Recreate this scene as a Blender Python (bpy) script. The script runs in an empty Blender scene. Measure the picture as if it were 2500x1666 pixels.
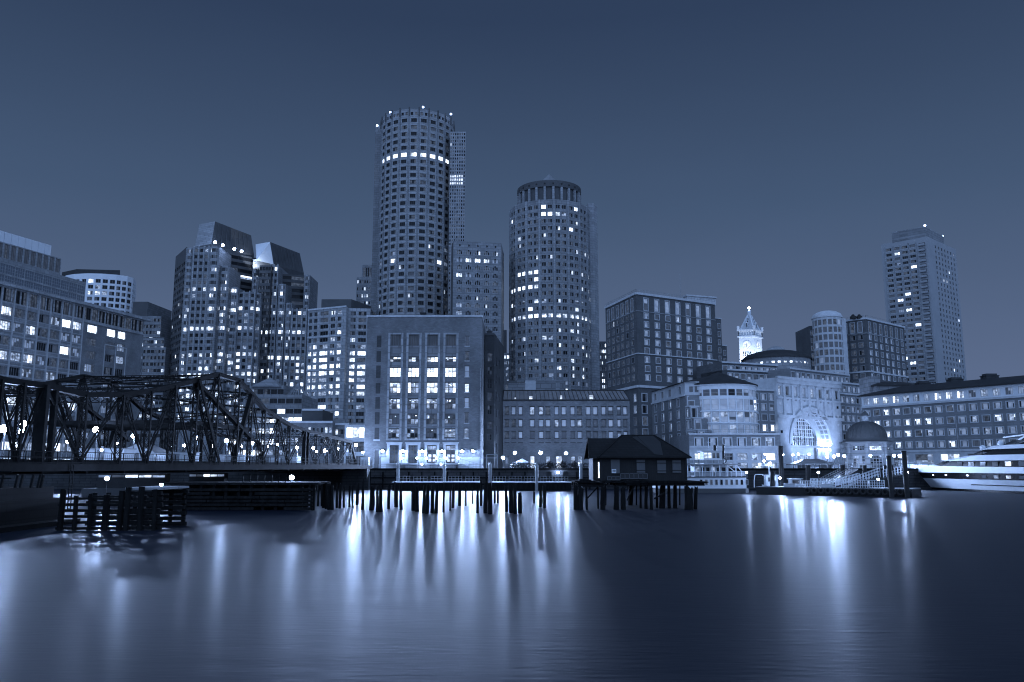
BEAMK = 1.9
WATER_ROUGH = .17
WATER_NEAR = .25
WATER_WIDE = .53
WATER_MIX = .93
SUN_E = 2.6
SKY = [(0., (.108, .152, .262)), (.1, (.104, .147, .256)), (.3, (.056, .094, .172)), (.5, (.027, .048, .100)), (1., (.012, .02, .046))]
LAMPK = 7.
import bpy, math, random
from mathutils import Matrix, Vector
random.seed(11)
SC = bpy.context.scene
COL = SC.collection
H, F, PT = 4.5, 2000.0, math.atan(307.0/2000.0)
CP, SP = math.cos(PT), math.sin(PT)
# ---- photograph measurements (2500 px wide) to metres: camera stands at (0,0,H), looks along +Y, tilted up by PT
def Zof(py, Y):
    k = (833-py)/F
    return H + Y*(k*CP+SP)/(CP-k*SP)
def Xof(px, Y, z): return (px-1250)/F*(Y*CP+(z-H)*SP)
def Yof(py, z):
    k = (833-py)/F; d = z-H
    return d*(CP-k*SP)/(k*CP+SP)
def U(px, py, Y):
    z = Zof(py, Y); return Vector((Xof(px, Y, z), Y, z))
def corner(px, py, z):
    Y = Yof(py, z); return (Xof(px, Y, z), Y)
def at(px, Y, z=H): return (Xof(px, Y, z), Y)
GZ = 3.8          # quay level
# ------------------------------------------------------------------ materials
def nodes(m):
    m.use_nodes = True; nt = m.node_tree
    return nt, nt.nodes['Principled BSDF']
def mat(name, v, rough=.7, var=.25, scale=.35, metal=0., tint=(.95, 1., 1.06), bump=0., bscale=6., spec=.3, stretch=None):
    m = bpy.data.materials.new(name); nt, b = nodes(m)
    N, L = nt.nodes.new, nt.links.new
    b.inputs['Roughness'].default_value = rough; b.inputs['Metallic'].default_value = metal
    b.inputs['Specular IOR Level'].default_value = spec
    geo = N('ShaderNodeNewGeometry'); src = geo.outputs['Position']
    if stretch:
        mp = N('ShaderNodeMapping'); mp.inputs['Scale'].default_value = stretch; L(src, mp.inputs[0]); src = mp.outputs[0]
    n1 = N('ShaderNodeTexNoise'); n1.inputs['Scale'].default_value = scale; n1.inputs['Detail'].default_value = 6; n1.inputs['Roughness'].default_value = .65
    L(src, n1.inputs['Vector'])
    r = N('ShaderNodeValToRGB'); e = r.color_ramp.elements
    e[0].position, e[1].position = .3, .7
    lo, hi = v*(1-var), v*(1+var)
    e[0].color = (lo*tint[0], lo*tint[1], lo*tint[2], 1); e[1].color = (hi*tint[0], hi*tint[1], hi*tint[2], 1)
    L(n1.outputs['Fac'], r.inputs[0]); L(r.outputs[0], b.inputs['Base Color'])
    if bump:
        n2 = N('ShaderNodeTexNoise'); n2.inputs['Scale'].default_value = bscale; n2.inputs['Detail'].default_value = 4; L(src, n2.inputs['Vector'])
        bp = N('ShaderNodeBump'); bp.inputs['Strength'].default_value = bump; bp.inputs['Distance'].default_value = .05
        L(n2.outputs['Fac'], bp.inputs['Height']); L(bp.outputs[0], b.inputs['Normal'])
    return m
def brick(name, v, mortar, bw=.5, bh=.16, var=.3):
    """courses of brick / block in world space with uneven weathering"""
    m = bpy.data.materials.new(name); nt, b = nodes(m); N, L = nt.nodes.new, nt.links.new
    b.inputs['Roughness'].default_value = .85; b.inputs['Specular IOR Level'].default_value = .2
    geo = N('ShaderNodeNewGeometry'); sx = N('ShaderNodeSeparateXYZ'); L(geo.outputs['Position'], sx.inputs[0])
    ad = N('ShaderNodeMath'); L(sx.outputs[0], ad.inputs[0]); L(sx.outputs[1], ad.inputs[1])
    cb = N('ShaderNodeCombineXYZ'); L(ad.outputs[0], cb.inputs[0]); L(sx.outputs[2], cb.inputs[1])
    bt = N('ShaderNodeTexBrick'); bt.inputs['Scale'].default_value = 1
    bt.inputs['Brick Width'].default_value = bw; bt.inputs['Row Height'].default_value = bh; bt.inputs['Mortar Size'].default_value = bh*.09
    t = (.95, 1, 1.06)
    for k, q in (('Color1', v*1.12), ('Color2', v*.86), ('Mortar', mortar)): bt.inputs[k].default_value = (q*t[0], q*t[1], q*t[2], 1)
    L(cb.outputs[0], bt.inputs['Vector'])
    n1 = N('ShaderNodeTexNoise'); n1.inputs['Scale'].default_value = .22; n1.inputs['Detail'].default_value = 7; n1.inputs['Roughness'].default_value = .7
    L(geo.outputs['Position'], n1.inputs['Vector'])
    mr = N('ShaderNodeMapRange'); mr.inputs['From Min'].default_value = .3; mr.inputs['From Max'].default_value = .7
    mr.inputs['To Min'].default_value = 1-var; mr.inputs['To Max'].default_value = 1+var; L(n1.outputs['Fac'], mr.inputs[0])
    mx = N('ShaderNodeMix'); mx.data_type = 'RGBA'; mx.blend_type = 'MULTIPLY'; mx.inputs['Factor'].default_value = 1
    L(bt.outputs['Color'], mx.inputs['A']); L(mr.outputs[0], mx.inputs['B']); L(mx.outputs['Result'], b.inputs['Base Color'])
    return m
LC = (.66, .78, 1.)
def glass(name, base, emit=0., lo=.4, scale=1.2, rough=.08):
    """window glass; what is lit behind it (lamps, blinds, furniture) as uneven emission"""
    m = bpy.data.materials.new(name); nt, b = nodes(m); N, L = nt.nodes.new, nt.links.new
    b.inputs['Base Color'].default_value = (base*.9, base, base*1.15, 1); b.inputs['Roughness'].default_value = rough
    b.inputs['Specular IOR Level'].default_value = .18
    if emit:
        geo = N('ShaderNodeNewGeometry'); mp = N('ShaderNodeMapping'); mp.inputs['Scale'].default_value = (1, 1, 1.5); L(geo.outputs['Position'], mp.inputs[0])
        n1 = N('ShaderNodeTexNoise'); n1.inputs['Scale'].default_value = scale; n1.inputs['Detail'].default_value = 3; L(mp.outputs[0], n1.inputs['Vector'])
        mr = N('ShaderNodeMapRange'); mr.inputs['From Min'].default_value = .38; mr.inputs['From Max'].default_value = .62
        mr.inputs['To Min'].default_value = emit*lo; mr.inputs['To Max'].default_value = emit*1.25; L(n1.outputs['Fac'], mr.inputs[0])
        b.inputs['Emission Color'].default_value = (*(LC if emit > .9 else DIMC), 1); L(mr.outputs[0], b.inputs['Emission Strength'])
        m.cycles.emission_sampling = 'NONE'
    return m
LAMPC = (.41, .58, 1.)
DIMC = (.5, .66, 1.)
def lampmat(name, s, col=LAMPC):
    m = bpy.data.materials.new(name); nt, b = nodes(m)
    b.inputs['Base Color'].default_value = (.8, .8, .8, 1)
    b.inputs['Emission Color'].default_value = (*col, 1); b.inputs['Emission Strength'].default_value = s
    return m
M = {}
M['g0'] = glass('glass_dark', .02)
M['g1'] = glass('glass_dim', .04, .1, .3, .8)
M['g2'] = glass('glass_blind', .35, .23, .6, .5, .35)
M['g3'] = glass('glass_mid', .1, .65, .25, 1.1)
M['g4'] = glass('glass_lit', .1, 1.5, .35, .9)
M['g5'] = glass('glass_hot', .1, 4.2, .55, .7)
M['g7'] = glass('glass_pale', .2, 0, rough=.2)
M['uplight'] = lampmat('uplight_glow', 300.)
M['lampw'] = lampmat('wall_lamp_glow', 230.)
M['lightgrey'] = brick('light_stone_panels', .4, .28, 2.0, 1.6, .18)
M['g6'] = glass('glass_grey', .10, .045, .6, .5, .12)
M['white'] = mat('painted_white', .8, .5, .06)
M['pale'] = mat('pale_stone', .58, .8, .16, .5)
M['paleframe'] = mat('pale_frame', .42, .6, .05)
M['grey'] = brick('grey_stone_panels', .34, .24, 2.6, 1.25, .2)
M['midgrey'] = brick('concrete_panels', .27, .19, 2.9, 1.3, .22)
M['darkgrey'] = mat('dark_metal_cladding', .085, .5, .15, .3)
M['roof'] = mat('dark_roof', .035, .6, .3, .5)
M['black'] = mat('black_paint', .02, .5, .2)
M['steel'] = mat('bridge_steel', .012, .75, .5, .6, spec=.05)
M['steelpale'] = mat('pale_steel', .35, .45, .15, 1., metal=.2)
M['brickc'] = brick('weathered_brick', .2, .165, .6, .2, .4)
M['brickn'] = brick('old_brick', .2, .17, .5, .18, .3)
M['brickd'] = brick('dark_brick', .125, .105, .6, .2, .2)
M['brickw'] = brick('wharf_brick', .24, .2, .6, .2, .15)
M['brickm'] = brick('side_brick', .07, .06, .5, .18, .3)
M['granite'] = brick('granite_blocks', .007, .003, 1.9, .62, .45)
M['seawall'] = brick('seawall_blocks', .05, .025, 2.2, .55, .5)
M['underside'] = mat('underside_steel', .008, .9, .5, .6, spec=.05)
M['timber'] = mat('weathered_timber', .011, .95, .6, 2.5, spec=.1, bump=.6, bscale=9, stretch=(1, 1, .15))
M['plank'] = mat('old_planks', .015, .95, .6, 1.5, spec=.1, bump=.5, bscale=5)
M['paving'] = mat('quay_paving', .3, .85, .25, .4)
M['asphalt'] = mat('asphalt', .22, .85, .2, .4)
M['concrete'] = mat('pale_cast_concrete', .36, .8, .08, .1)
M['lamp'] = lampmat('lamp_glow', 170.)
M['lamps'] = lampmat('lamp_glow_small', 75.)
M['lampb'] = lampmat('lamp_glow_strong', 320.)
M['beacon'] = lampmat('beacon_glow', 14.)
# ------------------------------------------------------------------ mesh building
class MB:
    def __init__(s): s.v, s.f, s.m = [], [], []
    def poly(s, pts, mi=0):
        n = len(s.v); s.v.extend([tuple(p) for p in pts]); s.f.append(tuple(range(n, n+len(pts)))); s.m.append(mi)
    def box(s, x0, x1, y0, y1, z0, z1, mi=0):
        n = len(s.v)
        s.v.extend([(x0,y0,z0),(x1,y0,z0),(x1,y1,z0),(x0,y1,z0),(x0,y0,z1),(x1,y0,z1),(x1,y1,z1),(x0,y1,z1)])
        for q in ((0,3,2,1),(4,5,6,7),(0,1,5,4),(1,2,6,5),(2,3,7,6),(3,0,4,7)): s.f.append(tuple(n+i for i in q)); s.m.append(mi)
    def cbox(s, c, sz, mi=0, ang=0.):
        n = len(s.v); ca, sa = math.cos(ang), math.sin(ang)
        for dz in (-.5, .5):
            for dx, dy in ((-.5,-.5),(.5,-.5),(.5,.5),(-.5,.5)):
                x, y = dx*sz[0], dy*sz[1]
                s.v.append((c[0]+x*ca-y*sa, c[1]+x*sa+y*ca, c[2]+dz*sz[2]))
        for q in ((0,3,2,1),(4,5,6,7),(0,1,5,4),(1,2,6,5),(2,3,7,6),(3,0,4,7)): s.f.append(tuple(n+i for i in q)); s.m.append(mi)
    def bar(s, p, q, w, h=None, mi=0):
        p, q = Vector(p), Vector(q); h = h or w; d = q-p
        if d.length < 1e-5: return
        d.normalize(); up = Vector((0,0,1)) if abs(d.z) < .95 else Vector((0,1,0))
        a = d.cross(up).normalized()*w/2; b = a.cross(d).normalized()*h/2; n = len(s.v)
        for e in (p, q):
            for t in (-a-b, a-b, a+b, -a+b): s.v.append(tuple(e+t))
        for k in ((0,3,2,1),(4,5,6,7),(0,1,5,4),(1,2,6,5),(2,3,7,6),(3,0,4,7)): s.f.append(tuple(n+i for i in k)); s.m.append(mi)
    def tube(s, p, q, r, n=8, mi=0, r2=None, caps=True):
        p, q = Vector(p), Vector(q); r2 = r if r2 is None else r2; d = (q-p).normalized()
        up = Vector((0,0,1)) if abs(d.z) < .95 else Vector((0,1,0)); a = d.cross(up).normalized(); b = a.cross(d); k = len(s.v)
        for e, rr in ((p, r), (q, r2)):
            for i in range(n):
                t = 2*math.pi*i/n; s.v.append(tuple(e+a*math.cos(t)*rr+b*math.sin(t)*rr))
        for i in range(n):
            j = (i+1) % n; s.f.append((k+i, k+n+i, k+n+j, k+j)); s.m.append(mi)
        if caps:
            s.f.append(tuple(k+i for i in range(n))); s.m.append(mi)
            s.f.append(tuple(k+n+i for i in reversed(range(n)))); s.m.append(mi)
    def prism(s, pts, z0, z1, mi=0, mt=None, bottom=False):
        n = len(pts)
        for i in range(n):
            a, b = pts[i], pts[(i+1) % n]; s.poly([(a[0],a[1],z0),(b[0],b[1],z0),(b[0],b[1],z1),(a[0],a[1],z1)], mi)
        s.poly([(p[0],p[1],z1) for p in pts], mi if mt is None else mt)
        if bottom: s.poly([(p[0],p[1],z0) for p in reversed(pts)], mi)
    def lathe(s, prof, n=24, c=(0,0), mi=0, a0=0., a1=2*math.pi, mis=None):
        full = abs(a1-a0-2*math.pi) < 1e-6; k = len(s.v); cols = n if full else n+1
        for i in range(cols):
            t = a0+(a1-a0)*i/n
            for r, z in prof: s.v.append((c[0]+r*math.cos(t), c[1]+r*math.sin(t), z))
        m = len(prof)
        for i in range(n):
            j = (i+1) % cols
            for q in range(m-1):
                s.f.append((k+i*m+q, k+j*m+q, k+j*m+q+1, k+i*m+q+1)); s.m.append(mis[q] if mis else mi)
    def sphere(s, c, r, n=10, mi=0, sz=1.):
        prof = [(max(1e-4, r*math.sin(math.pi*i/(n//2+1))), c[2]-r*sz*math.cos(math.pi*i/(n//2+1))) for i in range(n//2+2)]
        s.lathe(prof, n, (c[0], c[1]), mi)
    def add(s, mesh_data, Mx, remap):
        v, f, m = mesh_data; n = len(s.v); s.v.extend([tuple(Mx @ Vector(p)) for p in v])
        for q, mi in zip(f, m): s.f.append(tuple(n+i for i in q)); s.m.append(remap[mi])
    def mesh(s, name, mats, smooth=False):
        me = bpy.data.meshes.new(name); me.from_pydata(s.v, [], s.f)
        for q in mats: me.materials.append(M[q] if isinstance(q, str) else q)
        me.polygons.foreach_set('material_index', s.m)
        if smooth: me.polygons.foreach_set('use_smooth', [True]*len(s.f))
        me.update(); return me
    def build(s, name, mats, parent=None, smooth=False):
        if isinstance(mats, str): mats = [mats]
        o = bpy.data.objects.new(name, s.mesh(name, mats, smooth)); COL.objects.link(o)
        if parent: adopt(o, parent)
        return o
ROOTLOC = {}
def adopt(o, parent):
    o.parent = parent
    l = ROOTLOC.get(parent.name)
    if l is not None: o.matrix_parent_inverse = Matrix.Translation(-Vector(l))
def tag(o, label, cat, group=None):
    o['label'] = label; o['category'] = cat
    if group: o['group'] = group
    return o
def thing(name, label, cat, loc=(0,0,0), group=None):
    o = bpy.data.objects.new(name, None); COL.objects.link(o); o.location = loc; ROOTLOC[o.name] = tuple(loc); o.empty_display_size = .5
    return tag(o, label, cat, group)
def beam(parent, p, power, aim=(0, -1, -.06), cone=2.5, size=.25):
    """extra spot light added beside a lamp to brighten what it is aimed at"""
    l = bpy.data.lights.new('beam', 'SPOT'); l.energy = power*BEAMK; l.color = LAMPC; l.spot_size = cone; l.spot_blend = .7; l.shadow_soft_size = size
    o = bpy.data.objects.new('beam', l); COL.objects.link(o); adopt(o, parent); o.matrix_basis = Matrix.Translation(Vector(p)+Vector((0, -size-.35, 0))) @ Vector(aim).to_track_quat('-Z', 'Y').to_matrix().to_4x4(); return o
def struct(o, kind='structure'):
    o['kind'] = kind; return o
# ------------------------------------------------------------------ windows
STY = {}
def sty(name, fw=.1, nx=2, nz=1, mw=.07, sur=0., proj=.06, frame='paleframe', surm='paleframe', special=None, sill=0.):
    STY[name] = dict(fw=fw, nx=nx, nz=nz, mw=mw, sur=sur, proj=proj, frame=frame, surm=surm, special=special, sill=sill)
MIX = {'dark': ('g0','g0','g0','g0','g1'), 'dim': ('g1','g1','g0','g6'), 'blind': ('g2','g2','g2','g6'), 'grey': ('g6','g6','g6','g1'),
       'mid': ('g3','g3','g2','g1'), 'lit': ('g4','g4','g4','g3','g5'), 'hot': ('g5','g5','g5','g4'), 'pg': ('g7',), 'spot': ('g0','g4','g0','g1'), 'curt': ('g2','g2','g3')}
WM = {}
def win_data(st, w, h, state, var, depth):
    key = (st, round(w,2), round(h,2), state, var, round(depth,2))
    if key in WM: return key
    S = STY[st]; mb = MB(); names = []
    def mi(n):
        if n not in names: names.append(n)
        return names.index(n)
    rng = random.Random(str(key)); y = depth; fw, mw = S['fw'], S['mw']; F0 = mi(S['frame'])
    x0, x1 = -w/2, w/2
    if fw > 0:
        mb.box(x0, x1, y-.1, y+.05, 0, fw, F0); mb.box(x0, x1, y-.1, y+.05, h-fw, h, F0)
        mb.box(x0, x0+fw, y-.1, y+.05, fw, h-fw, F0); mb.box(x1-fw, x1, y-.1, y+.05, fw, h-fw, F0)
    nx, nz = S['nx'], S['nz']; iw, ih = (w-2*fw), (h-2*fw)
    tri = S['special'] == 'tri'; fx = [0, .17, .83, 1] if tri else [i/nx for i in range(nx+1)]
    for i in range(nx):
        for j in range(nz):
            g = rng.choice(MIX[state])
            if tri and i != 1: g = rng.choice(('g0', 'g6', 'g1'))
            a, b = x0+fw+iw*fx[i], x0+fw+iw*fx[i+1]; c, d = fw+ih*j/nz, fw+ih*(j+1)/nz
            if state in ('blind', 'mid', 'lit') and rng.random() < .35 and d-c > .8:   # a half drawn blind
                t = c+(d-c)*rng.uniform(.4, .75); g2 = rng.choice(MIX[state])
                mb.poly([(a,y,c),(b,y,c),(b,y,t),(a,y,t)], mi(g)); mb.poly([(a,y,t),(b,y,t),(b,y,d),(a,y,d)], mi(g2))
            else: mb.poly([(a,y,c),(b,y,c),(b,y,d),(a,y,d)], mi(g))
    if mw > 0:
        for i in range(1, nx):
            x = x0+fw+iw*fx[i]; mb.box(x-mw/2, x+mw/2, y-.07, y+.02, fw, h-fw, F0)
        for j in range(1, nz):
            z = fw+ih*j/nz; mb.box(x0+fw, x1-fw, y-.06, y+.02, z-mw/2, z+mw/2, F0)
    s = S['sur']
    if s > 0:
        p = S['proj']; q = mi(S['surm'])
        mb.box(x0-s, x1+s, -p, .04, -s, 0, q); mb.box(x0-s, x1+s, -p, .04, h, h+s, q)
        mb.box(x0-s, x0, -p, .04, 0, h, q); mb.box(x1, x1+s, -p, .04, 0, h, q)
    if S['sill'] > 0:
        q = mi(S['surm']); mb.box(x0-.15, x1+.15, -.12, .04, -S['sill'], 0, q)
    if S['special'] == 'arch':      # round-headed centre light with side lights: pale outline
        q = mi(S['surm']); r = w*.2; zc = h*.98; p = .07; t = .13
        mb.box(x0-.12, x0, -p, .04, -.1, h*.8, q); mb.box(x1, x1+.12, -p, .04, -.1, h*.8, q)
        mb.box(x0-.12, x1+.12, -p, .04, -.24, -.1, q)
        for a, b in ((x0-.12, -r), (r, x1+.12)): mb.box(a, b, -p, .04, h*.8, h*.8+t, q)
        pts = [(r*math.cos(math.pi*i/8), zc+r*math.sin(math.pi*i/8)) for i in range(9)]; po = [((r+t)*math.cos(math.pi*i/8), zc+(r+t)*math.sin(math.pi*i/8)) for i in range(9)]
        for i in range(8):
            mb.poly([(pts[i][0],-p,pts[i][1]),(po[i][0],-p,po[i][1]),(po[i+1][0],-p,po[i+1][1]),(pts[i+1][0],-p,pts[i+1][1])], q)
        mb.poly([(a,-p*.5,b) for a, b in [(r,h-.05)]+pts+[(-r,h-.05)]], mi('g0'))
    WM[key] = (mb.v, mb.f, mb.m, names); return key
WMESH = {}
def win_mesh(key, name):
    if (key, name) not in WMESH:
        v, f, m, names = WM[key]; b = MB(); b.v, b.f, b.m = v, f, m; WMESH[(key, name)] = b.mesh(name, names)
    return WMESH[(key, name)]
class Bld:
    """one building: an Empty at its base, a wall mesh with real openings, windows as parts"""
    def __init__(s, name, label, loc, mats, cat='building'):
        s.root = thing(name, label, cat, (loc[0], loc[1], GZ)); s.w = MB(); s.mats = list(mats); s.wins = []; s.rng = random.Random(label); s.trim = MB(); s.tmats = []
        s.winname = 'window'
    def facade(s, a, b, z0, z1, rows=(), cols=(), st='plain', state='dark', depth=.3, wm=0, zvis=-1e9):
        a, b = Vector(a[:2]), Vector(b[:2]); d = b-a; Ln = d.length; d.normalize(); n = Vector((d.y, -d.x)); w = s.w
        rows = sorted([(max(r0,z0), min(r1,z1)) for r0, r1 in rows if r1 <= z1+1e-4 and r0 >= z0-1e-4]); cols = sorted(cols)
        def P(u, z, dep=0.): q = a+d*u-n*dep; return (q.x, q.y, z)
        zc = z0
        for r0, r1 in rows:
            if r0 > zc+1e-4: w.poly([P(0,zc),P(Ln,zc),P(Ln,r0),P(0,r0)], wm)
            uc = 0.
            for u0, u1 in cols:
                if u0 > uc+1e-4: w.poly([P(uc,r0),P(u0,r0),P(u0,r1),P(uc,r1)], wm)
                w.poly([P(u0,r0),P(u1,r0),P(u1,r0,depth),P(u0,r0,depth)], wm); w.poly([P(u0,r1,depth),P(u1,r1,depth),P(u1,r1),P(u0,r1)], wm)
                w.poly([P(u0,r0),P(u0,r0,depth),P(u0,r1,depth),P(u0,r1)], wm); w.poly([P(u1,r0,depth),P(u1,r0),P(u1,r1),P(u1,r1,depth)], wm)
                uc = u1
            if uc < Ln-1e-4: w.poly([P(uc,r0),P(Ln,r0),P(Ln,r1),P(uc,r1)], wm)
            zc = r1
        if zc < z1-1e-4: w.poly([P(0,zc),P(Ln,zc),P(Ln,z1),P(0,z1)], wm)
        ang = math.atan2(d.y, d.x); nr = len(rows)
        for ri, (r0, r1) in enumerate(rows):
            for ci, (u0, u1) in enumerate(cols):
                if callable(state): stt = state(nr-1-ri, ci, s.rng)
                elif isinstance(state, str): stt = state
                else:
                    ks = list(state.keys()); stt = s.rng.choices(ks, [state[k] for k in ks])[0]
                if stt is None: continue
                style = st
                if isinstance(stt, tuple): style, stt = stt
                key = win_data(style, u1-u0, r1-r0, stt, s.rng.randrange(3), depth)
                p = a+d*(u0+u1)/2; Mx = Matrix.Translation((p.x, p.y, r0)) @ Matrix.Rotation(ang, 4, 'Z')
                view = Vector((-p.x, -p.y)); c = n.dot(view.normalized())
                sc = (u1-u0)*(r1-r0)*max(c, .0)/view.length_squared*(1 if r0 >= zvis else .01)
                s.wins.append((sc, key, Mx))
    def band(s, a, b, z0, z1, proj, m, inset=.1):
        """a moulding, cornice or fin lying on the wall line a-b"""
        a, b = Vector(a[:2]), Vector(b[:2]); d = (b-a).normalized(); n = Vector((d.y, -d.x))
        if m not in s.tmats: s.tmats.append(m)
        q = s.tmats.index(m); e = [a-n*inset, b-n*inset, b+n*proj, a+n*proj]
        s.trim.prism([(p.x,p.y) for p in reversed(e)][::-1], z0, z1, q, bottom=True)
    def fin(s, a, b, u, wd, z0, z1, proj, m):
        A, B_ = Vector(a[:2]), Vector(b[:2]); d = (B_-A).normalized()
        s.band(A+d*(u-wd/2), A+d*(u+wd/2), z0, z1, proj, m)
    def cap(s, pts, z, wm=0): s.w.poly([(p[0],p[1],z) for p in pts], wm)
    def part(s, name, mb, mats, smooth=False): return mb.build(name, mats, s.root, smooth)
    def finish(s, limit=100, trim='moulding'):
        s.w.build('wall', s.mats, s.root)
        if s.trim.f: s.trim.build(trim, s.tmats, s.root)
        s.wins.sort(key=lambda t: -t[0]); base = Matrix.Translation(-Vector((ROOTLOC[s.root.name])))
        for sc, key, Mx in s.wins[:limit]:
            o = bpy.data.objects.new(s.winname, win_mesh(key, s.winname)); COL.objects.link(o); o.parent = s.root; o.matrix_parent_inverse = base; o.matrix_basis = Mx
        rest = s.wins[limit:]
        if rest:
            mb = MB(); names = []
            for sc, key, Mx in rest:
                v, f, m, nm = WM[key]
                for q in nm:
                    if q not in names: names.append(q)
                mb.add((v, f, m), Mx, [names.index(q) for q in nm])
            o = mb.build('distant_windows', names, s.root); o['kind'] = 'stuff'
def rows_down(ztop, pitch, n, h): return [(ztop-pitch*i-h, ztop-pitch*i) for i in range(n)]
def cols_even(L, n, w, m0=0., m1=None):
    m1 = m0 if m1 is None else m1; p = (L-m0-m1)/n
    return [(m0+p*(i+.5)-w/2, m0+p*(i+.5)+w/2) for i in range(n)]
def dist(a, b): return math.hypot(b[0]-a[0], b[1]-a[1])
def proj(x, y, z):
    d = z-H; f = y*CP+d*SP; return 1250+F*x/f, 833-F*(d*CP-y*SP)/f
def u_on(a, b, px, z):
    """metres along the line a-b at which photo column px is met (at height z)"""
    lo, hi = -60., dist(a, b)+60
    for _ in range(50):
        m = (lo+hi)/2; p = lerp(a, b, m/dist(a, b))
        if proj(p[0], p[1], z)[0] < px: lo = m
        else: hi = m
    return m
def lerp(a, b, t): return (a[0]+(b[0]-a[0])*t, a[1]+(b[1]-a[1])*t)
def off(a, b, o):
    """points a,b moved o metres towards the outside (street side) of the line a-b"""
    d = (Vector(b[:2])-Vector(a[:2])).normalized(); n = Vector((d.y, -d.x))*o
    return (a[0]+n.x, a[1]+n.y), (b[0]+n.x, b[1]+n.y)
sty('plain'); sty('single', nx=1); sty('three', nx=3, fw=.08, mw=.08); sty('ribbon', fw=.05, nx=2, mw=.06, frame='darkgrey')
sty('dkbig', fw=.08, nx=2, nz=2, frame='darkgrey')
sty('triple_border', fw=.14, nx=3, nz=1, mw=.12, sur=.16, proj=.05, frame='darkgrey')
sty('pair', fw=.09, nx=2, nz=1, mw=.12, sur=.1, proj=.04)
sty('fins', fw=.06, nx=5, nz=1, mw=.22, frame='midgrey')
sty('band_glass', fw=.06, nx=3, nz=1, mw=.1, frame='darkgrey')
sty('curtainwall', fw=.06, nx=4, nz=3, mw=.09, frame='paleframe')
sty('palladian', fw=.0, nx=3, nz=1, mw=.22, frame='paleframe', special='arch')
sty('louvre', fw=.1, nx=6, nz=1, mw=.3, frame='midgrey')
def W(**k): return k
def beacon(name, label, px, py, Y, r=.35, mast=1.2, group=None, cat='beacon light', m='beacon'):
    p = U(px, py, Y); t = thing(name, label, cat, (p.x, p.y, p.z-mast), group)
    b = MB(); b.sphere(p, r, 8); b.build('lens', m, t)
    b = MB(); b.tube((p.x,p.y,p.z-mast), (p.x,p.y,p.z-r*.8), r*.35, 6); b.build('stem', 'darkgrey', t)
    return t
# ---------------------------------------------------------------- long brick and glass office block at the left edge
z = Zof(782, 300); aR = corner(352, 780, z); aL = corner(-60, 677, z); L = dist(aL, aR)
A = Bld('office_building', 'long brick and glass office block with stepped glass upper floors at the far left', aR, ['midgrey', 'grey', 'brickn', 'white'])
dA = (Vector(aR)-Vector(aL)).normalized(); nA = Vector((dA.y, -dA.x)); back = tuple(Vector(aR)-nA*45); backL = tuple(Vector(aL)-nA*45)
uq = lambda px, py: (Vector(corner(px, py, z))-Vector(aL)).dot(dA)
u_br = uq(233, 742)
brk = tuple(Vector(aL)+dA*u_br)
def a_state(r, c, g):
    if r > 8: return g.choice(['lit', 'hot', 'mid', 'lit'])
    return g.choices(['dark', 'dim', 'mid', 'lit', 'hot', 'blind'], [3, 3, 2.6, 1.6, .6, 1.6])[0]
rw = rows_down(z-6.4, 4.45, 10, 2.6); sty('office3', fw=.1, nx=4, nz=1, mw=.1, frame='midgrey')
sty('spandrel', fw=.05, nx=4, nz=1, mw=.1, frame='midgrey')
nb = 9; pb = u_br/nb
A.facade(aL, brk, GZ, z-5.4, rw+[(GZ+.3, GZ+3.2)], [(pb*i+.5, pb*i+4.2) for i in range(nb)], 'office3', a_state, .35, 0, Zof(905, 270))
A.facade(*off(aL, aR, .0), z-5.4, z-.5, [(z-4.9, z-.9)], cols_even(L, 22, L/22-.5), 'band_glass', W(dark=6, dim=3, grey=2), .3, 1)
for i in range(nb+1):
    A.fin(aL, brk, min(max(pb*i, .2), u_br-.2), .28, GZ, z-.5, .35, 'paleframe')
    if i < nb: A.fin(aL, brk, pb*i+4.45, .2, GZ, z-.5, .25, 'paleframe')
for r0, r1 in rw[:9]:
    A.band(aL, brk, r0-1.5, r0-1.32, .16, 'paleframe'); A.band(aL, brk, r0-.35, r0-.2, .16, 'paleframe')
Lb = L-u_br
A.facade(brk, aR, GZ, z-5.4, rw, [(2.2, 6.6), (11.2, 15.2), (16.4, 20.2)], 'office3', lambda r, c, g: ('hot' if r == 0 else g.choice(['dim','mid','grey','blind','dark'])), .35, 2, Zof(905, 280))
A.band(lerp(brk, aR, 10.4/Lb), lerp(brk, aR, 21/Lb), z-12.2, z-11.9, .2, 'paleframe')
for u in (10.5, 15.8, 20.9): A.fin(brk, aR, u, .25, GZ, z-12, .2, 'paleframe')
A.band(aL, tuple(Vector(aR)+dA*2.5), z-.5, z+.5, 1.6, 'grey'); A.band(brk, aR, z-6, z-5.4, .3, 'grey')
A.w.prism([aL, aR, back, backL], z-.2, z, 0); A.facade(aR, back, GZ, z, [], [], wm=0)
A.facade(backL, aL, GZ, z)
z2 = Zof(742, 318); t1 = corner(210, 690, z2+13); t2 = corner(-60, 612, z2+13)
zt1 = z2+13; t1b = tuple(Vector(t1)-nA*28); t2b = tuple(Vector(t2)-nA*28)
A.facade(t2, t1, z-.1, zt1, [(z+.6+4.2*i, z+4.2+4.2*i) for i in range(int((zt1-z-.5)/4.2))], cols_even(dist(t1,t2), 12, dist(t1,t2)/12-.3), 'curtainwall', 'pg', .15, 1)
A.facade(t1, t1b, z-.1, zt1, [], [], wm=1); A.cap([t2, t1, t1b, t2b], zt1, 1)
zt2 = zt1+13; q1 = corner(150, 632, zt2); q2 = corner(-60, 572, zt2); q1b = tuple(Vector(q1)-nA*22); q2b = tuple(Vector(q2)-nA*22); Lq = dist(q1, q2)
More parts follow.
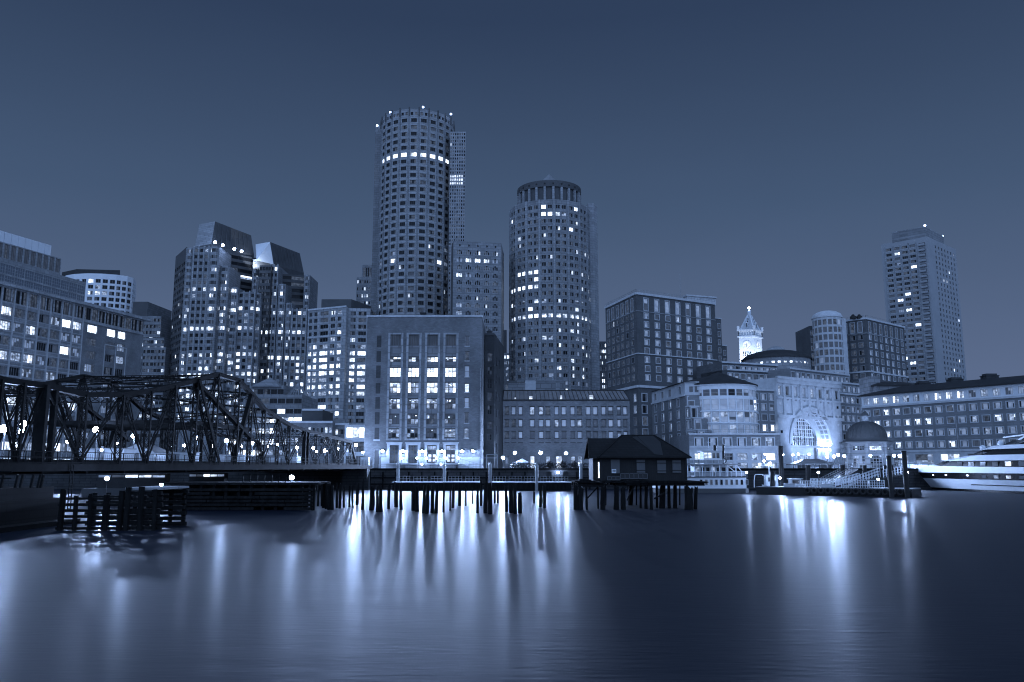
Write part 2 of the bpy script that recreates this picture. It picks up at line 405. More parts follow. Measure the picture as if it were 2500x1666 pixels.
A.facade(q2, q1, zt1-.1, zt2, [(zt1+2.2, zt1+5.6), (zt1+6.6, zt1+12.5)], cols_even(Lq, 13, Lq/13-.8), 'band_glass', lambda r, c, g: 'grey' if r == 0 else 'dark', .3, 1)
A.facade(q1, q1b, zt1-.1, zt2, [], [], wm=1); A.cap([q2, q1, q1b, q2b], zt2, 1)
zt3 = zt2+7.5; s1 = corner(126, 600, zt3); s2 = corner(-60, 545, zt3); scr = MB()
for i in range(11):
    a, b = lerp(s2, s1, (i+.03)/11), lerp(s2, s1, (i+.97)/11); b2 = tuple(Vector(b)-nA*.5); a2 = tuple(Vector(a)-nA*.5); scr.prism([a, b, b2, a2], zt2-.4, zt3, 0)
A.part('roof_screen', scr, 'white')
A.finish(100)
# ---------------------------------------------------------------- curved white hotel
Yc = 520; z = Zof(668, Yc)
B = Bld('curved_building', 'white building with rounded ends and rows of square windows under a flat dark roof', at(240, 530), ['white', 'roof'])
pl = [(140, 548), (149, 530), (162, 521), (182, 517), (215, 515), (250, 516), (285, 519), (312, 523), (326, 528), (332, 540)]
pts = [at(px, Y, z) for px, Y in pl]
tops = [Zof(657+(px-140)*.0+max(0, (px-182))*.235, 520) for px, _ in pl]
for i in range(len(pts)-1):
    Ls = dist(pts[i], pts[i+1]); n = max(1, round(Ls/4.3))
    ztop = Zof(672, 520)-0*i
    B.facade(pts[i], pts[i+1], GZ, ztop, rows_down(ztop-3.6, 3.9, 12, 2.5), cols_even(Ls, n, min(3.2, Ls/n*.72)), 'plain', W(dark=6, dim=3, spot=3, hot=.5, mid=1), .5, 0, Zof(750, 520))
bk = [at(332, 580, z), at(140, 590, z)]; B.facade(pts[-1], bk[0], GZ, ztop); B.facade(bk[1], pts[0], GZ, ztop); B.cap(pts+bk, ztop)
rf = MB(); inn = [at(px+(4 if px < 200 else -16), Y+4, z) for px, Y in ((146, 530), (182, 521), (308, 524))]; rf.prism(inn+[at(292, 570, z), at(150, 575, z)], ztop-.1, ztop+5.2, 0); B.part('roof', rf, 'roof'); B.finish(100)
# ---------------------------------------------------------------- stepped dark office behind it
Yd = 470; C_ = Bld('stepped_office', 'dark stepped glass office between the curved white building and the twin crowned tower', at(365, Yd), ['midgrey', 'darkgrey'])
for (p0, p1, py, Y) in ((325, 361, 737, 480), (340, 394, 772, 474), (350, 401, 825, 470), (350, 405, 848, 466)):
    zt = Zof(py, Y); a, b = at(p0, Y, zt), at(p1, Y, zt); Ls = dist(a, b); first = py == 737
    C_.facade(a, b, GZ, zt, [] if first else rows_down(zt-1.5, 3.7, 14, 1.9), cols_even(Ls, 6, Ls/6*.86), 'ribbon', W(dark=5, dim=4, mid=1.4, lit=1.2), .3, 1 if first else 0, Zof(905, Y))
    C_.facade(b, (b[0]+2, b[1]+30), GZ, zt, wm=0); C_.cap([a, b, (b[0]+2, b[1]+30), (a[0], a[1]+30)], zt)
C_.finish(100)
sb = Bld('slender_building', 'slender pale slab seen edge on just left of the twin crowned tower', at(410, 500), ['grey'])
zt = Zof(832, 500); a, b = at(403, 500, zt), at(418, 500, zt); sb.facade(a, b, GZ, zt, rows_down(zt-2, 3.8, 12, 1.4), [(1.2, 2.4)], 'single', 'dark', .2, 0); sb.w.prism([a, b, (b[0], 520), (a[0], 520)], GZ, zt-.01, 0); sb.finish()
# ---------------------------------------------------------------- twin crowned tower
E = Bld('twin_crowned_tower', 'office tower with two sloping dark crowns, stacked bay windows and many lit floors', at(560, 460), ['midgrey', 'darkgrey', 'grey'])
Y0 = 452; zl = Zof(604, Y0); cA = at(455, Y0, zl); lf = corner(429, 627, zl); FH = 3.75
st_e = W(dark=8, dim=4, blind=.6, mid=1.3, lit=1.5, hot=.35)
lit_rows = {}
def e_state(r, c, g, top=0):
    k = r+top
    if k in (6, 9, 12, 16, 19): return g.choices(['hot', 'lit', 'mid'], [3, 3, 1])[0] if g.random() < .8 else 'dark'
    if k > 15: return g.choices(['dark', 'dim', 'mid', 'lit', 'hot'], [3, 2, 2, 3, 1.6])[0]
    return g.choices(['dark', 'dim', 'mid', 'lit'], [8, 3, .8, .6])[0]
E.facade(lf, cA, GZ, zl, rows_down(zl-8, FH, 30, 2.0), cols_even(dist(lf, cA), 6, 3.0), 'ribbon', lambda r, c, g: g.choices(['dark', 'dim', 'lit', 'mid'], [12, 3, .7, .7])[0], .4, 1, Zof(915, 470))
E.cap([lf, cA, (cA[0]+10, cA[1]+50), (lf[0]+10, lf[1]+40)], zl)
sty('baywin', fw=.05, nx=3, nz=1, mw=.08, frame='midgrey')
def bay(px0, px1, pyt, Y, wedge=True):
    """column of projecting bay windows"""
    zt = Zof(pyt, Y); a, b = at(px0, Y, zt), at(px1, Y, zt); Lb = dist(a, b); top = round((zl-zt)/FH); n = int((zt-25)/FH)
    rws = rows_down(zt-1.0, FH, n, 2.1)
    a1, b1 = (a[0]+Lb*.14, a[1]), (b[0]-Lb*.14, b[1]); m0 = (a[0]+Lb*.3, a[1]-.8); m1 = (b[0]-Lb*.3, b[1]-.8)
    E.facade(a, a1, GZ, zt, wm=0)
    for p, q in ((a1, m0), (m0, m1), (m1, b1)):
        l = dist(p, q); E.facade(p, q, GZ, zt, rws, [(.12, l-.12)], 'baywin', lambda r, c, g: e_state(r, c, g, top), .15, 2, Zof(925, Y))
    E.facade(b1, b, GZ, zt, wm=0)
    E.cap([a, a1, m0, m1, b1, b, (b[0], b[1]+20), (a[0], a[1]+20)], zt); E.facade(b, (b[0], b[1]+20), GZ, zt, wm=0); E.facade((a[0], a[1]+20), a, GZ, zt, wm=0)
def flat(px0, px1, pyt, Y, n, wd, st='single', fins=True, wm=0, Y1=None, stf=None):
    zt = Zof(pyt, Y); a, b = at(px0, Y, zt), at(px1, Y1 or Y, zt); Lb = dist(a, b); top = round((zl-zt)/FH); k = int((zt-25)/FH)
    E.facade(a, b, GZ, zt, rows_down(zt-1.0, FH, k, 2.1), cols_even(Lb, n, wd), st, stf or (lambda r, c, g: e_state(r, c, g, top)), .35, wm, Zof(925, Y))
    E.cap([a, b, (b[0], b[1]+22), (a[0], a[1]+22)], zt); E.facade(b, (b[0], b[1]+22), GZ, zt, wm=wm); E.facade((a[0], a[1]+22), a, GZ, zt, wm=wm)
    if fins:
        p = Lb/n
        for i in range(n+1): E.fin(a, b, min(max(p*i, .3), Lb-.3), .75, GZ, zt+.6, .25, 'grey')
bay(455, 473, 606, 452); flat(473, 512, 603, 451.5, 3, 1.9); bay(512, 536, 603, 451); bay(536, 560, 650, 454); bay(560, 582, 702, 457)
flat(582, 624, 713, 459, 3, 2.0); bay(624, 638, 716, 462)
core = lambda r, c, g: g.choices(['dark', 'dim', 'lit', 'hot'], [9, 3, .5, .25])[0]
flat(536, 628, 612, 466, 1, 19, 'ribbon', False, 1, 484, lambda r, c, g: 'dark' if r != 3 else 'lit')
bay(618, 634, 634, 474); flat(634, 662, 648, 465, 4, 1.4, 'ribbon', False, 1, None, core)
flat(660, 680, 648, 468, 2, 1.9); bay(680, 698, 694, 466); bay(698, 713, 740, 465); flat(713, 750, 756, 464, 3, 1.9); bay(743, 757, 672, 472)
flat(676, 748, 668, 476, 1, 15, 'ribbon', False, 1, 482, core)
def crown(cb, lb, rb, ct, lt, rt, Y, Yt, m_left):
    zb, zt = Zof(cb[1], Y), Zof(ct[1], Yt); B0, B1, B2 = at(cb[0], Y, zb), corner(lb[0], lb[1], zb), corner(rb[0], rb[1], zb)
    T0, T1, T2 = at(ct[0], Yt, zt), corner(lt[0], lt[1], zt), corner(rt[0], rt[1], zt)
    B3 = (B1[0]+B2[0]-B0[0], B1[1]+B2[1]-B0[1]); T3 = (T1[0]+T2[0]-T0[0], T1[1]+T2[1]-T0[1]); mb = MB()
    q = lambda p, z: (p[0], p[1], z)
    bs, ts = [B1, B0, B2, B3], [T1, T0, T2, T3]
    for i in range(4):
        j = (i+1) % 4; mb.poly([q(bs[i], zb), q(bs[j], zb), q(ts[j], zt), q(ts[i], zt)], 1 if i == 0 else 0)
    mb.poly([q(t, zt) for t in ts], 0)
    for k in range(1, 9):                              # standing seams on the long slope
        t = k/9; a = lerp(B0, B2, t); b = lerp(T0, T2, t); mb.bar((a[0]-.05, a[1]-.1, zb), (b[0]-.05, b[1]-.1, zt), .25, .25, 0)
    mb.prism([(p[0], p[1]) for p in bs], zb-9, zb-.01, 0)
    E.part('sloping_crown', mb, ['darkgrey', m_left])  # left facet paler: its bright lighting is put into the colour
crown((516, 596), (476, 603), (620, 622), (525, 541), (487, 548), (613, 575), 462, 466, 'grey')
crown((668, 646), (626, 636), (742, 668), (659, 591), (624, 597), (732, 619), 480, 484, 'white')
for px, py in ((525, 592), (544, 599), (572, 608), (590, 614)):
    p = U(px, py, 455); b = MB(); b.sphere(p, .8, 8); E.part('floodlight', b, 'lamps')
E.finish(100)
lt = bpy.data.lights.new('added_crown_light', 'SPOT'); lt.energy = 22000; lt.color = LC; lt.spot_size = 1.5; lt.shadow_soft_size = 1  # spot added to brighten the white left facet of the right crown
lo = bpy.data.objects.new('added_crown_light', lt); COL.objects.link(lo); p = U(622, 650, 466); q = U(645, 610, 482); lo.location = p; lo.rotation_euler = (q-p).to_track_quat('-Z', 'Y').to_euler()
# ---------------------------------------------------------------- office with the brightest windows, left of the brick power house
Fb = Bld('lit_office', 'pale stone office with many white lit windows directly behind the bridge end', at(810, 390), ['lightgrey', 'darkgrey'])
Yf = 390; zt = Zof(748, Yf); a = corner(753, 757, zt); b = at(846, Yf, zt); c2 = corner(905, 756, zt); Lf = dist(a, b); FHf = 3.28
def f_state(r, c, g):
    if r < 2: return g.choice(['spot', 'mid', 'dark', 'dim'])
    if r < 5: return g.choices(['dark', 'dim', 'lit'], [4, 2, .5])[0]
    if r in (6, 8, 9, 11): return g.choices(['hot', 'lit', 'mid'], [5, 2, .6])[0]
    if r < 13: return g.choices(['hot', 'lit', 'mid', 'dim'], [1.5, 3, 3, 2])[0]
    return g.choices(['dark', 'dim', 'mid', 'hot'], [5, 2, 1.5, .7])[0]
rwf = rows_down(zt-1.6, FHf, 19, 1.95); x = Lf/18.2
cf = [(x*.5, x*2.0), (x*2.9, x*4.6), (x*6.0, x*9.8), (x*11.0, x*13.0), (x*14.2, x*16.0)]
sty('lit3', fw=.06, nx=3, mw=.1, frame='midgrey')
Fb.facade(a, b, GZ, zt, rwf, cf, 'lit3', f_state, .4, 0, Zof(1000, Yf))
b2 = (b[0], b[1]+5); Fb.facade(b, b2, GZ, zt); c1 = (b2[0]+2, b2[1]); c2 = at(905, Yf+6, zt)
Fb.facade(b2, c2, GZ, zt, rwf, [(1.2, 3.6), (5.0, 8.8), (10.6, 11.8)], 'lit3', f_state, .4, 0, Zof(1000, Yf))
for r in (4, 9, 15): Fb.band(a, b, zt-1.2-FHf*r, zt-.8-FHf*r, .3, 'pale')
Fb.band(a, b, zt-.5, zt+.3, .4, 'pale'); Fb.cap([a, b, b2, c2, (c2[0], 430), (a[0], 430)], zt); Fb.facade((a[0], 430), a, GZ, zt)
ph = MB(); zp = Zof(731, 398); ph.prism([at(785, 398, zp), at(858, 398, zp), at(906, 416, zp), at(906, 430, zp), at(785, 430, zp)], zt-.1, zp, 0); Fb.part('penthouse', ph, 'darkgrey'); Fb.finish(100)
# ---------------------------------------------------------------- pavilion with pyramid roofs and striped floors
G = Bld('pavilion_building', 'low striped office pavilion with a small pyramid roof beside a bare glass pyramid frame', at(670, 300), ['midgrey', 'darkgrey', 'grey'])
for (p0, p1, pt, pb_, Y, sta) in ((612, 694, 942, 966, 312, W(dark=3, mid=1, lit=.6)), (618, 738, 964, 1026, 304, W(dark=4, dim=2, lit=.8, hot=.4)), (560, 760, 1010, 1100, 296, W(lit=3, hot=2, mid=2, dim=2, dark=1))):
    zt, zb_ = Zof(pt, Y), Zof(pb_, Y); a, b = at(p0, Y, zt), at(p1, Y, zt); Ls = dist(a, b)
    G.facade(a, b, GZ, zt, rows_down(zt-1.4, 3.9, int((zt-5)/3.9), 1.9), cols_even(Ls, max(5, int(Ls/3)), Ls/max(5, int(Ls/3))-.25), 'ribbon', sta, .3, 0)
    G.cap([a, b, (b[0], b[1]+25), (a[0], a[1]+25)], zt); G.facade(b, (b[0], b[1]+25), GZ, zt); G.facade((a[0], a[1]+25), a, GZ, zt)
def pyr(px0, px1, pyb, pya, Y, m, name, frame=False):
    zb_, za = Zof(pyb, Y), Zof(pya, Y+6); a, b = at(px0, Y, zb_), at(px1, Y, zb_); w = b[0]-a[0]; ap = ((a[0]+b[0])/2, Y+w/2, za); q = [(a[0], Y, zb_), (b[0], Y, zb_), (b[0], Y+w, zb_), (a[0], Y+w, zb_)]; mb = MB()
    for i in range(4):
        p0, p1 = q[i], q[(i+1) % 4]
        if not frame: mb.poly([p0, p1, ap], 0)
        else:
            for k in range(7): mb.bar(lerp(p0[:2], p1[:2], k/6)+(zb_,), ap, .16, .16, 0)
            for k in range(1, 5):
                t = k/5; e0 = tuple(p0[i_]+(ap[i_]-p0[i_])*t for i_ in range(3)); e1 = tuple(p1[i_]+(ap[i_]-p1[i_])*t for i_ in range(3)); mb.bar(e0, e1, .12, .12, 0)
            mb.bar(p0, p1, .3, .3, 0)
    if not frame: mb.poly(list(reversed(q)), 0)
    G.part(name, mb, m)
pyr(612, 684, 944, 922, 310, 'midgrey', 'pyramid_roof'); pyr(694, 746, 972, 936, 310, 'steelpale', 'pyramid_frame', True); G.finish(100)
# ---------------------------------------------------------------- low brick blocks on the street behind the bridge
for lab, p0, p1, pt, Y, m, n, colr in (('long low brick block with small dark windows behind the bridge end', 700, 812, 1031, 262, 'brickc', 11, 'grey'), ('short brick block with a stepped parapet beside the lit office', 806, 852, 1036, 266, 'brickn', 7, 'grey'), ('plain dark box shaped block standing above the low brick block', 738, 788, 1001, 275, 'darkgrey', 0, 'grey'), ('small pale kiosk block with a glowing top floor left of the brick power house', 842, 897, 1040, 256, 'white', 1, 'pale')):
    zt = Zof(pt, Y); a, b = at(p0, Y, zt), at(p1, Y, zt); Ls = dist(a, b); nm = 'lowrise_building'
    Lw = Bld(nm, lab, ((a[0]+b[0])/2, Y), [m, 'roof'])
    if n == 1: Lw.facade(a, b, GZ, zt, rows_down(zt-.5, 4.4, 3, 3.2), [(.5, Ls-.5)], 'three', lambda r, c, g: 'hot' if r == 0 else 'dim', .3)
    else: Lw.facade(a, b, GZ, zt, rows_down(zt-1.6, 3.4, 3, 1.8), cols_even(Ls, n, .95) if n else [], 'single', W(dark=3, dim=2, lit=1.2, mid=1), .3)
    Lw.w.prism([(a[0]+.01, Y+.01), (b[0]-.01, Y+.01), (b[0]-.01, Y+16), (a[0]+.01, Y+16)], GZ, zt-.02, 0, 1) if False else None
    Lw.facade(b, (b[0], Y+16), GZ, zt); Lw.facade((a[0], Y+16), a, GZ, zt); Lw.cap([a, b, (b[0], Y+16), (a[0], Y+16)], zt, 1)
    Lw.band(a, b, zt-.3, zt+.35, .25, 'pale')
    if m == 'brickn':
        g_ = MB(); c0 = (a[0]+b[0])/2; g_.prism([(c0-2, Y-.1), (c0+2, Y-.1), (c0+2, Y+.6), (c0-2, Y+.6)], zt, zt+1.6, 0); Lw.part('parapet', g_, 'brickn')
    Lw.finish()
# ---------------------------------------------------------------- small tower peeping out behind the tall round tower
Hs = Bld('stepped_tower', 'small stepped tower peeping out at the left of the tallest round tower', at(893, 560), ['midgrey', 'darkgrey']); Y = 560
zt = Zof(677, Y); a, b = at(871, Y, zt), at(918, Y, zt); Hs.facade(a, b, GZ, zt, rows_down(zt-2.2, 5, 12, 2.3), cols_even(dist(a, b), 8, 1.1), 'single', W(dark=4, mid=1.2, lit=1.4), .3, 0, Zof(755, Y))
Hs.cap([a, b, (b[0], Y+20), (a[0], Y+20)], zt); Hs.facade((a[0], Y+20), a, GZ, zt)
z3 = Zof(647, Y+3); a, b = at(884, Y+3, z3), at(918, Y+3, z3); Hs.facade(a, b, zt-.1, z3, [(zt+1, z3-2)], [(1, dist(a, b)-.5)], 'louvre', 'dark', .3, 0); Hs.facade((a[0], Y+18), a, zt-.1, z3); Hs.cap([a, b, (b[0], Y+18), (a[0], Y+18)], z3); Hs.finish()
# ---------------------------------------------------------------- round towers
def round_tower(Bd, cx, cy, R, N, a_off, z0, z1, rows, wd, per, st, state, depth, zvis, wm=0, fins=None, back=True):
    for i in range(N):
        t0 = a_off+2*math.pi*i/N; t1 = a_off+2*math.pi*(i+1)/N
        a, b = (cx+R*math.cos(t0), cy+R*math.sin(t0)), (cx+R*math.cos(t1), cy+R*math.sin(t1)); L = dist(a, b)
        mx, my = (a[0]+b[0])/2-cx, (a[1]+b[1])/2-cy; facing = (-cx*mx-cy*my)/math.hypot(cx, cy)/R
        use = facing > -.25
        Bd.facade(a, b, z0, z1, rows if use else [], cols_even(L, per, wd, L*.06) if use else [], st, state(i), depth, wm, zvis)
        if fins and use: Bd.fin(a, b, .0, fins[0], z0, z1+fins[1], fins[2], fins[3])
    Bd.cap([(cx+R*math.cos(a_off+2*math.pi*i/N), cy+R*math.sin(a_off+2*math.pi*i/N)) for i in range(N)], z1-.3, wm)
Yi = 430; zt = Zof(266, Yi-20); R = 20.0; cx = Xof(1015.5, Yi, 130)
I_ = Bld('round_tower', 'tallest round stone tower with a ring of light on one upper floor', (cx, Yi), ['grey', 'darkgrey', 'midgrey']); I_.winname = 'window'
FI = 3.78; rwi = rows_down(zt-5.2, FI, 46, 2.15); base_a = math.atan2(-Yi, -cx)
lit_r = min(range(46), key=lambda k: abs((rwi[k][0]+1)-Zof(384, Yi-20)))
lowlit = lit_r+13
def st_i(i):
    def f(r, c, g):
        if r == lit_r: return ('wide', 'hot')
        if r == lit_r-4 or r == lit_r-3: return g.choice(['dark', 'dim', 'grey', 'dark'])
        if r < lowlit: return g.choices(['dark', 'dim'], [14, 1.5])[0]
        if r < lowlit+3: return g.choices(['dark', 'spot', 'mid', 'hot'], [6, 2, 1, .5])[0]
        return g.choices(['dark', 'dim', 'spot', 'grey'], [7, 2, 1.2, 1])[0]
    return f
sty('wide', fw=.05, nx=2, mw=.1)
sub = [r for r in rwi]
round_tower(I_, cx, Yi, R, 24, base_a+math.radians(1.5), GZ, zt-4.0, rwi, 3.1, 1, 'triple_border', st_i, .4, Zof(770, 410), 0, (.75, 0, .3, 'midgrey'))
sty('parwin', fw=.0, nx=1)
round_tower(I_, cx, Yi, R, 24, base_a+math.radians(1.5), zt-4.0, zt, [(zt-3.4, zt-1.7)], 1.3, 2, 'parwin', lambda i: 'dark', .6, 0, 0, (.6, .9, .5, 'darkgrey'))
for k in range(24):
    t0, t1 = base_a+math.radians(1.5+15*k), base_a+math.radians(16.5+15*k); a, b = (cx+R*math.cos(t0), Yi+R*math.sin(t0)), (cx+R*math.cos(t1), Yi+R*math.sin(t1))
    if ((a[0]-cx)*-cx+(a[1]-Yi)*-Yi) > -200:
        for rr in rwi[:33:1]: I_.band(a, b, rr[0]-.95, rr[0]-.8, .08, 'pale', .02) if rr is not rwi[0] else None
# glass slab on its right, stone slab on its left
zs = Zof(322, 415); a, b = at(1099, 415, zs), at(1137, 415, zs)
nr = int((zs-60)/1.95)
def slab_state(r, c, g):
    y = zs-1.95*r; d = abs(y-Zof(432, 415))
    if d < 2.6 and c < 6: return 'hot'
    if r == 3 and c == 0: return 'lit'
    return g.choices(['dark', 'grey', 'dim'], [5, 2+r*.05, 1])[0]
sty('cell', fw=.11, nx=1)
I_.facade(a, b, GZ, zs, rows_down(zs-.6, 1.95, nr, 1.45), cols_even(dist(a, b), 7, .95), 'cell', slab_state, .12, 0); b3 = (b[0]-1.9, b[1]+26); I_.facade(b, b3, GZ, zs); I_.cap([a, b, b3, (a[0], b3[1])], zs)
zs2 = Zof(307, 436); a, b = at(917, 436, zs2), at(932, 436, zs2); I_.w.prism([a, b, (b[0]+4, 452), (a[0]-1, 452)], GZ, zs2, 2)
I_.finish(100)
for i, (px, py, Y) in enumerate(((953, 275, 416), (1033, 262, 411), (1101, 279, 418), (921, 307, 436))): beacon('aviation_beacon', ('white roof beacon at the left end of the tallest tower rim', 'white roof beacon at the middle of the tallest tower rim', 'white roof beacon at the right end of the tallest tower rim', 'white beacon on the lower stone slab left of the tallest tower')[i], px, py, Y, .55, 1.6, 'beacons on the round tower')
# ---------------------------------------------------------------- building with arched windows
Yj = 375; zt = Zof(590, Yj); a, b = corner(1107, 588, zt), corner(1224, 594, zt); Lj = dist(a, b); J = Bld('arched_window_building', 'flat grey tower with round headed window groups between the two round towers', (a[0]+12, Yj), ['midgrey', 'darkgrey'])
mpx = Lj/117.; cj = [((px-1107)*mpx-1.25, (px-1107)*mpx+1.25) for px in (1122, 1144, 1166, 1188, 1209)]
def j_state(r, c, g):
    if r == 0: return 'spot'
    if r == 1: return 'hot' if c in (1, 2, 3) else 'blind'
    if r in (3,): return 'hot' if c == 0 else ('blind' if c == 1 else 'dark')
    if r in (7, 8, 13): return g.choice(['spot', 'mid', 'dark'])
    return g.choices(['dark', 'dim', 'spot'], [8, 2, .7])[0]
J.facade(a, b, GZ, zt, rows_down(zt-4.6, 3.62, 28, 1.75), cj, 'palladian', j_state, .3, 0, Zof(940, Yj))
dots = MB()
for u0, u1 in cj:
    p = lerp(a, b, (u0+u1)/2/Lj); dots.tube((p[0], p[1]-.04, zt-2.0), (p[0], p[1]+.3, zt-2.0), .55, 10)
J.part('round_vent', dots, 'black')
J.facade(corner(1098, 588, zt)[:1]+(Yj+9,), a, GZ, zt, wm=1); e = (b[0]+1, Yj+24); J.facade(b, e, GZ, zt); J.cap([a, b, e, (a[0]-2, e[1])], zt); J.finish(100)
# ---------------------------------------------------------------- second round tower
Yk = 400; zt = Zof(487, Yk-20); R = 20.2; cx = Xof(1343, Yk, 70)
K = Bld('drum_topped_tower', 'round stone tower with a narrower drum and a low cone roof on top', (cx, Yk), ['midgrey', 'darkgrey', 'grey'])
FK = 3.55; rwk = rows_down(zt-2.6, FK, 33, 1.9); ka = math.atan2(-Yk, -cx)
def st_k(i):
    def f(r, c, g):
        if r == 9 and i in (16, 15): return 'hot'
        if r == 11 and i in (14, 15, 16): return 'hot'
        if r == 1 and i in (0, 17): return g.choice(['hot', 'mid'])
        if r == 15: return 'lit'
        if r in (13, 18): return g.choice(['spot', 'mid', 'dark', 'lit'])
        if r > 17: return g.choices(['dark', 'grey', 'blind', 'spot', 'lit'], [5, 2, 1.2, 2.4, 1.2])[0]
        return g.choices(['dark', 'dim', 'spot', 'hot'], [7, 2, 2.2, .7])[0]
    return f
round_tower(K, cx, Yk, R, 18, ka+math.radians(6.5), GZ, zt, rwk, 2.2, 2, 'pair', st_k, .4, Zof(945, 380), 0, (.9, .0, .25, 'grey'))
zd = Zof(440, Yk-16); N = 24; Rd = 16.2
dr = MB(); dr.lathe([(Rd-.9, zt-.3), (Rd-.9, zd-3.2), (Rd, zd-3.2), (Rd, zd), (Rd-.8, zd), (Rd-.8, zd-.6), (.01, zd-.6)], 48, (cx, Yk), 0)
K.part('drum', dr, 'darkgrey'); pl_ = MB()
for k in range(24):
    t = ka+2*math.pi*(k+.5)/24; c, s_ = math.cos(t), math.sin(t)
    pl_.cbox((cx+(Rd-.55)*c, Yk+(Rd-.55)*s_, (zt+zd-3.2)/2-.2), (1.3, 1.1, zd-3.2-zt+.3), 0, t)
    pl_.cbox((cx+(Rd+.0)*c, Yk+(Rd+.0)*s_, zd-1.7), (.1, .8, .8), 1, t)
K.part('pilasters', pl_, ['grey', 'black'])
cn = MB(); zc0, zc1 = zd-.5, Zof(426, Yk); cn.lathe([(8.4, zc0), (8.4, zc0+1.0), (.05, zc1)], 16, (cx, Yk), 0); K.part('cone_roof', cn, 'midgrey')
zs = Zof(497, 398); a, b = at(1434, 398, zs), at(1449, 398, zs); K.w.prism([a, b, (b[0]+2.2, 402), (b[0]+2.2, 425), (a[0], 425)], GZ, zs, 2); 
K.finish(100)
# ---------------------------------------------------------------- small far buildings in the gaps
for lab, p0, p1, pt, Y, sta, n, nm in (('far lit office squeezed between the arched window building and the drum topped tower', 1222, 1250, 862, 520, W(mid=3, lit=3, dim=2, dark=2), 9, 'distant_building'), ('thin dark chimney like block above the far lit office', 1227, 1237, 806, 545, None, 0, 'distant_building'), ('dark distant tower with a few white windows right of the drum topped tower', 1460, 1480, 834, 520, W(dark=6, hot=2, lit=2), 5, 'distant_building'), ('low grey block in the gap at the foot of the drum topped tower', 1203, 1262, 930, 330, W(dark=4, dim=2), 6, 'distant_building')):
    zt = Zof(pt, Y); a, b = at(p0, Y, zt), at(p1, Y, zt); Ls = dist(a, b); D = Bld(nm, lab, ((a[0]+b[0])/2, Y), ['darkgrey' if n < 9 else 'midgrey'])
    D.facade(a, b, GZ, zt, rows_down(zt-1.5, 3.8, int((zt-6)/3.8), 2.2) if n else [], cols_even(Ls, n, Ls/n*.7) if n else [], 'single', sta or 'dark', .3); D.facade(b, (b[0], Y+14), GZ, zt); D.facade((a[0], Y+14), a, GZ, zt); D.cap([a, b, (b[0], Y+14), (a[0], Y+14)], zt); D.finish()
# ---------------------------------------------------------------- brick power house in the centre
Y = 175.; xz = lambda px, py: (Xof(px, Y, Zof(py, Y)), Zof(py, Y))
zt = Zof(774, Y); a, b = (xz(892, 960)[0], Y), (xz(1176, 960)[0], Y); LL = Bld('brick_power_house', 'big square brick building with four tall window bays and a blank parapet above the quay', ((a[0]+b[0])/2, Y), ['brickc', 'pale', 'grey'])
ux = lambda px: Xof(px, Y, 20)-a[0]
bays = [(946, 981), (991, 1026), (1037, 1072), (1082, 1117)]; R_ = [(870, 884), (896, 921), (932, 960), (972, 999), (1010, 1036), (1046, 1069)]
cut = lambda py: Zof(py, Y)
bc = [(ux(p)+.28, ux(q)-.28) for p, q in bays]; zb, ztb = cut(1071), cut(817)
sty('hole', fw=0, nx=1)
zp0, zp1 = cut(1131), cut(1087)
# wall with full height bay recesses, side window slots and portals
LL.facade(a, b, GZ, zp1, [(zp0, zp1)], [(ux(p)+.0, ux(q)+.0) for p, q in ((949, 974), (995, 1020), (1041, 1066), (1087, 1112))], 'hole', lambda r, c, g: None, .7)
LL.facade(a, b, zp1, zb, [], [])
LL.facade(a, b, zb, ztb, [(zb, ztb)], bc, 'hole', lambda r, c, g: None, .55)
LL.facade(a, b, ztb, zt, [], [])
fr = MB()
for p, q in bays:
    x0, x1 = Xof(p, Y, 20), Xof(q, Y, 20)
    fr.box(x0-.1, x0+.38, Y-.12, Y+.6, zb-.35, ztb+.35, 0); fr.box(x1-.38, x1+.1, Y-.12, Y+.6, zb-.35, ztb+.35, 0); fr.box(x0+.38, x1-.38, Y-.12, Y+.6, ztb, ztb+.35, 0); fr.box(x0+.38, x1-.38, Y-.12, Y+.6, zb-.35, zb, 0)
LL.part('bay_surround', fr, 'lightgrey')
bands = [(817, 843)]+R_
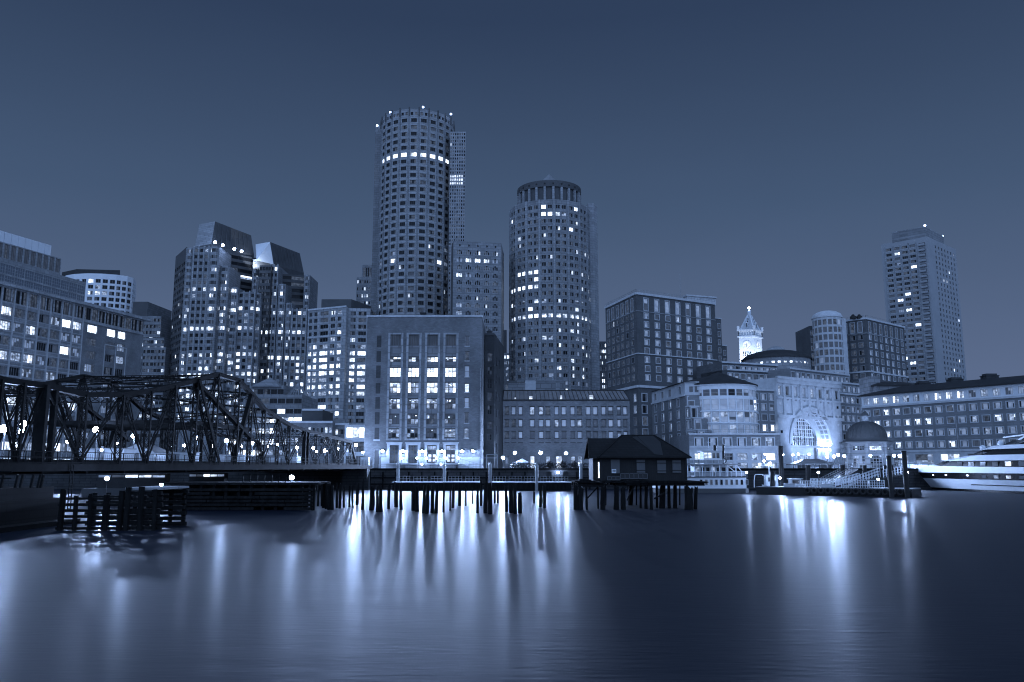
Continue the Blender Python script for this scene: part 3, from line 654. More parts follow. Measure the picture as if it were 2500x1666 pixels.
for bi, (p, q) in enumerate(bays):
    x0, x1 = Xof(p, Y, 20)+.38, Xof(q, Y, 20)-.38; sp = MB(); prev = cut(843)
    for ri, (t, u_) in enumerate([(817, 844)]+R_):
        z1, z0 = cut(t), cut(u_)
        if ri: sp = MB(); sp.box(x0, x1, Y+.28, Y+.5, z1, prev, 0); LL.part('spandrel', sp, ['midgrey', 'grey'])
        prev = z0; f = MB(); gl = MB(); rng = random.Random(bi*10+ri)
        w = x1-x0
        if ri == 0:
            for k in range(7): f.box(x0+w*k/6-.06, x0+w*k/6+.06, Y+.3, Y+.42, z0, z1, 0)
            f.box(x0, x1, Y+.3, Y+.42, z1-.12, z1-.0, 0); gl.poly([(x0,Y+.43,z0),(x1,Y+.43,z0),(x1,Y+.43,z1),(x0,Y+.43,z1)], 2)
        else:
            xs = [x0, x0+w*.3, x0+w*.68, x1]; zs_ = [z0, z0+(z1-z0)*.5, z1]; h = z1-z0
            for xx in xs: f.box(xx-.06, xx+.06, Y+.3, Y+.42, z0, z1, 0)
            for zz in (z0+.06, zs_[1], z1-.06): f.box(x0, x1, Y+.29, Y+.43, zz-.06, zz+.06, 0)
            f.box(x0, x1, Y+.2, Y+.44, z1-.25, z1-.02, 0)
            pal = {1: [1,4,5,4,1,5], 2: [5,4,5,4,5,5], 3: [4,3,5,4,4,3], 4: [1,3,3,4,1,3], 5: [3,1,6,1,3,6], 6: [3,1,3,0,1,6]}[ri]
            for i in range(3):
                for j in range(2):
                    c = rng.choice(pal) if not (ri == 2 and j == 0) else 5
                    gl.poly([(xs[i],Y+.4,zs_[j]),(xs[i+1],Y+.4,zs_[j]),(xs[i+1],Y+.4,zs_[j+1]),(xs[i],Y+.4,zs_[j+1])], c)
            for k in range(rng.randrange(2, 5) if ri in (2,3,4) else 1):      # ceiling lamps seen inside
                lx = rng.uniform(x0+.3, x1-.5); lz = z1-rng.uniform(.4, .8); gl.box(lx, lx+.3, Y+.36, Y+.39, lz, lz+.1, 5)
        fo = f.build('window', ['darkgrey'], LL.root); gl.build('pane', ['g0','g1','g6','g3','g4','g5','g6'], fo)
sm = MB(); SR = [(822, 845), (860, 881), (895, 920), (938, 958), (972, 995), (1009, 1033), (1047, 1070)]
for i, (t, u_) in enumerate(SR):
    x0, x1 = Xof(1134.5, Y, 20), Xof(1145, Y, 20); z0, z1 = cut(u_), cut(t); f = MB(); g_ = [6, 1, 2, 4, 2, 1, 3][i]
    f.box(x0-.05, x0+.08, Y-.06, Y+.05, z0, z1, 0); f.box(x1-.08, x1+.05, Y-.06, Y+.05, z0, z1, 0); f.box(x0-.05, x1+.05, Y-.08, Y+.05, z1, z1+.16, 1); f.box(x0-.12, x1+.12, Y-.1, Y+.05, z0-.15, z0, 2); f.box(x0, x1, Y-.05, Y+.05, (z0+z1)/2-.04, (z0+z1)/2+.04, 0)
    f.poly([(x0,Y-.02,z0),(x1,Y-.02,z0),(x1,Y-.02,z1),(x0,Y-.02,z1)], 3); f.build('narrow_window', ['midgrey', 'brickm', 'pale', 'g%d' % g_], LL.root)
    x0, x1 = Xof(917, Y, 20), Xof(928, Y, 20); sm.box(x0, x1, Y-.05, Y+.1, z0-.3, z1+.2, 0)
    if i == 6: sm.box(x0-.2, x1+.2, Y-.12, Y+.1, z0-.55, z0-.3, 1)
LL.part('bricked_up_windows', sm, ['brickm', 'pale'])
po = MB()
for k in range(4):
    p = 944+46*k; x0, x1, xi0, xi1 = [Xof(q, Y, 6) for q in (p, p+36, p+6, p+30)]; zp = cut(1083)
    po.box(x0, xi0, Y-.18, Y+.75, zp0-.3, zp, 0); po.box(xi1, x1, Y-.18, Y+.75, zp0-.3, zp, 0); po.box(xi0, xi1, Y-.18, Y+.75, zp1, zp, 0); po.box(x0-.15, x1+.15, Y-.28, Y-.0, zp, zp+.25, 0)
    d = MB(); d.box(xi0, xi1, Y+.7, Y+.74, zp0, zp1, 1)
    for xx in (xi0+.05, (xi0+xi1)/2, xi1-.05): d.box(xx-.05, xx+.05, Y+.62, Y+.7, zp0, zp1, 0)
    for zz in (zp0+(zp1-zp0)*.5, zp0+(zp1-zp0)*.72, zp1-.1): d.box(xi0, xi1, Y+.61, Y+.7, zz-.06, zz+.06, 0)
    if k > 1:
        for i in range(2):
            for j in range(2):
                xw = xi0+(xi1-xi0)*(.12+.46*i); d.box(xw, xw+(xi1-xi0)*.3, Y+.65, Y+.69, zp0+.3+.9*j, zp0+.9+.9*j, 2)
        d.box(xi0+.1, xi1-.1, Y+.66, Y+.69, zp0+(zp1-zp0)*.74, zp1-.2, 3)
    d.build('doorway', ['darkgrey', 'g1', 'g4', 'g3'], LL.root)
LL.part('portal', po, 'pale')
bs = MB(); xa, xb = Xof(930, Y, 5), b[0]+.05
bs.box(xa, xb, Y-.12, Y+.1, GZ, zp0-.3, 0)
for k in range(5):
    s0 = 930 if k == 0 else 944+46*(k-1)+36.4; s1 = 943.6+46*k if k < 4 else 1177; bs.box(Xof(s0, Y, 5), min(Xof(s1, Y, 5), xb), Y-.08, Y+.1, zp0-.3, cut(1117), 0)
LL.part('stone_base', bs, 'pale')
dk = MB(); x0, x1 = Xof(914, Y, 6), Xof(926, Y, 6); dk.box(x0, x1, Y-.06, Y+.1, GZ, cut(1100), 0); dk.box(x0-.15, x0, Y-.14, Y+.1, GZ, cut(1098), 1); dk.box(x1, x1+.15, Y-.14, Y+.1, GZ, cut(1098), 1); LL.part('side_door', dk, ['darkgrey', 'grey'])
cp = MB(); cp.box(a[0]-.2, b[0]+.2, Y-.2, Y+.6, zt-.01, zt+.35, 0); cp.box(a[0]-.2, a[0]+.5, Y+.6, Y+30, zt-.01, zt+.35, 0); cp.box(b[0]-.5, b[0]+.2, Y+.6, Y+30, zt-.01, zt+.35, 0); LL.part('coping', cp, 'pale')
pip = MB(); pip.tube((b[0]-.25, Y-.2, GZ), (b[0]-.25, Y-.2, cut(900)), .1, 6); LL.part('drain_pipe', pip, 'grey')
bk = (b[0]+.3, Y+30); LL.facade(b, bk, GZ, zt, rows_down(cut(880), 3.4, 6, 2), [(4, 5.2), (12, 13.2)], 'single', 'dark', .3); LL.facade((a[0], Y+30), a, GZ, zt); LL.cap([a, b, bk, (a[0], Y+30)], zt-.1, 0)
LL.finish()
ch = MB(); p = U(1033, 760, 182); ch.cbox((p.x, p.y, zt+.9), (1.0, 1.0, 2.2), 0); ch.cbox((p.x, p.y, zt+2.1), (1.3, 1.3, .25), 0); tag(ch.build('chimney', 'brickm'), 'small dark chimney stack on the roof of the brick power house', 'chimney')
# terrace, steps, benches
tr = thing('terrace', 'raised stone terrace with steps along the foot of the brick power house', 'terrace', (Xof(1030, 172, 4), 172, GZ))
t = MB(); xa, xb = Xof(945, 172, 5), Xof(1120, 172, 5); zt_ = Zof(1131, 172); t.box(xa, xb, 170.2, Y-.15, zt_-.35, zt_, 0); t.box(xa+4, xb-.5, 170.5, Y-.2, GZ, zt_-.36, 1); t.build('platform', ['pale', 'midgrey'], tr)
s_ = MB()
for k in range(6): s_.box(xb+.01+k*.75, xb+.75+k*.75, 171, Y-.15, GZ, zt_-.2-(zt_-GZ)*k/6.5, 0)
s_.build('steps', 'pale', tr); r_ = MB()
for yy in (171.1,):
    r_.bar((xb, yy, zt_+1), (xb+4.6, yy, GZ+1.1), .07)
    for k in range(7): r_.bar((xb+k*.76, yy, zt_+1-(zt_-GZ-.1)*k/6.05), (xb+k*.76, yy, GZ+.1 if k > 4 else zt_-.6-(zt_-GZ)*k/6.5), .05)
r_.build('handrail', 'steelpale', tr)
def wall_lamp(label, px, py, group, m='lampw', r=.2):
    p = U(px, py, Y-.45); o = thing('wall_lamp', label, 'wall lamp', (p.x, Y-.1, p.z), group)
    b_ = MB(); b_.sphere(p, r, 8); b_.build('globe', m, o); b_ = MB(); b_.lathe([(.02, p.z+.42), (.3, p.z+.36), (.55, p.z+.1)], 12, (p.x, p.y)); b_.box(p.x-.5, p.x+.5, p.y+.24, p.y+.28, p.z-.45, p.z+.4); b_.build('added_shield', 'darkgrey', o); beam(o, p, 9000); b_ = MB(); b_.bar((p.x, Y, p.z+.25), (p.x, p.y, p.z+.25), .08); b_.tube((p.x, p.y, p.z+.12), (p.x, p.y, p.z+.34), .14, 8); b_.build('bracket', 'darkgrey', o)  # hood and back plate added to keep the globe's glare off the wall
for i, px in enumerate((934, 984, 1030, 1078, 1128, 1155)): wall_lamp(('glaring wall lamp between the side door and first portal of the brick power house', 'glaring wall lamp between the first and second portals of the brick power house', 'glaring wall lamp between the second and third portals of the brick power house', 'glaring wall lamp between the third and fourth portals of the brick power house', 'glaring wall lamp just right of the fourth portal of the brick power house', 'glaring wall lamp nearest the right corner of the brick power house')[i], px, 1101, 'wall lamps along the brick power house', 'lampw', .29)
for i, px in enumerate((980, 1018, 1042, 1066, 1089, 1119)):
    p = U(px, 1119, 172.5); o = thing('terrace_lamp', 'small low terrace lamp by the %s of the brick power house' % ('first portal', 'second portal', 'third portal left jamb', 'third portal right jamb', 'fourth portal left jamb', 'fourth portal right jamb')[i], 'lamp', (p.x, p.y, zt_), 'low lamps on the terrace')
    b_ = MB(); b_.sphere(p, .22, 8); b_.build('globe', 'lamps' if i else 'lamp', o); b_ = MB(); b_.tube((p.x, p.y, zt_), (p.x, p.y, p.z-.15), .05, 6); b_.build('post', 'darkgrey', o)
for i, px in enumerate((1030, 1077)):
    x, y0 = Xof(px, 169.2, 5), 169.2; o = thing('table', 'small dark outdoor table with a lamp before the terrace, %s' % ('the left one' , 'the right one')[i], 'table', (x, y0, GZ), 'tables before the terrace')
    b_ = MB(); zz = Zof(1128, y0); b_.box(x-.75, x+.75, y0-.4, y0+.4, zz-.08, zz); b_.build('table_top', 'darkgrey', o); b_ = MB()
    for sx in (-.65, .65):
        for sy in (-.3, .3): b_.bar((x+sx, y0+sy, GZ), (x+sx, y0+sy, zz-.08), .06)
    b_.build('legs', 'darkgrey', o); p = (x, y0-.2, zz-.5); b_ = MB(); b_.sphere(p, .16, 8); o2 = b_.build('bollard_lamp', ['lamp']); tag(o2, 'glaring low lamp under the %s outdoor table before the terrace' % ('left', 'right')[i], 'lamp', 'low lamps under the tables')
# ---------------------------------------------------------------- narrow dark block
Ym = 186; zt = Zof(814, Ym); a, b = at(1184, Ym, zt), at(1207, Ym, zt); Mn = Bld('narrow_brick_building', 'narrow dark brick building squeezed to the right of the brick power house', (a[0], Ym), ['brickm', 'darkgrey'])
Mn.facade(a, b, GZ, zt, [(Zof(p1, Ym), Zof(p0, Ym)) for p0, p1 in ((862, 883), (895, 915), (925, 949), (958, 980), (990, 1012), (1030, 1048), (1060, 1075))], [(.6, 1.65)], 'dkbig', W(dark=3, dim=1), .3, 0)
e = (b[0]+2, Ym+22); Mn.facade(b, e, GZ, zt, rows_down(zt-5, 4, 6, 2), [(4, 5.3), (10, 11.3)], 'dkbig', 'dark', .3); Mn.cap([a, b, e, (a[0], Ym+22)], zt); Mn.band(a, b, zt-.5, zt, .2, 'darkgrey'); Mn.finish()
lt_ = MB(); p = at(1195, Ym+3, zt); lt_.cbox((p[0], p[1], zt+.4), (1.2, 1.2, .8)); lt_.lathe([(.9, zt+.8), (.5, zt+1.1), (.02, zt+1.5)], 8, p); tag(lt_.build('roof_vent', 'darkgrey'), 'little lantern shaped vent on the narrow dark brick building', 'roof vent')
# ---------------------------------------------------------------- low brick warehouse with glass mansard
Yn = 205.; zt = Zof(977, Yn); zr = Zof(954, Yn+1.6); a, b = (Xof(1228, Yn, 15), Yn), (Xof(1538, Yn, 15), Yn); N_ = Bld('brick_warehouse', 'long low brick warehouse with rows of small windows under a sloped glass roof', ((a[0]+b[0])/2, Yn), ['brickn', 'brickm', 'darkgrey'])
cw = [(208,245),(272,310),(337,375),(447,490),(532,575),(597,640),(682,722),(750,793),(835,877),(900,943),(985,1027),(1052,1095),(1133,1175),(1198,1242),(1283,1318),(1340,1378)]
cc = [(Xof(1180+p/3.92, Yn, 14)-a[0], Xof(1180+q/3.92, Yn, 14)-a[0]) for p, q in cw]
rwn = [(Zof(930+q/3.92, Yn), Zof(930+p/3.92, Yn)) for p, q in ((250, 325), (373, 440), (487, 551), (597, 663))]
sty('warehouse', fw=.09, nx=1, nz=1, frame='darkgrey', surm='brickm', sill=.14)
def n_state(r, c, g):
    if r == 0 and c == 0: return 'spot'
    if r in (0, 1) and c in (3, 4, 6): return 'curt'
    if c == 0: return 'grey'
    return 'curt' if g.random() < .12 else ('grey' if r == 3 or g.random() < .3 else 'blind')
N_.facade(a, b, Zof(1092, Yn), zt, rwn, cc, 'warehouse', n_state, .22, 0)
N_.facade(a, b, GZ, Zof(1092, Yn), [(GZ+.2, Zof(1114, Yn))], [cc[i] for i in (0, 3, 5, 8, 9)]+[(cc[6][0]+.3, cc[7][1]-1.1)], 'warehouse', W(grey=2, mid=1, lit=1.2, dark=1), .3, 0)
arch = MB()
for r0, r1 in rwn:
    for u0, u1 in cc: arch.box(a[0]+u0-.12, a[0]+u1+.12, Yn-.05, Yn+.05, r1+.01, r1+.2)
N_.part('window_lintels', arch, 'brickm')
gl = MB(); fb = MB(); n = 30; xr0, xr1 = a[0]+.2, b[0]-1.2
for i in range(n):
    x0, x1 = a[0]+(b[0]-a[0])*i/n, a[0]+(b[0]-a[0])*(i+1)/n; y0, y1 = xr0+(xr1-xr0)*i/n, xr0+(xr1-xr0)*(i+1)/n
    gl.poly([(x0, Yn+.1, zt+.1), (x1, Yn+.1, zt+.1), (y1, Yn+1.7, zr), (y0, Yn+1.7, zr)], 1 if i in (14, 21) and 0 else 0)
for i in range(n+1):
    x0, y0 = a[0]+(b[0]-a[0])*i/n, xr0+(xr1-xr0)*i/n; fb.bar((x0, Yn+.04, zt+.1), (y0, Yn+1.64, zr), .09, .12)
fb.box(a[0]-.1, b[0]+.1, Yn-.12, Yn+.15, zt-.22, zt+.12); fb.box(xr0-.1, xr1+.1, Yn+1.55, Yn+1.9, zr-.05, zr+.18)
for px, w_, h_, mm in ((1258, .35, .35, 0), (1296, .8, .7, 0), (1370, .5, .9, 0), (1444, .9, 1.0, 0)):
    x = Xof(px, Yn, zt); gl.box(x-w_/2, x+w_/2, Yn+.15, Yn+.3, zt+.25, zt+.25+h_, 1)
N_.part('glass_roof', gl, ['g6', 'g4']); N_.part('roof_frame', fb, 'black')
lb = (a[0]-2.8, Yn+22); N_.facade(lb, a, GZ, zr, rows_down(zt-1.5, 3.1, 4, 1.8), [(3, 4.2), (8, 9.2), (13, 14.2), (18, 19.2)], 'warehouse', W(dark=2, dim=1), .2, 1); N_.facade(b, (b[0], Yn+22), GZ, zt); N_.cap([(xr0, Yn+1.7), (xr1, Yn+1.7), (b[0], Yn+22), lb], zr-.02, 2)
N_.finish()
for lab, p0, p1, q0, q1, m in (('pale cube shaped tank housing on the warehouse roof', 1282, 1308, 928, 953, 'pale'), ('long grey plant room on the warehouse roof', 1308, 1378, 930, 954, 'midgrey'), ('low pale plant room at the left of the warehouse roof', 1240, 1282, 938, 953, 'grey')):
    y = Yn+8; z0 = zr-.02; z1 = Zof(q0, y); b_ = MB(); x0, x1 = Xof(p0, y, z1), Xof(p1, y, z1); b_.box(x0, x1, y, y+4.5, z0, z1, 0); b_.box(x0-.12, x1+.12, y-.12, y+4.6, z1, z1+.15, 1)
    if m == 'midgrey':
        b_.box(x0+5.2, x0+6.2, y-.1, y, z0+.2, z1-.5, 1); b_.box(x0+4.3, x0+4.8, y+1, y+1.5, z1+.1, z1+1.3, 1)
    tag(b_.build('plant_room', [m, 'grey']), lab, 'plant room')
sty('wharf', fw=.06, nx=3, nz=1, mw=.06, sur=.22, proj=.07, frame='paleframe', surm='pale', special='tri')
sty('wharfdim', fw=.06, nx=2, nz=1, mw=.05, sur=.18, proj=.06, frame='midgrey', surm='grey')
sty('panel', fw=.22, nx=1, nz=1, mw=0, sur=.2, proj=.08, frame='grey', surm='pale')
sty('big', fw=.08, nx=3, nz=2, mw=.06, sur=.2, proj=.06, frame='paleframe', surm='pale')
sty('slim', fw=.06, nx=1, nz=1, sur=.14, proj=.05, surm='pale')
def box_mass(Bd, a, b, depth, z0, z1, wm=0, cap=None):
    a_, b_ = Vector(a), Vector(b); d = (b_-a_).normalized(); n = Vector((d.y, -d.x)); e, f = tuple(b_-n*depth), tuple(a_-n*depth)
    Bd.facade(b, e, z0, z1, wm=wm); Bd.facade(f, a, z0, z1, wm=wm); Bd.facade(e, f, z0, z1, wm=wm); Bd.cap([a, b, e, f], z1, wm if cap is None else cap)
# ---------------------------------------------------------------- tall dark brick wharf tower
z = Zof(716, 305); c0 = (Xof(1553, 305, z), 305.); c1 = corner(1478, 752, z); c2 = corner(1745, 742, z); zc = Zof(945, 305)
Pb = Bld('wharf_tower', 'tall dark brick block with pale framed windows and blank panels under its roof rail', c0, ['brickd', 'pale'])
LR, LLn = dist(c0, c2), dist(c1, c0); ph_ = 3.38
rP = rows_down(z-7.3, ph_, 8, 2.05); colR = cols_even(LR, 7, 2.15, 2.0, 1.2); colL = cols_even(LLn, 6, 2.3, .8, 1.8)
bl = lambda r, c, g: 'curt' if (r, c) in ((0, 3), (0, 4), (0, 5), (6, 2)) else ('blind' if g.random() < .93 else 'grey')
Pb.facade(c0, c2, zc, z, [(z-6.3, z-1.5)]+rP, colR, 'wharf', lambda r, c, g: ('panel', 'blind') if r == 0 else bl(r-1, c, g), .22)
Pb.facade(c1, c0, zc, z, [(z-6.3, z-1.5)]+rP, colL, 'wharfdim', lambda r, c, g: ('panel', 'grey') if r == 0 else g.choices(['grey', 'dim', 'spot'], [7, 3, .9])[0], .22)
for a, b in ((c0, c2), (c1, c0)):
    Pb.band(a, b, z-.5, z+.35, .5, 'pale'); Pb.band(a, b, z-6.9, z-6.65, .15, 'grey'); Pb.band(a, b, z-7.3-ph_*5+.3+.65, z-7.3-ph_*5+1.3, .3, 'pale'); Pb.band(a, b, zc-.2, zc+.7, .6, 'pale')
Pb.cap([c1, c0, c2, (c2[0]-15, c2[1]+25)], z); Pb.facade(c2, (c2[0]-15, c2[1]+25), GZ, z); Pb.facade((c2[0]-15, c2[1]+25), c1, GZ, z)
Pb.facade(c0, c2, GZ, zc, rows_down(zc-2.4, 4.4, 7, 2.9), [(1.6, 4.0)]+cols_even(LR-6, 5, 2.2)[1:], 'wharf', W(grey=3, dim=2, spot=1.5), .22); Pb.facade(c1, c0, GZ, zc, rows_down(zc-2.4, 4.4, 7, 2.9), [(LLn-4.5, LLn-2.0)], 'wharfdim', W(grey=3, dim=2, mid=.6), .22)
rail = MB()
for a, b in ((c1, c0), (c0, c2)):
    n = 26
    for k in range(n+1):
        p = lerp(a, b, k/n); rail.bar((p[0], p[1], z+.3), (p[0], p[1], z+1.5), .1)
    for h in (.9, 1.5): rail.bar((a[0], a[1], z+h), (b[0], b[1], z+h), .1)
Pb.part('roof_rail', rail, 'steelpale')
dr = (Vector(c2)-Vector(c0)).normalized(); nr = Vector((dr.y, -dr.x))
zP = z
for k, (px0, px1, pyt) in enumerate(((1742, 1762, 774), (1756, 1776, 838))):
    s0 = Vector(c2)-nr*(4+3*k)-dr*1; zz = Zof(pyt, s0.y); e0, e1 = tuple(s0), None; u1 = u_on(tuple(s0), tuple(s0+dr*10), px1, zz-8); e1 = tuple(s0+dr*u1)
    Pb.facade(e0, e1, GZ, zz, rows_down(zz-2.2, ph_, 10, 2.0), [(u1-2.0, u1-.7)], 'slim', W(grey=3, dim=1, spot=.6), .22); box_mass(Pb, e0, e1, 12, GZ, zz); Pb.band(e0, e1, zz-.3, zz+.2, .25, 'pale')
pt = MB(); q = U(1700, 715, 318); a, b = corner(1677, 716, z+4.2), corner(1747, 722, z+4.2); n_ = (b[1]-a[1], -(b[0]-a[0])); pt.prism([a, b, (b[0]-1, b[1]+8), (a[0]-1, a[1]+8)], z, z+3.0, 0); pt.prism([(a[0]-.4, a[1]-.4), (b[0]+.4, b[1]-.4), (b[0]-.6, b[1]+8), (a[0]-1.4, a[1]+8)], z+3.0, z+3.6, 0); Pb.part('roof_terrace', pt, 'pale')
Pb.finish(100)
m_ = U(1660, 668, 320); b_ = MB(); b_.tube((m_.x, m_.y, z), tuple(m_), .09, 5); tag(b_.build('flagpole', 'steelpale'), 'thin bare pole standing on the roof of the tall dark brick block', 'flagpole')
# ---------------------------------------------------------------- arch building, its wings, the rotunda
zR = Zof(922, 270); r0 = (Xof(1894, 270, zR), 270.); r1 = corner(2049, 938, zR); LRr = dist(r0, r1); dR = (Vector(r1)-Vector(r0)).normalized(); nR = Vector((dR.y, -dR.x))
R_b = Bld('arch_building', 'pale stone building with one huge floodlit arch through its front', ((r0[0]+r1[0])/2, (r0[1]+r1[1])/2), ['pale', 'grey', 'white'])
def RP(u, z_, dep=0.): p = Vector(r0)+dR*u-nR*dep; return (p.x, p.y, z_)
pc = lerp(r0, r1, .5); ra = 11.5; zs = Zof(1002, 280)-ra; uc = u_on(r0, r1, 1980, zs+4); za = zs+ra+3.2
w = R_b.w; nA_ = 24
w.poly([RP(0,GZ), RP(uc-ra,GZ), RP(uc-ra,zs), RP(0,zs)]); w.poly([RP(uc+ra,GZ), RP(LRr,GZ), RP(LRr,zs), RP(uc+ra,zs)])
ap = [(uc-ra*math.cos(math.pi*i/nA_), zs+ra*math.sin(math.pi*i/nA_)) for i in range(nA_+1)]
w.poly([RP(0,zs), RP(uc-ra,zs), RP(uc-ra,za), RP(0,za)]); w.poly([RP(uc+ra,zs), RP(LRr,zs), RP(LRr,za), RP(uc+ra,za)])
for i in range(nA_):
    (a, b), (c, d) = ap[i], ap[i+1]; w.poly([RP(a,b), RP(c,d), RP(c,za), RP(a,za)])
D = 5.0
vb = MB()
for i in range(nA_):
    (a, b), (c, d) = ap[i], ap[i+1]; vb.poly([RP(a,b), RP(a,b,D), RP(c,d,D), RP(c,d)], 0)
for u in (uc-ra, uc+ra): vb.poly([RP(u,GZ), RP(u,GZ,D), RP(u,zs,D), RP(u,zs)], 0)
R_b.part('vault', vb, 'pale', True)
cf_ = MB()
for i in range(1, 20):
    t0, t1 = math.pi*(i+.12)/20, math.pi*(i+.85)/20
    for k in range(2):
        d0, d1 = .6+k*1.6, 1.8+k*1.6; rr = ra-.06
        cf_.poly([RP(uc-rr*math.cos(t0), zs+rr*math.sin(t0), d0), RP(uc-rr*math.cos(t0), zs+rr*math.sin(t0), d1), RP(uc-rr*math.cos(t1), zs+rr*math.sin(t1), d1), RP(uc-rr*math.cos(t1), zs+rr*math.sin(t1), d0)], 0)
R_b.part('coffers', cf_, 'midgrey')
def ring(mb, ri, ro, d0, d1, mi=0, n=28, jamb=None):
    P_ = lambda r, t, d: RP(uc-r*math.cos(t), zs+r*math.sin(t), d)
    for i in range(n):
        t, s = math.pi*i/n, math.pi*(i+1)/n
        mb.poly([P_(ri,t,d0), P_(ro,t,d0), P_(ro,s,d0), P_(ri,s,d0)], mi); mb.poly([P_(ro,t,d0), P_(ro,t,d1), P_(ro,s,d1), P_(ro,s,d0)], mi); mb.poly([P_(ri,t,d1), P_(ri,t,d0), P_(ri,s,d0), P_(ri,s,d1)], mi)
rg = MB(); ring(rg, ra-.25, ra+1.2, -.5, .1); R_b.part('arch_ring', rg, 'pale')
rg = MB(); ri_ = ra-2.2; ring(rg, ri_, ra, D-1.2, D-.2)
for sgn in (-1, 1):
    u0, u1 = sorted((uc+sgn*ri_, uc+sgn*ra)); rg.poly([RP(u0,GZ,D-1.2), RP(u1,GZ,D-1.2), RP(u1,zs,D-1.2), RP(u0,zs,D-1.2)], 0); uu = uc+sgn*ri_; rg.poly([RP(uu,GZ,D-1.2), RP(uu,GZ,D), RP(uu,zs,D), RP(uu,zs,D-1.2)], 0)
R_b.part('inner_arch', rg, 'pale')
gw = MB(); n = 24; zi = zs-.8; fan = MB()
for i in range(n):
    t, s = math.pi*i/n, math.pi*(i+1)/n; a, b = (uc-ri_*math.cos(t), zs+ri_*math.sin(t)), (uc-ri_*math.cos(s), zs+ri_*math.sin(s)); gw.poly([RP(a[0],zi,D-.1), RP(b[0],zi,D-.1), RP(b[0],b[1],D-.1), RP(a[0],a[1],D-.1)], i % 3 == 1)
for k in range(-7, 8):
    u = k*ri_/7.5; h = math.sqrt(max(.01, ri_**2-u*u)); fan.bar(RP(uc+u, zi, D-.3), RP(uc+u, zs+h, D-.3), .32 if k % 3 == 0 else .16)
for k in range(1, 7):
    h = ri_*k/7; u = math.sqrt(ri_**2-h*h); fan.bar(RP(uc-u, zs+h, D-.3), RP(uc+u, zs+h, D-.3), .16 if k % 2 else .3)
fan.bar(RP(uc-ri_, zi, D-.3), RP(uc+ri_, zi, D-.3), .5)
fo = R_b.part('fan_window', fan, 'white'); gw.build('pane', ['g6', 'g3'], fo)
lw = MB(); lw.poly([RP(uc-ri_,GZ,D-.1), RP(uc+ri_,GZ,D-.1), RP(uc+ri_,zi,D-.1), RP(uc-ri_,zi,D-.1)], 0); R_b.part('back_wall', lw, 'pale')
for u0, u1, z0, z1, g_ in ((-6.2, -3.2, zi-6, zi-3, 'g2'), (-2, 5.5, zi-6, zi-2.6, 'g3'), (-2.5, 5.5, GZ, zi-7, 'g4')):
    f = MB(); q = MB(); n = max(2, int((u1-u0)/1.2))
    for k in range(n+1): f.bar(RP(uc+u0+(u1-u0)*k/n, z0, D-.3), RP(uc+u0+(u1-u0)*k/n, z1, D-.3), .14)
    for zz in (z0, (z0+z1)/2, z1): f.bar(RP(uc+u0, zz, D-.3), RP(uc+u1, zz, D-.3), .18)
    q.poly([RP(uc+u0,z0,D-.2), RP(uc+u1,z0,D-.2), RP(uc+u1,z1,D-.2), RP(uc+u0,z1,D-.2)]); fo = f.build('lobby_window', 'white', R_b.root); q.build('pane', g_, fo)
# upper storeys with pilasters
up = MB(); zt = zR; p0_, p1_ = u_on(r0, r1, 1912, zt-5), u_on(r0, r1, 2031, zt-5); pitch = (p1_-p0_)/6
cu = [(p0_+pitch*(i+.5)-.95, p0_+pitch*(i+.5)+.95) for i in range(6)]; sd = [(.9, 2.6), (LRr-2.9, LRr-1.2)]
R_b.facade(r0, r1, za, zt, [(zt-5.6, zt-2.6), (zt-11.0, zt-8.0)], sd[:1]+cu+sd[1:], 'slim', lambda r, c, g: (g.choice(['blind', 'grey', 'mid', 'dark']) if r else g.choice(['blind', 'curt', 'dark', 'curt'])), .5)
for i in range(7): R_b.fin(r0, r1, p0_+pitch*i, 1.1, zt-12.2, zt-2.2, .5, 'pale')
R_b.band(r0, r1, zt-1.6, zt+.4, .6, 'pale'); R_b.band(r0, r1, zt-.3, zt+.5, 1.0, 'pale'); R_b.band(r0, r1, zt-13.2, zt-12.2, .5, 'pale'); R_b.band(r0, r1, za+.1, za+.7, .4, 'pale'); R_b.band(r0, r1, zs-1.2, zs-.5, .25, 'pale')
rd = MB()
for u0, u1 in cu:
    p = RP((u0+u1)/2, zt-6.8, -.08); q = RP((u0+u1)/2, zt-6.8, .2); rd.tube(p, q, .6, 10)
R_b.part('roundel', rd, 'grey')
sm = 0
for side in (0, 1):
    for k in range(8):
        zz = za-.5-3.1*k
        if zz < 16: break
        u = 1.75 if not side else LRr-2.0; b_ = MB(); b_.box(-.55, .55, -.06, .05, 0, .9, 0); b_.box(-.7, .7, -.1, .05, -.12, 0, 1); p = RP(u, zz-1.5, 0); o = b_.build('small_window', [('g0' if (k*3+side) % 4 == 1 else 'g2'), 'pale']); o.parent = R_b.root; o.matrix_parent_inverse = Matrix.Translation(-Vector(ROOTLOC[R_b.root.name])); o.matrix_basis = Matrix.Translation(p) @ Matrix.Rotation(math.atan2(dR.y, dR.x), 4, 'Z')
        b_2 = None
for side, u in ((0, 1.75), (1, LRr-2.0)): R_b.fin(r0, r1, u, .12, GZ, za, .12, 'grey') if 0 else None
box_mass(R_b, r0, r1, 14, GZ, zt); R_b.finish()
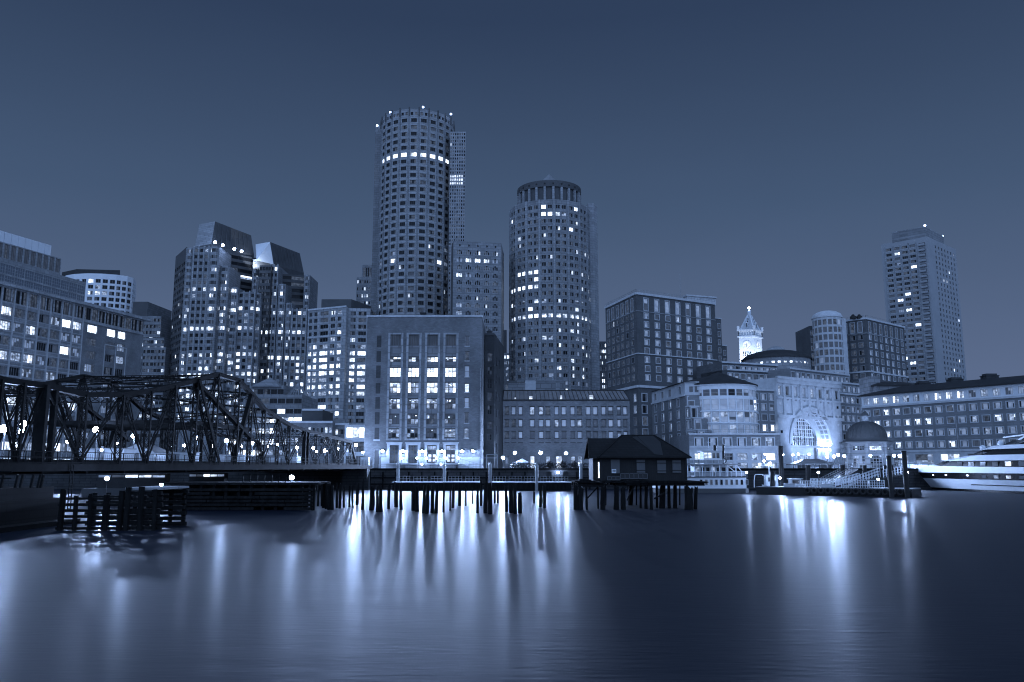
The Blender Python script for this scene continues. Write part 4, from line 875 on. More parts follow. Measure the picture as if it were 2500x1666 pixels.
for k, (uu, lab) in enumerate(((LRr*.12, 'small added floodlight on the quay at the left foot of the huge stone arch'), (LRr*.9, 'small added floodlight on the quay at the right foot of the huge stone arch'))):
    p = RP(uu, GZ+.5, -14); t = thing('floodlight', lab, 'floodlight', (p[0], p[1], GZ), 'added floodlights before the arch'); b_ = MB(); b_.cbox(p, (.5, .35, .4)); b_.bar((p[0], p[1], GZ), (p[0], p[1], GZ+.4), .12); b_.build('housing', 'darkgrey', t); q = Vector(RP(LRr*.5, GZ+17, 0))-Vector(p); o = beam(t, (p[0], p[1]+.9, p[2]+.5), 8500, q, 1.7, .2)  # floodlight and its housing added to brighten the arch front
def lampobj(mb): return mb
for sgn, dd_, lab in ((-1, 1.2, 'bright uplight on the left ledge inside the huge stone arch, the front one'), (1, 1.2, 'bright uplight on the right ledge inside the huge stone arch, the front one'), (-1, 3.2, 'bright uplight on the left ledge inside the huge stone arch, the rear one'), (1, 3.2, 'bright uplight on the right ledge inside the huge stone arch, the rear one')):
    p = RP(uc+sgn*(ra-.8), zs-.4, dd_); t = thing('arch_uplight', lab, 'uplight', (p[0], p[1], p[2]-.4), 'uplights inside the arch'); b_ = MB(); b_.sphere(p, .42, 8); b_.build('globe', 'uplight', t); b_ = MB(); b_.tube((p[0], p[1], p[2]-.9), (p[0], p[1], p[2]-.35), .25, 8); b_.build('bracket', 'darkgrey', t)
def wing(name, label, a, b, tiers, cols, mats=('brickd', 'pale'), sta=None, depth=16):
    Bd = Bld(name, label, ((a[0]+b[0])/2, (a[1]+b[1])/2), list(mats))
    for (o0, z0, z1, n_rows, a_, b_) in tiers:
        p, q = off(a_ or a, b_ or b, o0); L_ = dist(p, q); n = max(1, round(cols*L_/dist(a, b)))
        Bd.facade(p, q, z0, z1, rows_down(z1-1.3, 3.38, n_rows, 2.0), cols_even(L_, n, 2.15), 'wharf', sta or (lambda r, c, g: g.choices(['blind', 'grey', 'curt', 'dark'], [8, 2, 1, .6])[0]), .22); box_mass(Bd, p, q, depth, z0, z1, 0); Bd.band(p, q, z1-.35, z1+.25, .4, 'pale')
    return Bd
# left wing between the tall block and the arch
ya, yb = 300., 312.; zt1 = Zof(884, ya); wa, wb = at(1762, ya, zt1), (Xof(1925, yb, zt1), yb); z_2 = Zof(902, ya-3)
WL = wing('wharf_wing', 'stepped dark brick wing between the tall block and the huge arch', wa, wb, [(0, GZ, zt1, 2, None, None), (3, GZ, z_2, 3, None, None), ], 11); WL.finish(100)
la_, lb2 = (Xof(1776, 262, 14), 262.), (r0[0], r0[1]+1.2); WL2 = wing('wharf_wing', 'lower brick wing with lit windows joining the left edge of the huge arch', la_, lb2, [(0, GZ, Zof(950, 266), 7, None, None)], 6, ('brickw', 'pale'), lambda r, c, g: g.choices(['blind', 'grey', 'hot', 'dark'], [5, 3, 1.3, 1])[0], 6); WL2.finish(100)
# right wing beyond the arch
rA = tuple(Vector(r1)-nR*9-dR*10); rB = tuple(Vector(rA)+dR*46); 
zt1 = Zof(900, rA[1]); zt2 = Zof(921, rA[1]-4)
WR = wing('wharf_wing', 'stepped dark brick wing running back to the right of the huge arch', rA, rB, [(-4, GZ, zt1+.5, 2, None, tuple(Vector(rB)-dR*8)), (0, GZ, zt2, 3, None, None), (5, GZ, Zof(957, rA[1]), 8, None, None)], 14, ('brickw', 'pale')); WR.finish(100)
# rotunda
Yq = 322.; zq = Zof(878, Yq); cxq = Xof(1895, Yq, zq); Rq = 79*((Yq*CP+zq*SP))/2000; Q = Bld('rotunda', 'round brick rotunda with a shallow dark dome and a ring of small lit windows', (cxq, Yq), ['grey', 'pale'])
N = 36; a0 = math.atan2(-Yq, -cxq); zw1, zw0 = Zof(904, Yq-12), Zof(932, Yq-12)
round_tower(Q, cxq, Yq, Rq, N, a0, zq-8, zq, [(Zof(885.5, Yq-12), Zof(881.5, Yq-12))], 1.1, 1, 'parwin', lambda i: (lambda r, c, g: 'hot' if g.random() < .5 else 'curt'), .2, 0)
round_tower(Q, cxq, Yq, Rq-.6, 24, a0, GZ, zq-8, [(zw0, zw1)], 2.7, 1, 'big', lambda i: (lambda r, c, g: g.choice(['lit', 'curt', 'mid'])), .3, 0, 1)
dm = MB(); za_ = Zof(857, Yq); dm.lathe([(Rq+.6, zq-.5), (Rq+.6, zq), (Rq*.98, zq+.7), (Rq*.86, zq+(za_-zq)*.5), (Rq*.6, zq+(za_-zq)*.8), (Rq*.3, za_-.15), (.05, za_)], 48, (cxq, Yq)); Q.part('dome', dm, 'roof', True)
ln = MB(); ln.lathe([(3.9, za_-.6), (3.9, za_+.1), (2.8, za_+1.1), (1.2, za_+1.7), (.05, za_+1.8)], 20, (cxq, Yq)); Q.part('skylight', ln, 'grey'); Q.finish(100)
# ---------------------------------------------------------------- brick block with the glass cylinder
zT = Zof(777, 352); t0 = (Xof(2113, 352, zT), 352.); t1 = corner(2207, 799, zT); tL = corner(2051, 785, zT); T_ = Bld('brick_block', 'dark brick block with tall blank panels under its roof, left of the slim apartment tower', t0, ['brickd', 'pale'])
LT = dist(t0, t1); LTl = dist(tL, t0); rT = rows_down(zT-7.2, 3.4, 12, 2.0)
T_.facade(t0, t1, GZ, zT, [(zT-6, zT-1.4)]+rT, cols_even(LT, 7, 2.1, .6, .6), 'wharf', lambda r, c, g: ('panel', 'grey') if r == 0 else g.choices(['blind', 'grey', 'curt'], [6, 3, .6])[0], .22, 0, Zof(905, 340))
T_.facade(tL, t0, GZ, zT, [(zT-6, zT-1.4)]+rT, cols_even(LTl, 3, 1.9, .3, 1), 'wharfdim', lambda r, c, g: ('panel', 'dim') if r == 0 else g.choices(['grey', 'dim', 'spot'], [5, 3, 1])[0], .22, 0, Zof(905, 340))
for a, b in ((t0, t1), (tL, t0)): T_.band(a, b, zT-.5, zT+.3, .5, 'pale'); T_.band(a, b, zT-6.8, zT-6.4, .25, 'grey'); T_.band(a, b, zT-7.2-3.4*5+.5, zT-7.2-3.4*5+1.1, .35, 'pale')
T_.cap([tL, t0, t1, (t1[0]-16, t1[1]+20)], zT); T_.facade(t1, (t1[0]-16, t1[1]+20), GZ, zT); T_.facade((tL[0]+4, tL[1]+20), tL, GZ, zT)
rail = MB()
for a, b in ((tL, t0), (t0, t1)):
    for k in range(17): p = lerp(a, b, k/16); rail.bar((p[0], p[1], zT+.2), (p[0], p[1], zT+1.3), .09)
    rail.bar((a[0], a[1], zT+1.3), (b[0], b[1], zT+1.3), .09)
T_.part('roof_rail', rail, 'steelpale'); T_.finish(100)
for px, lab in ((2083, 'dark roof tank on the brick block, the one nearer the glass cylinder'), (2098, 'dark roof tank on the brick block, the one farther from the glass cylinder')):
    b_ = MB(); p = U(px, 778, 354); b_.cbox((p.x, p.y, zT+.6), (2.0, 2, 1.2)); b_.sphere((p.x, p.y, zT+1.3), .8, 8); tag(b_.build('roof_tank', 'black'), lab, 'tank', 'tanks on the brick block')
Yg = 354.; zG = Zof(772, Yg-5); cg = Xof(2019, Yg, zG); Rg = 6.3
GC = Bld('glass_cylinder_tower', 'pale glazed half round tower with a curved top attached to the dark brick block', (cg, Yg), ['pale', 'white'])
round_tower(GC, cg, Yg, Rg, 18, math.atan2(-Yg, -cg), GZ, zG, rows_down(zG-1.4, 3.3, 13, 2.5), 1.75, 1, 'cell', lambda i: (lambda r, c, g: g.choices(['grey', 'dim', 'mid', 'blind'] if r < 8 else ['lit', 'mid', 'grey', 'dark'], [6, 2, .5, 1])[0]), .12, Zof(897, 345), 0)
dm = MB(); dm.lathe([(Rg+.2, zG-.4), (Rg+.2, zG), (Rg*.95, zG+1.3), (Rg*.7, zG+2.4), (Rg*.35, zG+3.0), (.05, zG+3.2)], 36, (cg, Yg)); GC.part('curved_roof', dm, 'pale', True)
g2 = (cg+4.5, Yg-4); ga, gb = g2, corner(2083, 768, zG-.2); GC.facade(ga, (gb[0], ga[1]+2), GZ, zG-.6, [], [], wm=0); GC.cap([ga, (gb[0], ga[1]+2), (gb[0], ga[1]+14), (ga[0], ga[1]+14)], zG-.6); GC.facade((gb[0], ga[1]+2), (gb[0], ga[1]+14), GZ, zG-.6)
la, lb_ = at(1971, 360, zG), at(1987, 360, zG); zl_ = Zof(800, 360); GC.w.prism([la, lb_, (lb_[0], 376), (la[0], 376)], GZ, zl_, 0); GC.finish(100)
sl = Bld('brick_slab', 'dark brick slab edge with a narrow column of windows left of the glass cylinder', la, ['brickd']); a, b = (la[0]-.2, 357.5), (lb_[0], 357.5); sl.facade(a, b, GZ, zl_+.3, rows_down(zl_-2, 3.4, 10, 1.8), [(.5, 1.4)], 'slim', 'dim', .2); box_mass(sl, a, b, 18, GZ, zl_+.3); sl.finish()
# ---------------------------------------------------------------- slim apartment tower at the right
zU = Zof(577, 430); k0 = (Xof(2262, 430, zU), 430.); kL = corner(2151, 597, zU); kR = corner(2333, 609, zU); Ut = Bld('apartment_tower', 'slim concrete apartment tower with a balcony column and white beacons on its roof', k0, ['concrete', 'darkgrey', 'concrete'])
LL_ = dist(kL, k0); LR_ = dist(k0, kR); FU = 2.92; rU = rows_down(zU-3.2, FU, 31, 1.55); cell = LL_/111.
cl = [((px-2152)*cell, (px-2152)*cell+2.9) for px in (2163, 2183, 2202, 2221)]; bal = ((2244-2152)*cell-.3, (2244-2152)*cell+3.0)
sty('apart', fw=.1, nx=3, nz=1, mw=.12, frame='midgrey')
u_st = lambda r, c, g: 'dark' if c == 4 else g.choices(['dark', 'grey', 'dim', 'hot', 'blind'], [10, 3, 1.0, 1.5, .7])[0]
Ut.facade(kL, k0, GZ, zU, rU, cl+[bal], 'apart', u_st, .35, 0, Zof(935, 430))
for u0, u1 in cl: Ut.fin(kL, k0, u0-.55, .5, GZ, zU-2, .25, 'grey')
Ut.fin(kL, k0, cl[-1][1]+.5, .5, GZ, zU-2, .25, 'grey')
for u0, u1 in rU: Ut.band(lerp(kL, k0, (cl[0][0]-.3)/LL_), lerp(kL, k0, (cl[3][1]+.4)/LL_), u0-.45, u0-.3, .12, 'pale')
bl_ = MB(); dU = (Vector(k0)-Vector(kL)).normalized(); nU = Vector((dU.y, -dU.x)); aU = math.atan2(dU.y, dU.x)
for z0, z1 in rU:
    b_ = MB(); c = Vector(kL)+dU*((bal[0]+bal[1])/2)+nU*.7; b_.cbox((c.x, c.y, z0-.12), (3.5, 1.4, .2), 0, aU); c2_ = Vector(kL)+dU*((bal[0]+bal[1])/2)+nU*1.36; b_.cbox((c2_.x, c2_.y, z0+.45), (3.5, .1, .95), 0, aU); Ut.part('balcony', b_, 'concrete')
sty('apart2', fw=.08, nx=2, nz=1, mw=.1, frame='midgrey')
uR = LR_*.22; cr = cols_even(LR_-uR-1.5, 7, 1.7); Ut.facade(k0, kR, GZ, zU, rU, [(a+uR, b+uR) for a, b in cr], 'apart2', lambda r, c, g: g.choices(['grey', 'dim', 'dark', 'mid', 'hot'], [4, 3, 5, .4, .5])[0], .3, 2, Zof(935, 430))
e = (kR[0]+kL[0]-k0[0], kR[1]+kL[1]-k0[1]); Ut.cap([kL, k0, kR, e], zU); Ut.facade(kR, e, GZ, zU); Ut.facade(e, kL, GZ, zU)
zp = Zof(556, 431); pA, pL, pR = lerp(kL, k0, .985), corner(2177, 570, zp), corner(2304, 579, zp); pn = MB(); pE = (pL[0]+pR[0]-pA[0], pL[1]+pR[1]-pA[1]); pn.prism([pL, pA, pR, pE], zU-.1, zp, 0); pn.prism([lerp(pL,pA,.0), pA, pR, pE], zp+.02, zp+.5, 1); Ut.part('penthouse', pn, ['midgrey', 'grey']); Ut.finish(100)
for i, (px, py) in enumerate(((2258, 551), (2302, 577), (2181, 571))): beacon('aviation_beacon', 'white beacon on the %s of the slim apartment tower roof' % ('front corner', 'right corner', 'left corner')[i], px, py, (431, corner(2304, 579, zp)[1], corner(2177, 570, zp)[1])[i], .6 if i == 0 else .4, 1.0, 'beacons on the apartment tower')
# ---------------------------------------------------------------- clock tower
Yc = 650.; sc = Yc/2000.; ck = Bld('clock_tower', 'floodlit white clock tower with a steep pyramid top behind the brick wharf buildings', at(1834, Yc), ['white', 'grey'], 'clock tower')
zA = Zof(823, Yc); ce = (Xof(1841, Yc, zA), Yc); cl_ = (Xof(1807, Yc, zA), Yc+3.5); dl = Vector(ce)-Vector(cl_); ln_ = dl.length; cr_ = (Xof(1859.5, Yc+9.5, zA), Yc+9.5); zB = Zof(905, Yc)
cb = (cl_[0]+cr_[0]-ce[0], cl_[1]+cr_[1]-ce[1]); cen = ((cl_[0]+cr_[0])/2, (cl_[1]+cr_[1])/2)
sq = [cl_, ce, cr_, cb]; scale = lambda f: [(cen[0]+(p[0]-cen[0])*f, cen[1]+(p[1]-cen[1])*f) for p in sq]
ck.facade(cl_, ce, GZ, zA, [(Zof(869, Yc), Zof(857, Yc))], cols_even(dist(cl_, ce), 5, .8, 2.4), 'parwin', 'dark', .5); ck.facade(ce, cr_, GZ, zA, [(Zof(869, Yc), Zof(857, Yc))], cols_even(dist(ce, cr_), 4, .8, 2), 'parwin', 'dark', .5); ck.facade(cr_, cb, GZ, zA); ck.facade(cb, cl_, GZ, zA)
mb = MB(); mb.prism(scale(1.14), zA, zA+1.2, 0, bottom=True); z5 = Zof(804, Yc); mb.prism(scale(.98), zA+1.2, z5-1.2, 0)
for i in range(4):
    for k in range(7): p = lerp(scale(1.04)[i], scale(1.04)[(i+1) % 4], k/6); mb.tube((p[0], p[1], zA+1.2), (p[0], p[1], z5-1.2), .45, 6)
mb.prism(scale(1.16), z5-1.2, z5, 0, bottom=True)
for p in scale(1.05): mb.prism([(p[0]-.9, p[1]-.9), (p[0]+.9, p[1]-.9), (p[0]+.9, p[1]+.9), (p[0]-.9, p[1]+.9)], z5, z5+3.0, 0)
ck.part('belfry', mb, 'white')
mb = MB(); z6, z7 = Zof(768, Yc), Zof(757, Yc); lo, hi = scale(.86), scale(.16)
for i in range(4):
    j = (i+1) % 4; mb.poly([(lo[i][0],lo[i][1],z5), (lo[j][0],lo[j][1],z5), (hi[j][0],hi[j][1],z6), (hi[i][0],hi[i][1],z6)], 0); mb.bar((lo[i][0],lo[i][1],z5), (hi[i][0],hi[i][1],z6), 1.1, 1.1, 1)
    for t, hh in ((.12, 5.2), (.42, 3.4), (.66, 2.4)):   # dormers up the slopes
        c = lerp(lerp(lo[i], lo[j], .5), lerp(hi[i], hi[j], .5), t); zz = z5+(z6-z5)*t; mb.cbox((c[0], c[1], zz+hh*.4), (1.6, 1.6, hh), 1, math.atan2(lo[j][1]-lo[i][1], lo[j][0]-lo[i][0])); mb.cbox((c[0], c[1], zz+hh*.4), (.8, 1.7, hh*.7), 2, math.atan2(lo[j][1]-lo[i][1], lo[j][0]-lo[i][0]))
mb.prism(scale(.24), z6, z6+.7, 1); mb.lathe([(1.5, z6+.7), (1.5, z7-.2), (1.0, z7+.6), (.2, z7+1.4), (.1, z7+2.6)], 8, cen, 1); ck.part('pyramid_roof', mb, ['pale', 'white', 'black'])
def clock(a, b, nm):
    d = Vector(b)-Vector(a); L_ = d.length; d.normalize(); n = Vector((d.y, -d.x)); c = Vector(a)+d*L_/2; zc_ = Zof(842, Yc); r = min(L_*.3, 3.1)
    P_ = lambda u, w_, o: (c.x+d.x*u+n.x*o, c.y+d.y*u+n.y*o, zc_+w_); f = MB(); q = MB()
    f.poly([P_(r*math.cos(t*math.pi/16), r*math.sin(t*math.pi/16), .12) for t in range(32)], 0)
    for t in range(32):
        t0, t1 = t*math.pi/16, (t+1)*math.pi/16; q.poly([P_(r*math.cos(t0), r*math.sin(t0), .2), P_(r*1.16*math.cos(t0), r*1.16*math.sin(t0), .2), P_(r*1.16*math.cos(t1), r*1.16*math.sin(t1), .2), P_(r*math.cos(t1), r*math.sin(t1), .2)], 0)
    for k in range(12):
        t = k*math.pi/6; q.bar(P_(r*.74*math.cos(t), r*.74*math.sin(t), .2), P_(r*.92*math.cos(t), r*.92*math.sin(t), .2), .22, .1, 1)
    q.bar(P_(0, -r*.1, .25), P_(r*.05, r*.75, .25), .22, .1, 1); q.bar(P_(0, r*.05, .25), P_(-r*.1, -r*.5, .25), .28, .1, 1)
    o = f.build('clock_face', 'g4', ck.root); q.build('hands_and_numerals', ['white', 'darkgrey'], o)
clock(cl_, ce, ''); clock(ce, cr_, '')
b_ = MB(); b_.sphere((cen[0], cen[1], z7+2.9), .9, 8); ck.part('finial_lamp', b_, 'lamps'); ck.finish()
for dx, dy, tz, e in ((-9, -13, zA-12, 60000), (12, -9, zA-10, 52000)):
    l = bpy.data.lights.new('clock_tower_floodlight', 'SPOT'); l.energy = e*.75; l.color = LC; l.spot_size = 1.6; l.spot_blend = .6; l.shadow_soft_size = .6; o = bpy.data.objects.new('clock_tower_floodlight', l); COL.objects.link(o); o.location = (cen[0]+dx, cen[1]+dy, zA-26); o.rotation_euler = (Vector((cen[0], cen[1], zA+2))-o.location).to_track_quat('-Z', 'Y').to_euler()
# ---------------------------------------------------------------- right hand low brick block with white top storey
zV = Zof(969, 262); v0 = (Xof(2103, 262, zV), 262.); v1 = corner(2420, 943, zV); dV = (Vector(v1)-Vector(v0)).normalized(); v2 = tuple(Vector(v1)+dV*30); V_ = Bld('waterfront_block', 'long brick waterfront block with a pale top storey and dark hipped roof at the right', v1, ['brickw', 'pale', 'roof', 'white'])
LV = dist(v0, v2); nV = Vector((dV.y, -dV.x)); ncol = round(LV/3.45); colV = cols_even(LV, ncol, 2.0); zw = zV-3.5; rV = [(zw-1.1-3.4*i-1.7, zw-1.1-3.4*i) for i in range(4)]; zbase = rV[-1][0]-.8
vst = lambda r, c, g: g.choices(['mid', 'blind', 'lit', 'dim', 'curt', 'grey'], [4, 2.2, 2.6 if r != 1 else 9, .5, 3, .3])[0]
V_.facade(v0, v2, zw, zV, [(zw+.8, zV-.7)], [(a+.0, b) for i, (a, b) in enumerate(colV)], 'three', vst, .2, 3); V_.facade(v0, v2, zbase, zw, rV, colV, 'wharf', vst, .22); V_.facade(v0, v2, GZ, zbase, [(GZ+.8, zbase-1.2)], cols_even(LV, 9, 5.6), 'big', W(lit=2, mid=3, hot=.6, blind=1.5), .3, 1)
V_.band(v0, v2, zw-.2, zw+.35, .35, 'pale'); V_.band(v0, v2, zbase-.5, zbase+.1, .3, 'pale'); vb0, vb2 = tuple(Vector(v0)-nV*18), tuple(Vector(v2)-nV*18); V_.facade(vb0, v0, GZ, zV)
rf = MB(); ze = zV+.35; o0, o2 = tuple(Vector(v0)+nV*.9-dV*.9), tuple(Vector(v2)+nV*.9); i0, i2 = tuple(Vector(v0)-nV*8+dV*9), tuple(Vector(v2)-nV*8); zr_ = zV+3.0; b0, b2_ = tuple(Vector(vb0)-dV*.9), vb2
Z_ = lambda p, z_: (p[0], p[1], z_)
rf.poly([Z_(o0,ze), Z_(o2,ze), Z_(i2,zr_), Z_(i0,zr_)]); rf.poly([Z_(b0,ze), Z_(o0,ze), Z_(i0,zr_)]); rf.poly([Z_(b0,ze), Z_(i0,zr_), Z_(i2,zr_), Z_(b2_,ze)]); rf.poly([Z_(o0,zV), Z_(o2,zV), Z_(o2,ze), Z_(o0,ze)]); rf.poly([Z_(b0,zV), Z_(o0,zV), Z_(o0,ze), Z_(b0,ze)]); rf.poly([Z_(o0,zV+.01), Z_(b0,zV+.01), Z_(b2_,zV+.01), Z_(o2,zV+.01)]); V_.part('hipped_roof', rf, 'roof')
V_.finish(100)
for lab, px0, px1, py0, Yx, nm in (('dark boxy chimney stack on the waterfront block roof, the tallest and furthest right', 2407, 2438, 912, 236, 'chimney'), ('dark boxy chimney stack on the waterfront block roof below the slim apartment tower', 2322, 2352, 921, 246, 'chimney'), ('low dark chimney stack on the waterfront block roof nearest its left end', 2244, 2272, 930, 254, 'chimney')):
    zz = Zof(py0, Yx); x0, x1 = Xof(px0, Yx, zz), Xof(px1, Yx, zz); b_ = MB(); b_.box(x0, x1, Yx, Yx+3, zV, zz-.5, 0); b_.box(x0+.3, x1-.3, Yx+.3, Yx+2.7, zz-.5, zz, 0); b_.box(x0-.15, x1+.15, Yx-.15, Yx+3.15, zz-.7, zz-.5, 0); tag(b_.build(nm, 'brickm'), lab, 'chimney', 'chimneys on the waterfront block')
mo = MB(); yM = 272; z0, z1 = Zof(952, yM), Zof(934, yM); x0, x1 = Xof(2140, yM, z1), Xof(2240, yM, z1); mo.box(x0, x1, yM, yM+10, GZ+14, z1-1.2, 0); mo.box(x0-.6, x1+.6, yM-.6, yM+10.6, z1-1.2, z1-.7, 1); mo.poly([(x0-.6,yM-.6,z1-.68), (x1+.6,yM-.6,z1-.68), (x1-3,yM+5,z1+.7), (x0+3,yM+5,z1+.7)], 1); mo.poly([(x0-.6,yM-.6,z1-.68), (x0+3,yM+5,z1+.7), (x0-.6,yM+10.6,z1-.68)], 1); tag(mo.build('roof_pavilion', ['midgrey', 'roof']), 'grey set back roof storey with a row of tiny lights behind the waterfront block', 'roof storey')
bx = MB(); z1 = Zof(921, 275); x0, x1 = Xof(2121, 275, z1), Xof(2148, 275, z1); bx.box(x0, x1, 275, 283, GZ+10, z1); bx.box(x0-.1, x1+.1, 274.9, 283.1, z1, z1+.25); tag(bx.build('stair_tower', 'midgrey'), 'plain grey stair tower block above the left end of the waterfront block', 'stair tower')
# ---------------------------------------------------------------- left waterfront block with glass bow front
zW = Zof(958, 238); w0 = (Xof(1591, 238, zW), 238.); w1 = corner(1672, 933, zW); dW = (Vector(w1)-Vector(w0)).normalized(); nW = Vector((dW.y, -dW.x)); Wb = Bld('bow_front_block', 'stepped brick waterfront block with a round glazed bow front and dark roof', w1, ['brickw', 'pale', 'white'])
FW = 3.05; LW = dist(w0, w1); cW = [(LW*f-1.0, LW*f+1.0) for f in (.12, .35, .57, .8)]
wst = lambda r, c, g: g.choices(['blind', 'grey', 'curt', 'mid', 'dark'], [4, 3, 1.5, .8, 1])[0]
zt_w = zW-3.4
Wb.facade(w0, w1, zt_w, zW, [(zt_w+.7, zW-.8)], cW[:3]+[(LW-5, LW-3.4)], 'slim', W(grey=3, dark=2), .25, 1); Wb.band(w0, w1, zt_w-.2, zt_w+.25, .3, 'pale')
zcur = zt_w
for k in range(5):
    ext = tuple(Vector(w1)+dW*(.5+2.4*k)); zb_ = zcur-FW; c_ = cW+[(LW+1.5+3.1*k-2.6-3.1*j, LW+1.5+3.1*k-.8-3.1*j) for j in range(min(k, 3), -1, -1)] if k else cW
    c_ = sorted(cW+[(LW+.1+2.4*j, LW+1.8+2.4*j) for j in range(k)])
    Wb.facade(w0, ext, zb_, zcur, [(zb_+.55, zcur-.5)], c_, 'wharf', wst, .22, 0); Wb.facade(ext, (ext[0]+2.6, ext[1]+.8), zb_, zcur, [(zb_+.3, zcur-.4)], [(.5, 2.0)], 'wharf', wst, .22, 0)
    if k: Wb.cap([lerp(w0, w1, .9), ext, (ext[0]+2.6, ext[1]+.8), (w1[0]+9, w1[1]+2)], zcur+.02, 1); Wb.band(w1, ext, zcur-.1, zcur+.2, .2, 'pale'); Wb.facade((ext[0]+2.6, ext[1]+.8), (w1[0]+9, w1[1]+2), zb_, zcur); Wb.band(ext, (ext[0]+2.6, ext[1]+.8), zcur-.1, zcur+.2, .2, 'pale')
    zcur = zb_
Wb.facade(w0, tuple(Vector(w1)+dW*13), GZ, zcur, [(GZ+.8, zcur-.6)], [(3, 6), (9, 12), (16, 19), (23, 26)], 'big', W(mid=2, blind=2, lit=1), .3, 1)
Yb = 214.; Rb = 9.4; zb0 = Zof(1060, 205); zb1 = Zof(938, 206); cb_ = Xof(1757, Yb, (zb0+zb1)/2)
fl = [(1059, 1038), (1031, 1006), (1001, 975), (967, 951)]
rb_ = [(Zof(p, 206), Zof(q, 206)) for p, q in fl]
sty('bow', fw=.05, nx=1, nz=2, mw=.05, frame='paleframe')
def bow_state(i): return lambda r, c, g: (g.choices(['blind', 'grey', 'dark'], [3, 2, 1])[0] if r == 0 else g.choices(['lit', 'curt', 'mid', 'blind'], [2.2, 3, 1, 2] if r == 1 else [.5, 4, 1, 3])[0])
round_tower(Wb, cb_, Yb, Rb, 28, math.atan2(-Yb, -cb_), zb0-2, zb1, rb_, 1.75, 1, 'bow', bow_state, .1, 0, 2)
rim = MB()
for zz, rr in ((rb_[2][0]-.45, .35), (rb_[1][0]-.35, .35), (rb_[0][0]-.3, .5), (zb1-.3, .25)):
    rim.lathe([(Rb-.2, zz), (Rb+rr, zz), (Rb+rr, zz+.25), (Rb-.2, zz+.25)], 40, (cb_, Yb))
Wb.part('balcony_rim', rim, 'white')
cn = MB(); apx = U(1735, 917, 222); cn.lathe([(Rb+.5, zb1), (Rb+.5, zb1+.2), (.1, apx.z)], 32, (cb_, Yb)); x0 = w0; cn.poly([(w0[0]-.6, w0[1], zW), (w1[0]-.6, w1[1], zW+.02), tuple(apx), (w0[0]+9, w0[1]+4, zW+1.2)]); cn.poly([(w1[0]-.6, w1[1], zW+.02), (cb_-Rb*.5, Yb-Rb*.85, zb1+.1), tuple(apx)]); Wb.part('dark_roof', cn, 'roof')
Wb.facade(w1, (cb_-Rb*.7, Yb-Rb*.7), zb0-2, zt_w, [(zb0+3.3*k, zb0+3.3*k+1.9) for k in range(3)], [(.7, 2.2)], 'wharf', W(grey=2, mid=2), .2, 0); Wb.facade(w1, (cb_-Rb*.7, Yb-Rb*.7), zt_w, zW, [(zt_w+.7, zW-1.2)], [(1, 2), (2.4, 3.4)], 'slim', W(grey=2, dark=2), .2, 1)
e1 = (Xof(1842, 216, 25), 216.); e2 = (Xof(1872, 236, 25), 236.)
# brick flank to the right of the bow, lower, with lit windows
zf = Zof(1060, 204); Wb.cap([w0, w1, (cb_+Rb, Yb), (cb_+Rb+6, Yb+22)], zW-.05, 1)
# base with six wide windows
Ybs = 198.; s0, s1 = (Xof(1682, Ybs, 12), Ybs), (Xof(1905, Ybs, 12), Ybs); zs1, zs0 = Zof(1060, Ybs), Zof(1092, Ybs)
cS = [(Xof(p, Ybs, 10)-s0[0], Xof(q, Ybs, 10)-s0[0]) for p, q in ((1697, 1716), (1731, 1751), (1766, 1786), (1801, 1821), (1836, 1856), (1871, 1890))]
Wb.facade(s0, s1, zs0, zs1, [(Zof(1091, Ybs), Zof(1070, Ybs))], cS, 'wharf', lambda r, c, g: 'lit' if c > 4 else 'curt', .22, 0)
Wb.facade(s0, s1, GZ, zs0, [(Zof(1124, Ybs), Zof(1107, Ybs)), (GZ+.1, Zof(1130, Ybs))], [(a-.2, b+.2) for a, b in (cS[0], cS[2], cS[3], cS[4], cS[5])], 'big', W(mid=3, lit=2, dim=1, hot=.5), .3, 1)
box_mass(Wb, s0, s1, 30, GZ, zs1, 0); Wb.band(s0, s1, zs0-.2, zs0+.3, .25, 'pale'); Wb.band(s0, s1, zs1-.2, zs1+.2, .3, 'pale')
rl = MB()
for k in range(41): x = s0[0]+(s1[0]-s0[0])*k/40; rl.bar((x, Ybs+.2, zs1), (x, Ybs+.2, zs1+1.05), .05)
for h in (.55, 1.05): rl.bar((s0[0], Ybs+.2, zs1+h), (s1[0], Ybs+.2, zs1+h), .06)
Wb.part('terrace_rail', rl, 'steelpale'); Wb.finish(100)
# ---------------------------------------------------------------- domed glass pavilion on the quay
Yp = 190.; cxp = Xof(2117, Yp, 8); Rp = 5.15; Xp = Bld('domed_pavilion', 'octagonal glazed quay pavilion under a ribbed dark dome', (cxp, Yp), ['grey', 'grey'], 'pavilion'); t0_ = math.atan2(-Yp, -cxp)
zq1, zq2 = Zof(1083, 184.5), Zof(1106, 184.5); sty('lattice', fw=.1, nx=4, nz=4, mw=.07, frame='paleframe'); sty('lattice2', fw=.1, nx=5, nz=3, mw=.07, frame='paleframe')
round_tower(Xp, cxp, Yp, Rp, 8, t0_, GZ, zq2, [(GZ+.4, zq2-.5)], 2.8, 1, 'lattice', lambda i: (lambda r, c, g: g.choice(['spot', 'mid', 'dim'])), .2, 0)
round_tower(Xp, cxp, Yp, Rp, 8, t0_, zq2, zq1, [(zq2+.55, zq1-.5)], 2.8, 1, 'lattice2', lambda i: (lambda r, c, g: g.choice(['spot', 'lit'])), .2, 0)
tr_ = MB()
for k in range(8):
    t = t0_+2*math.pi*k/8; c, s_ = math.cos(t), math.sin(t); tr_.cbox((cxp+Rp*c, Yp+Rp*s_, (GZ+zq1)/2), (.7, .7, zq1-GZ), 0, t)
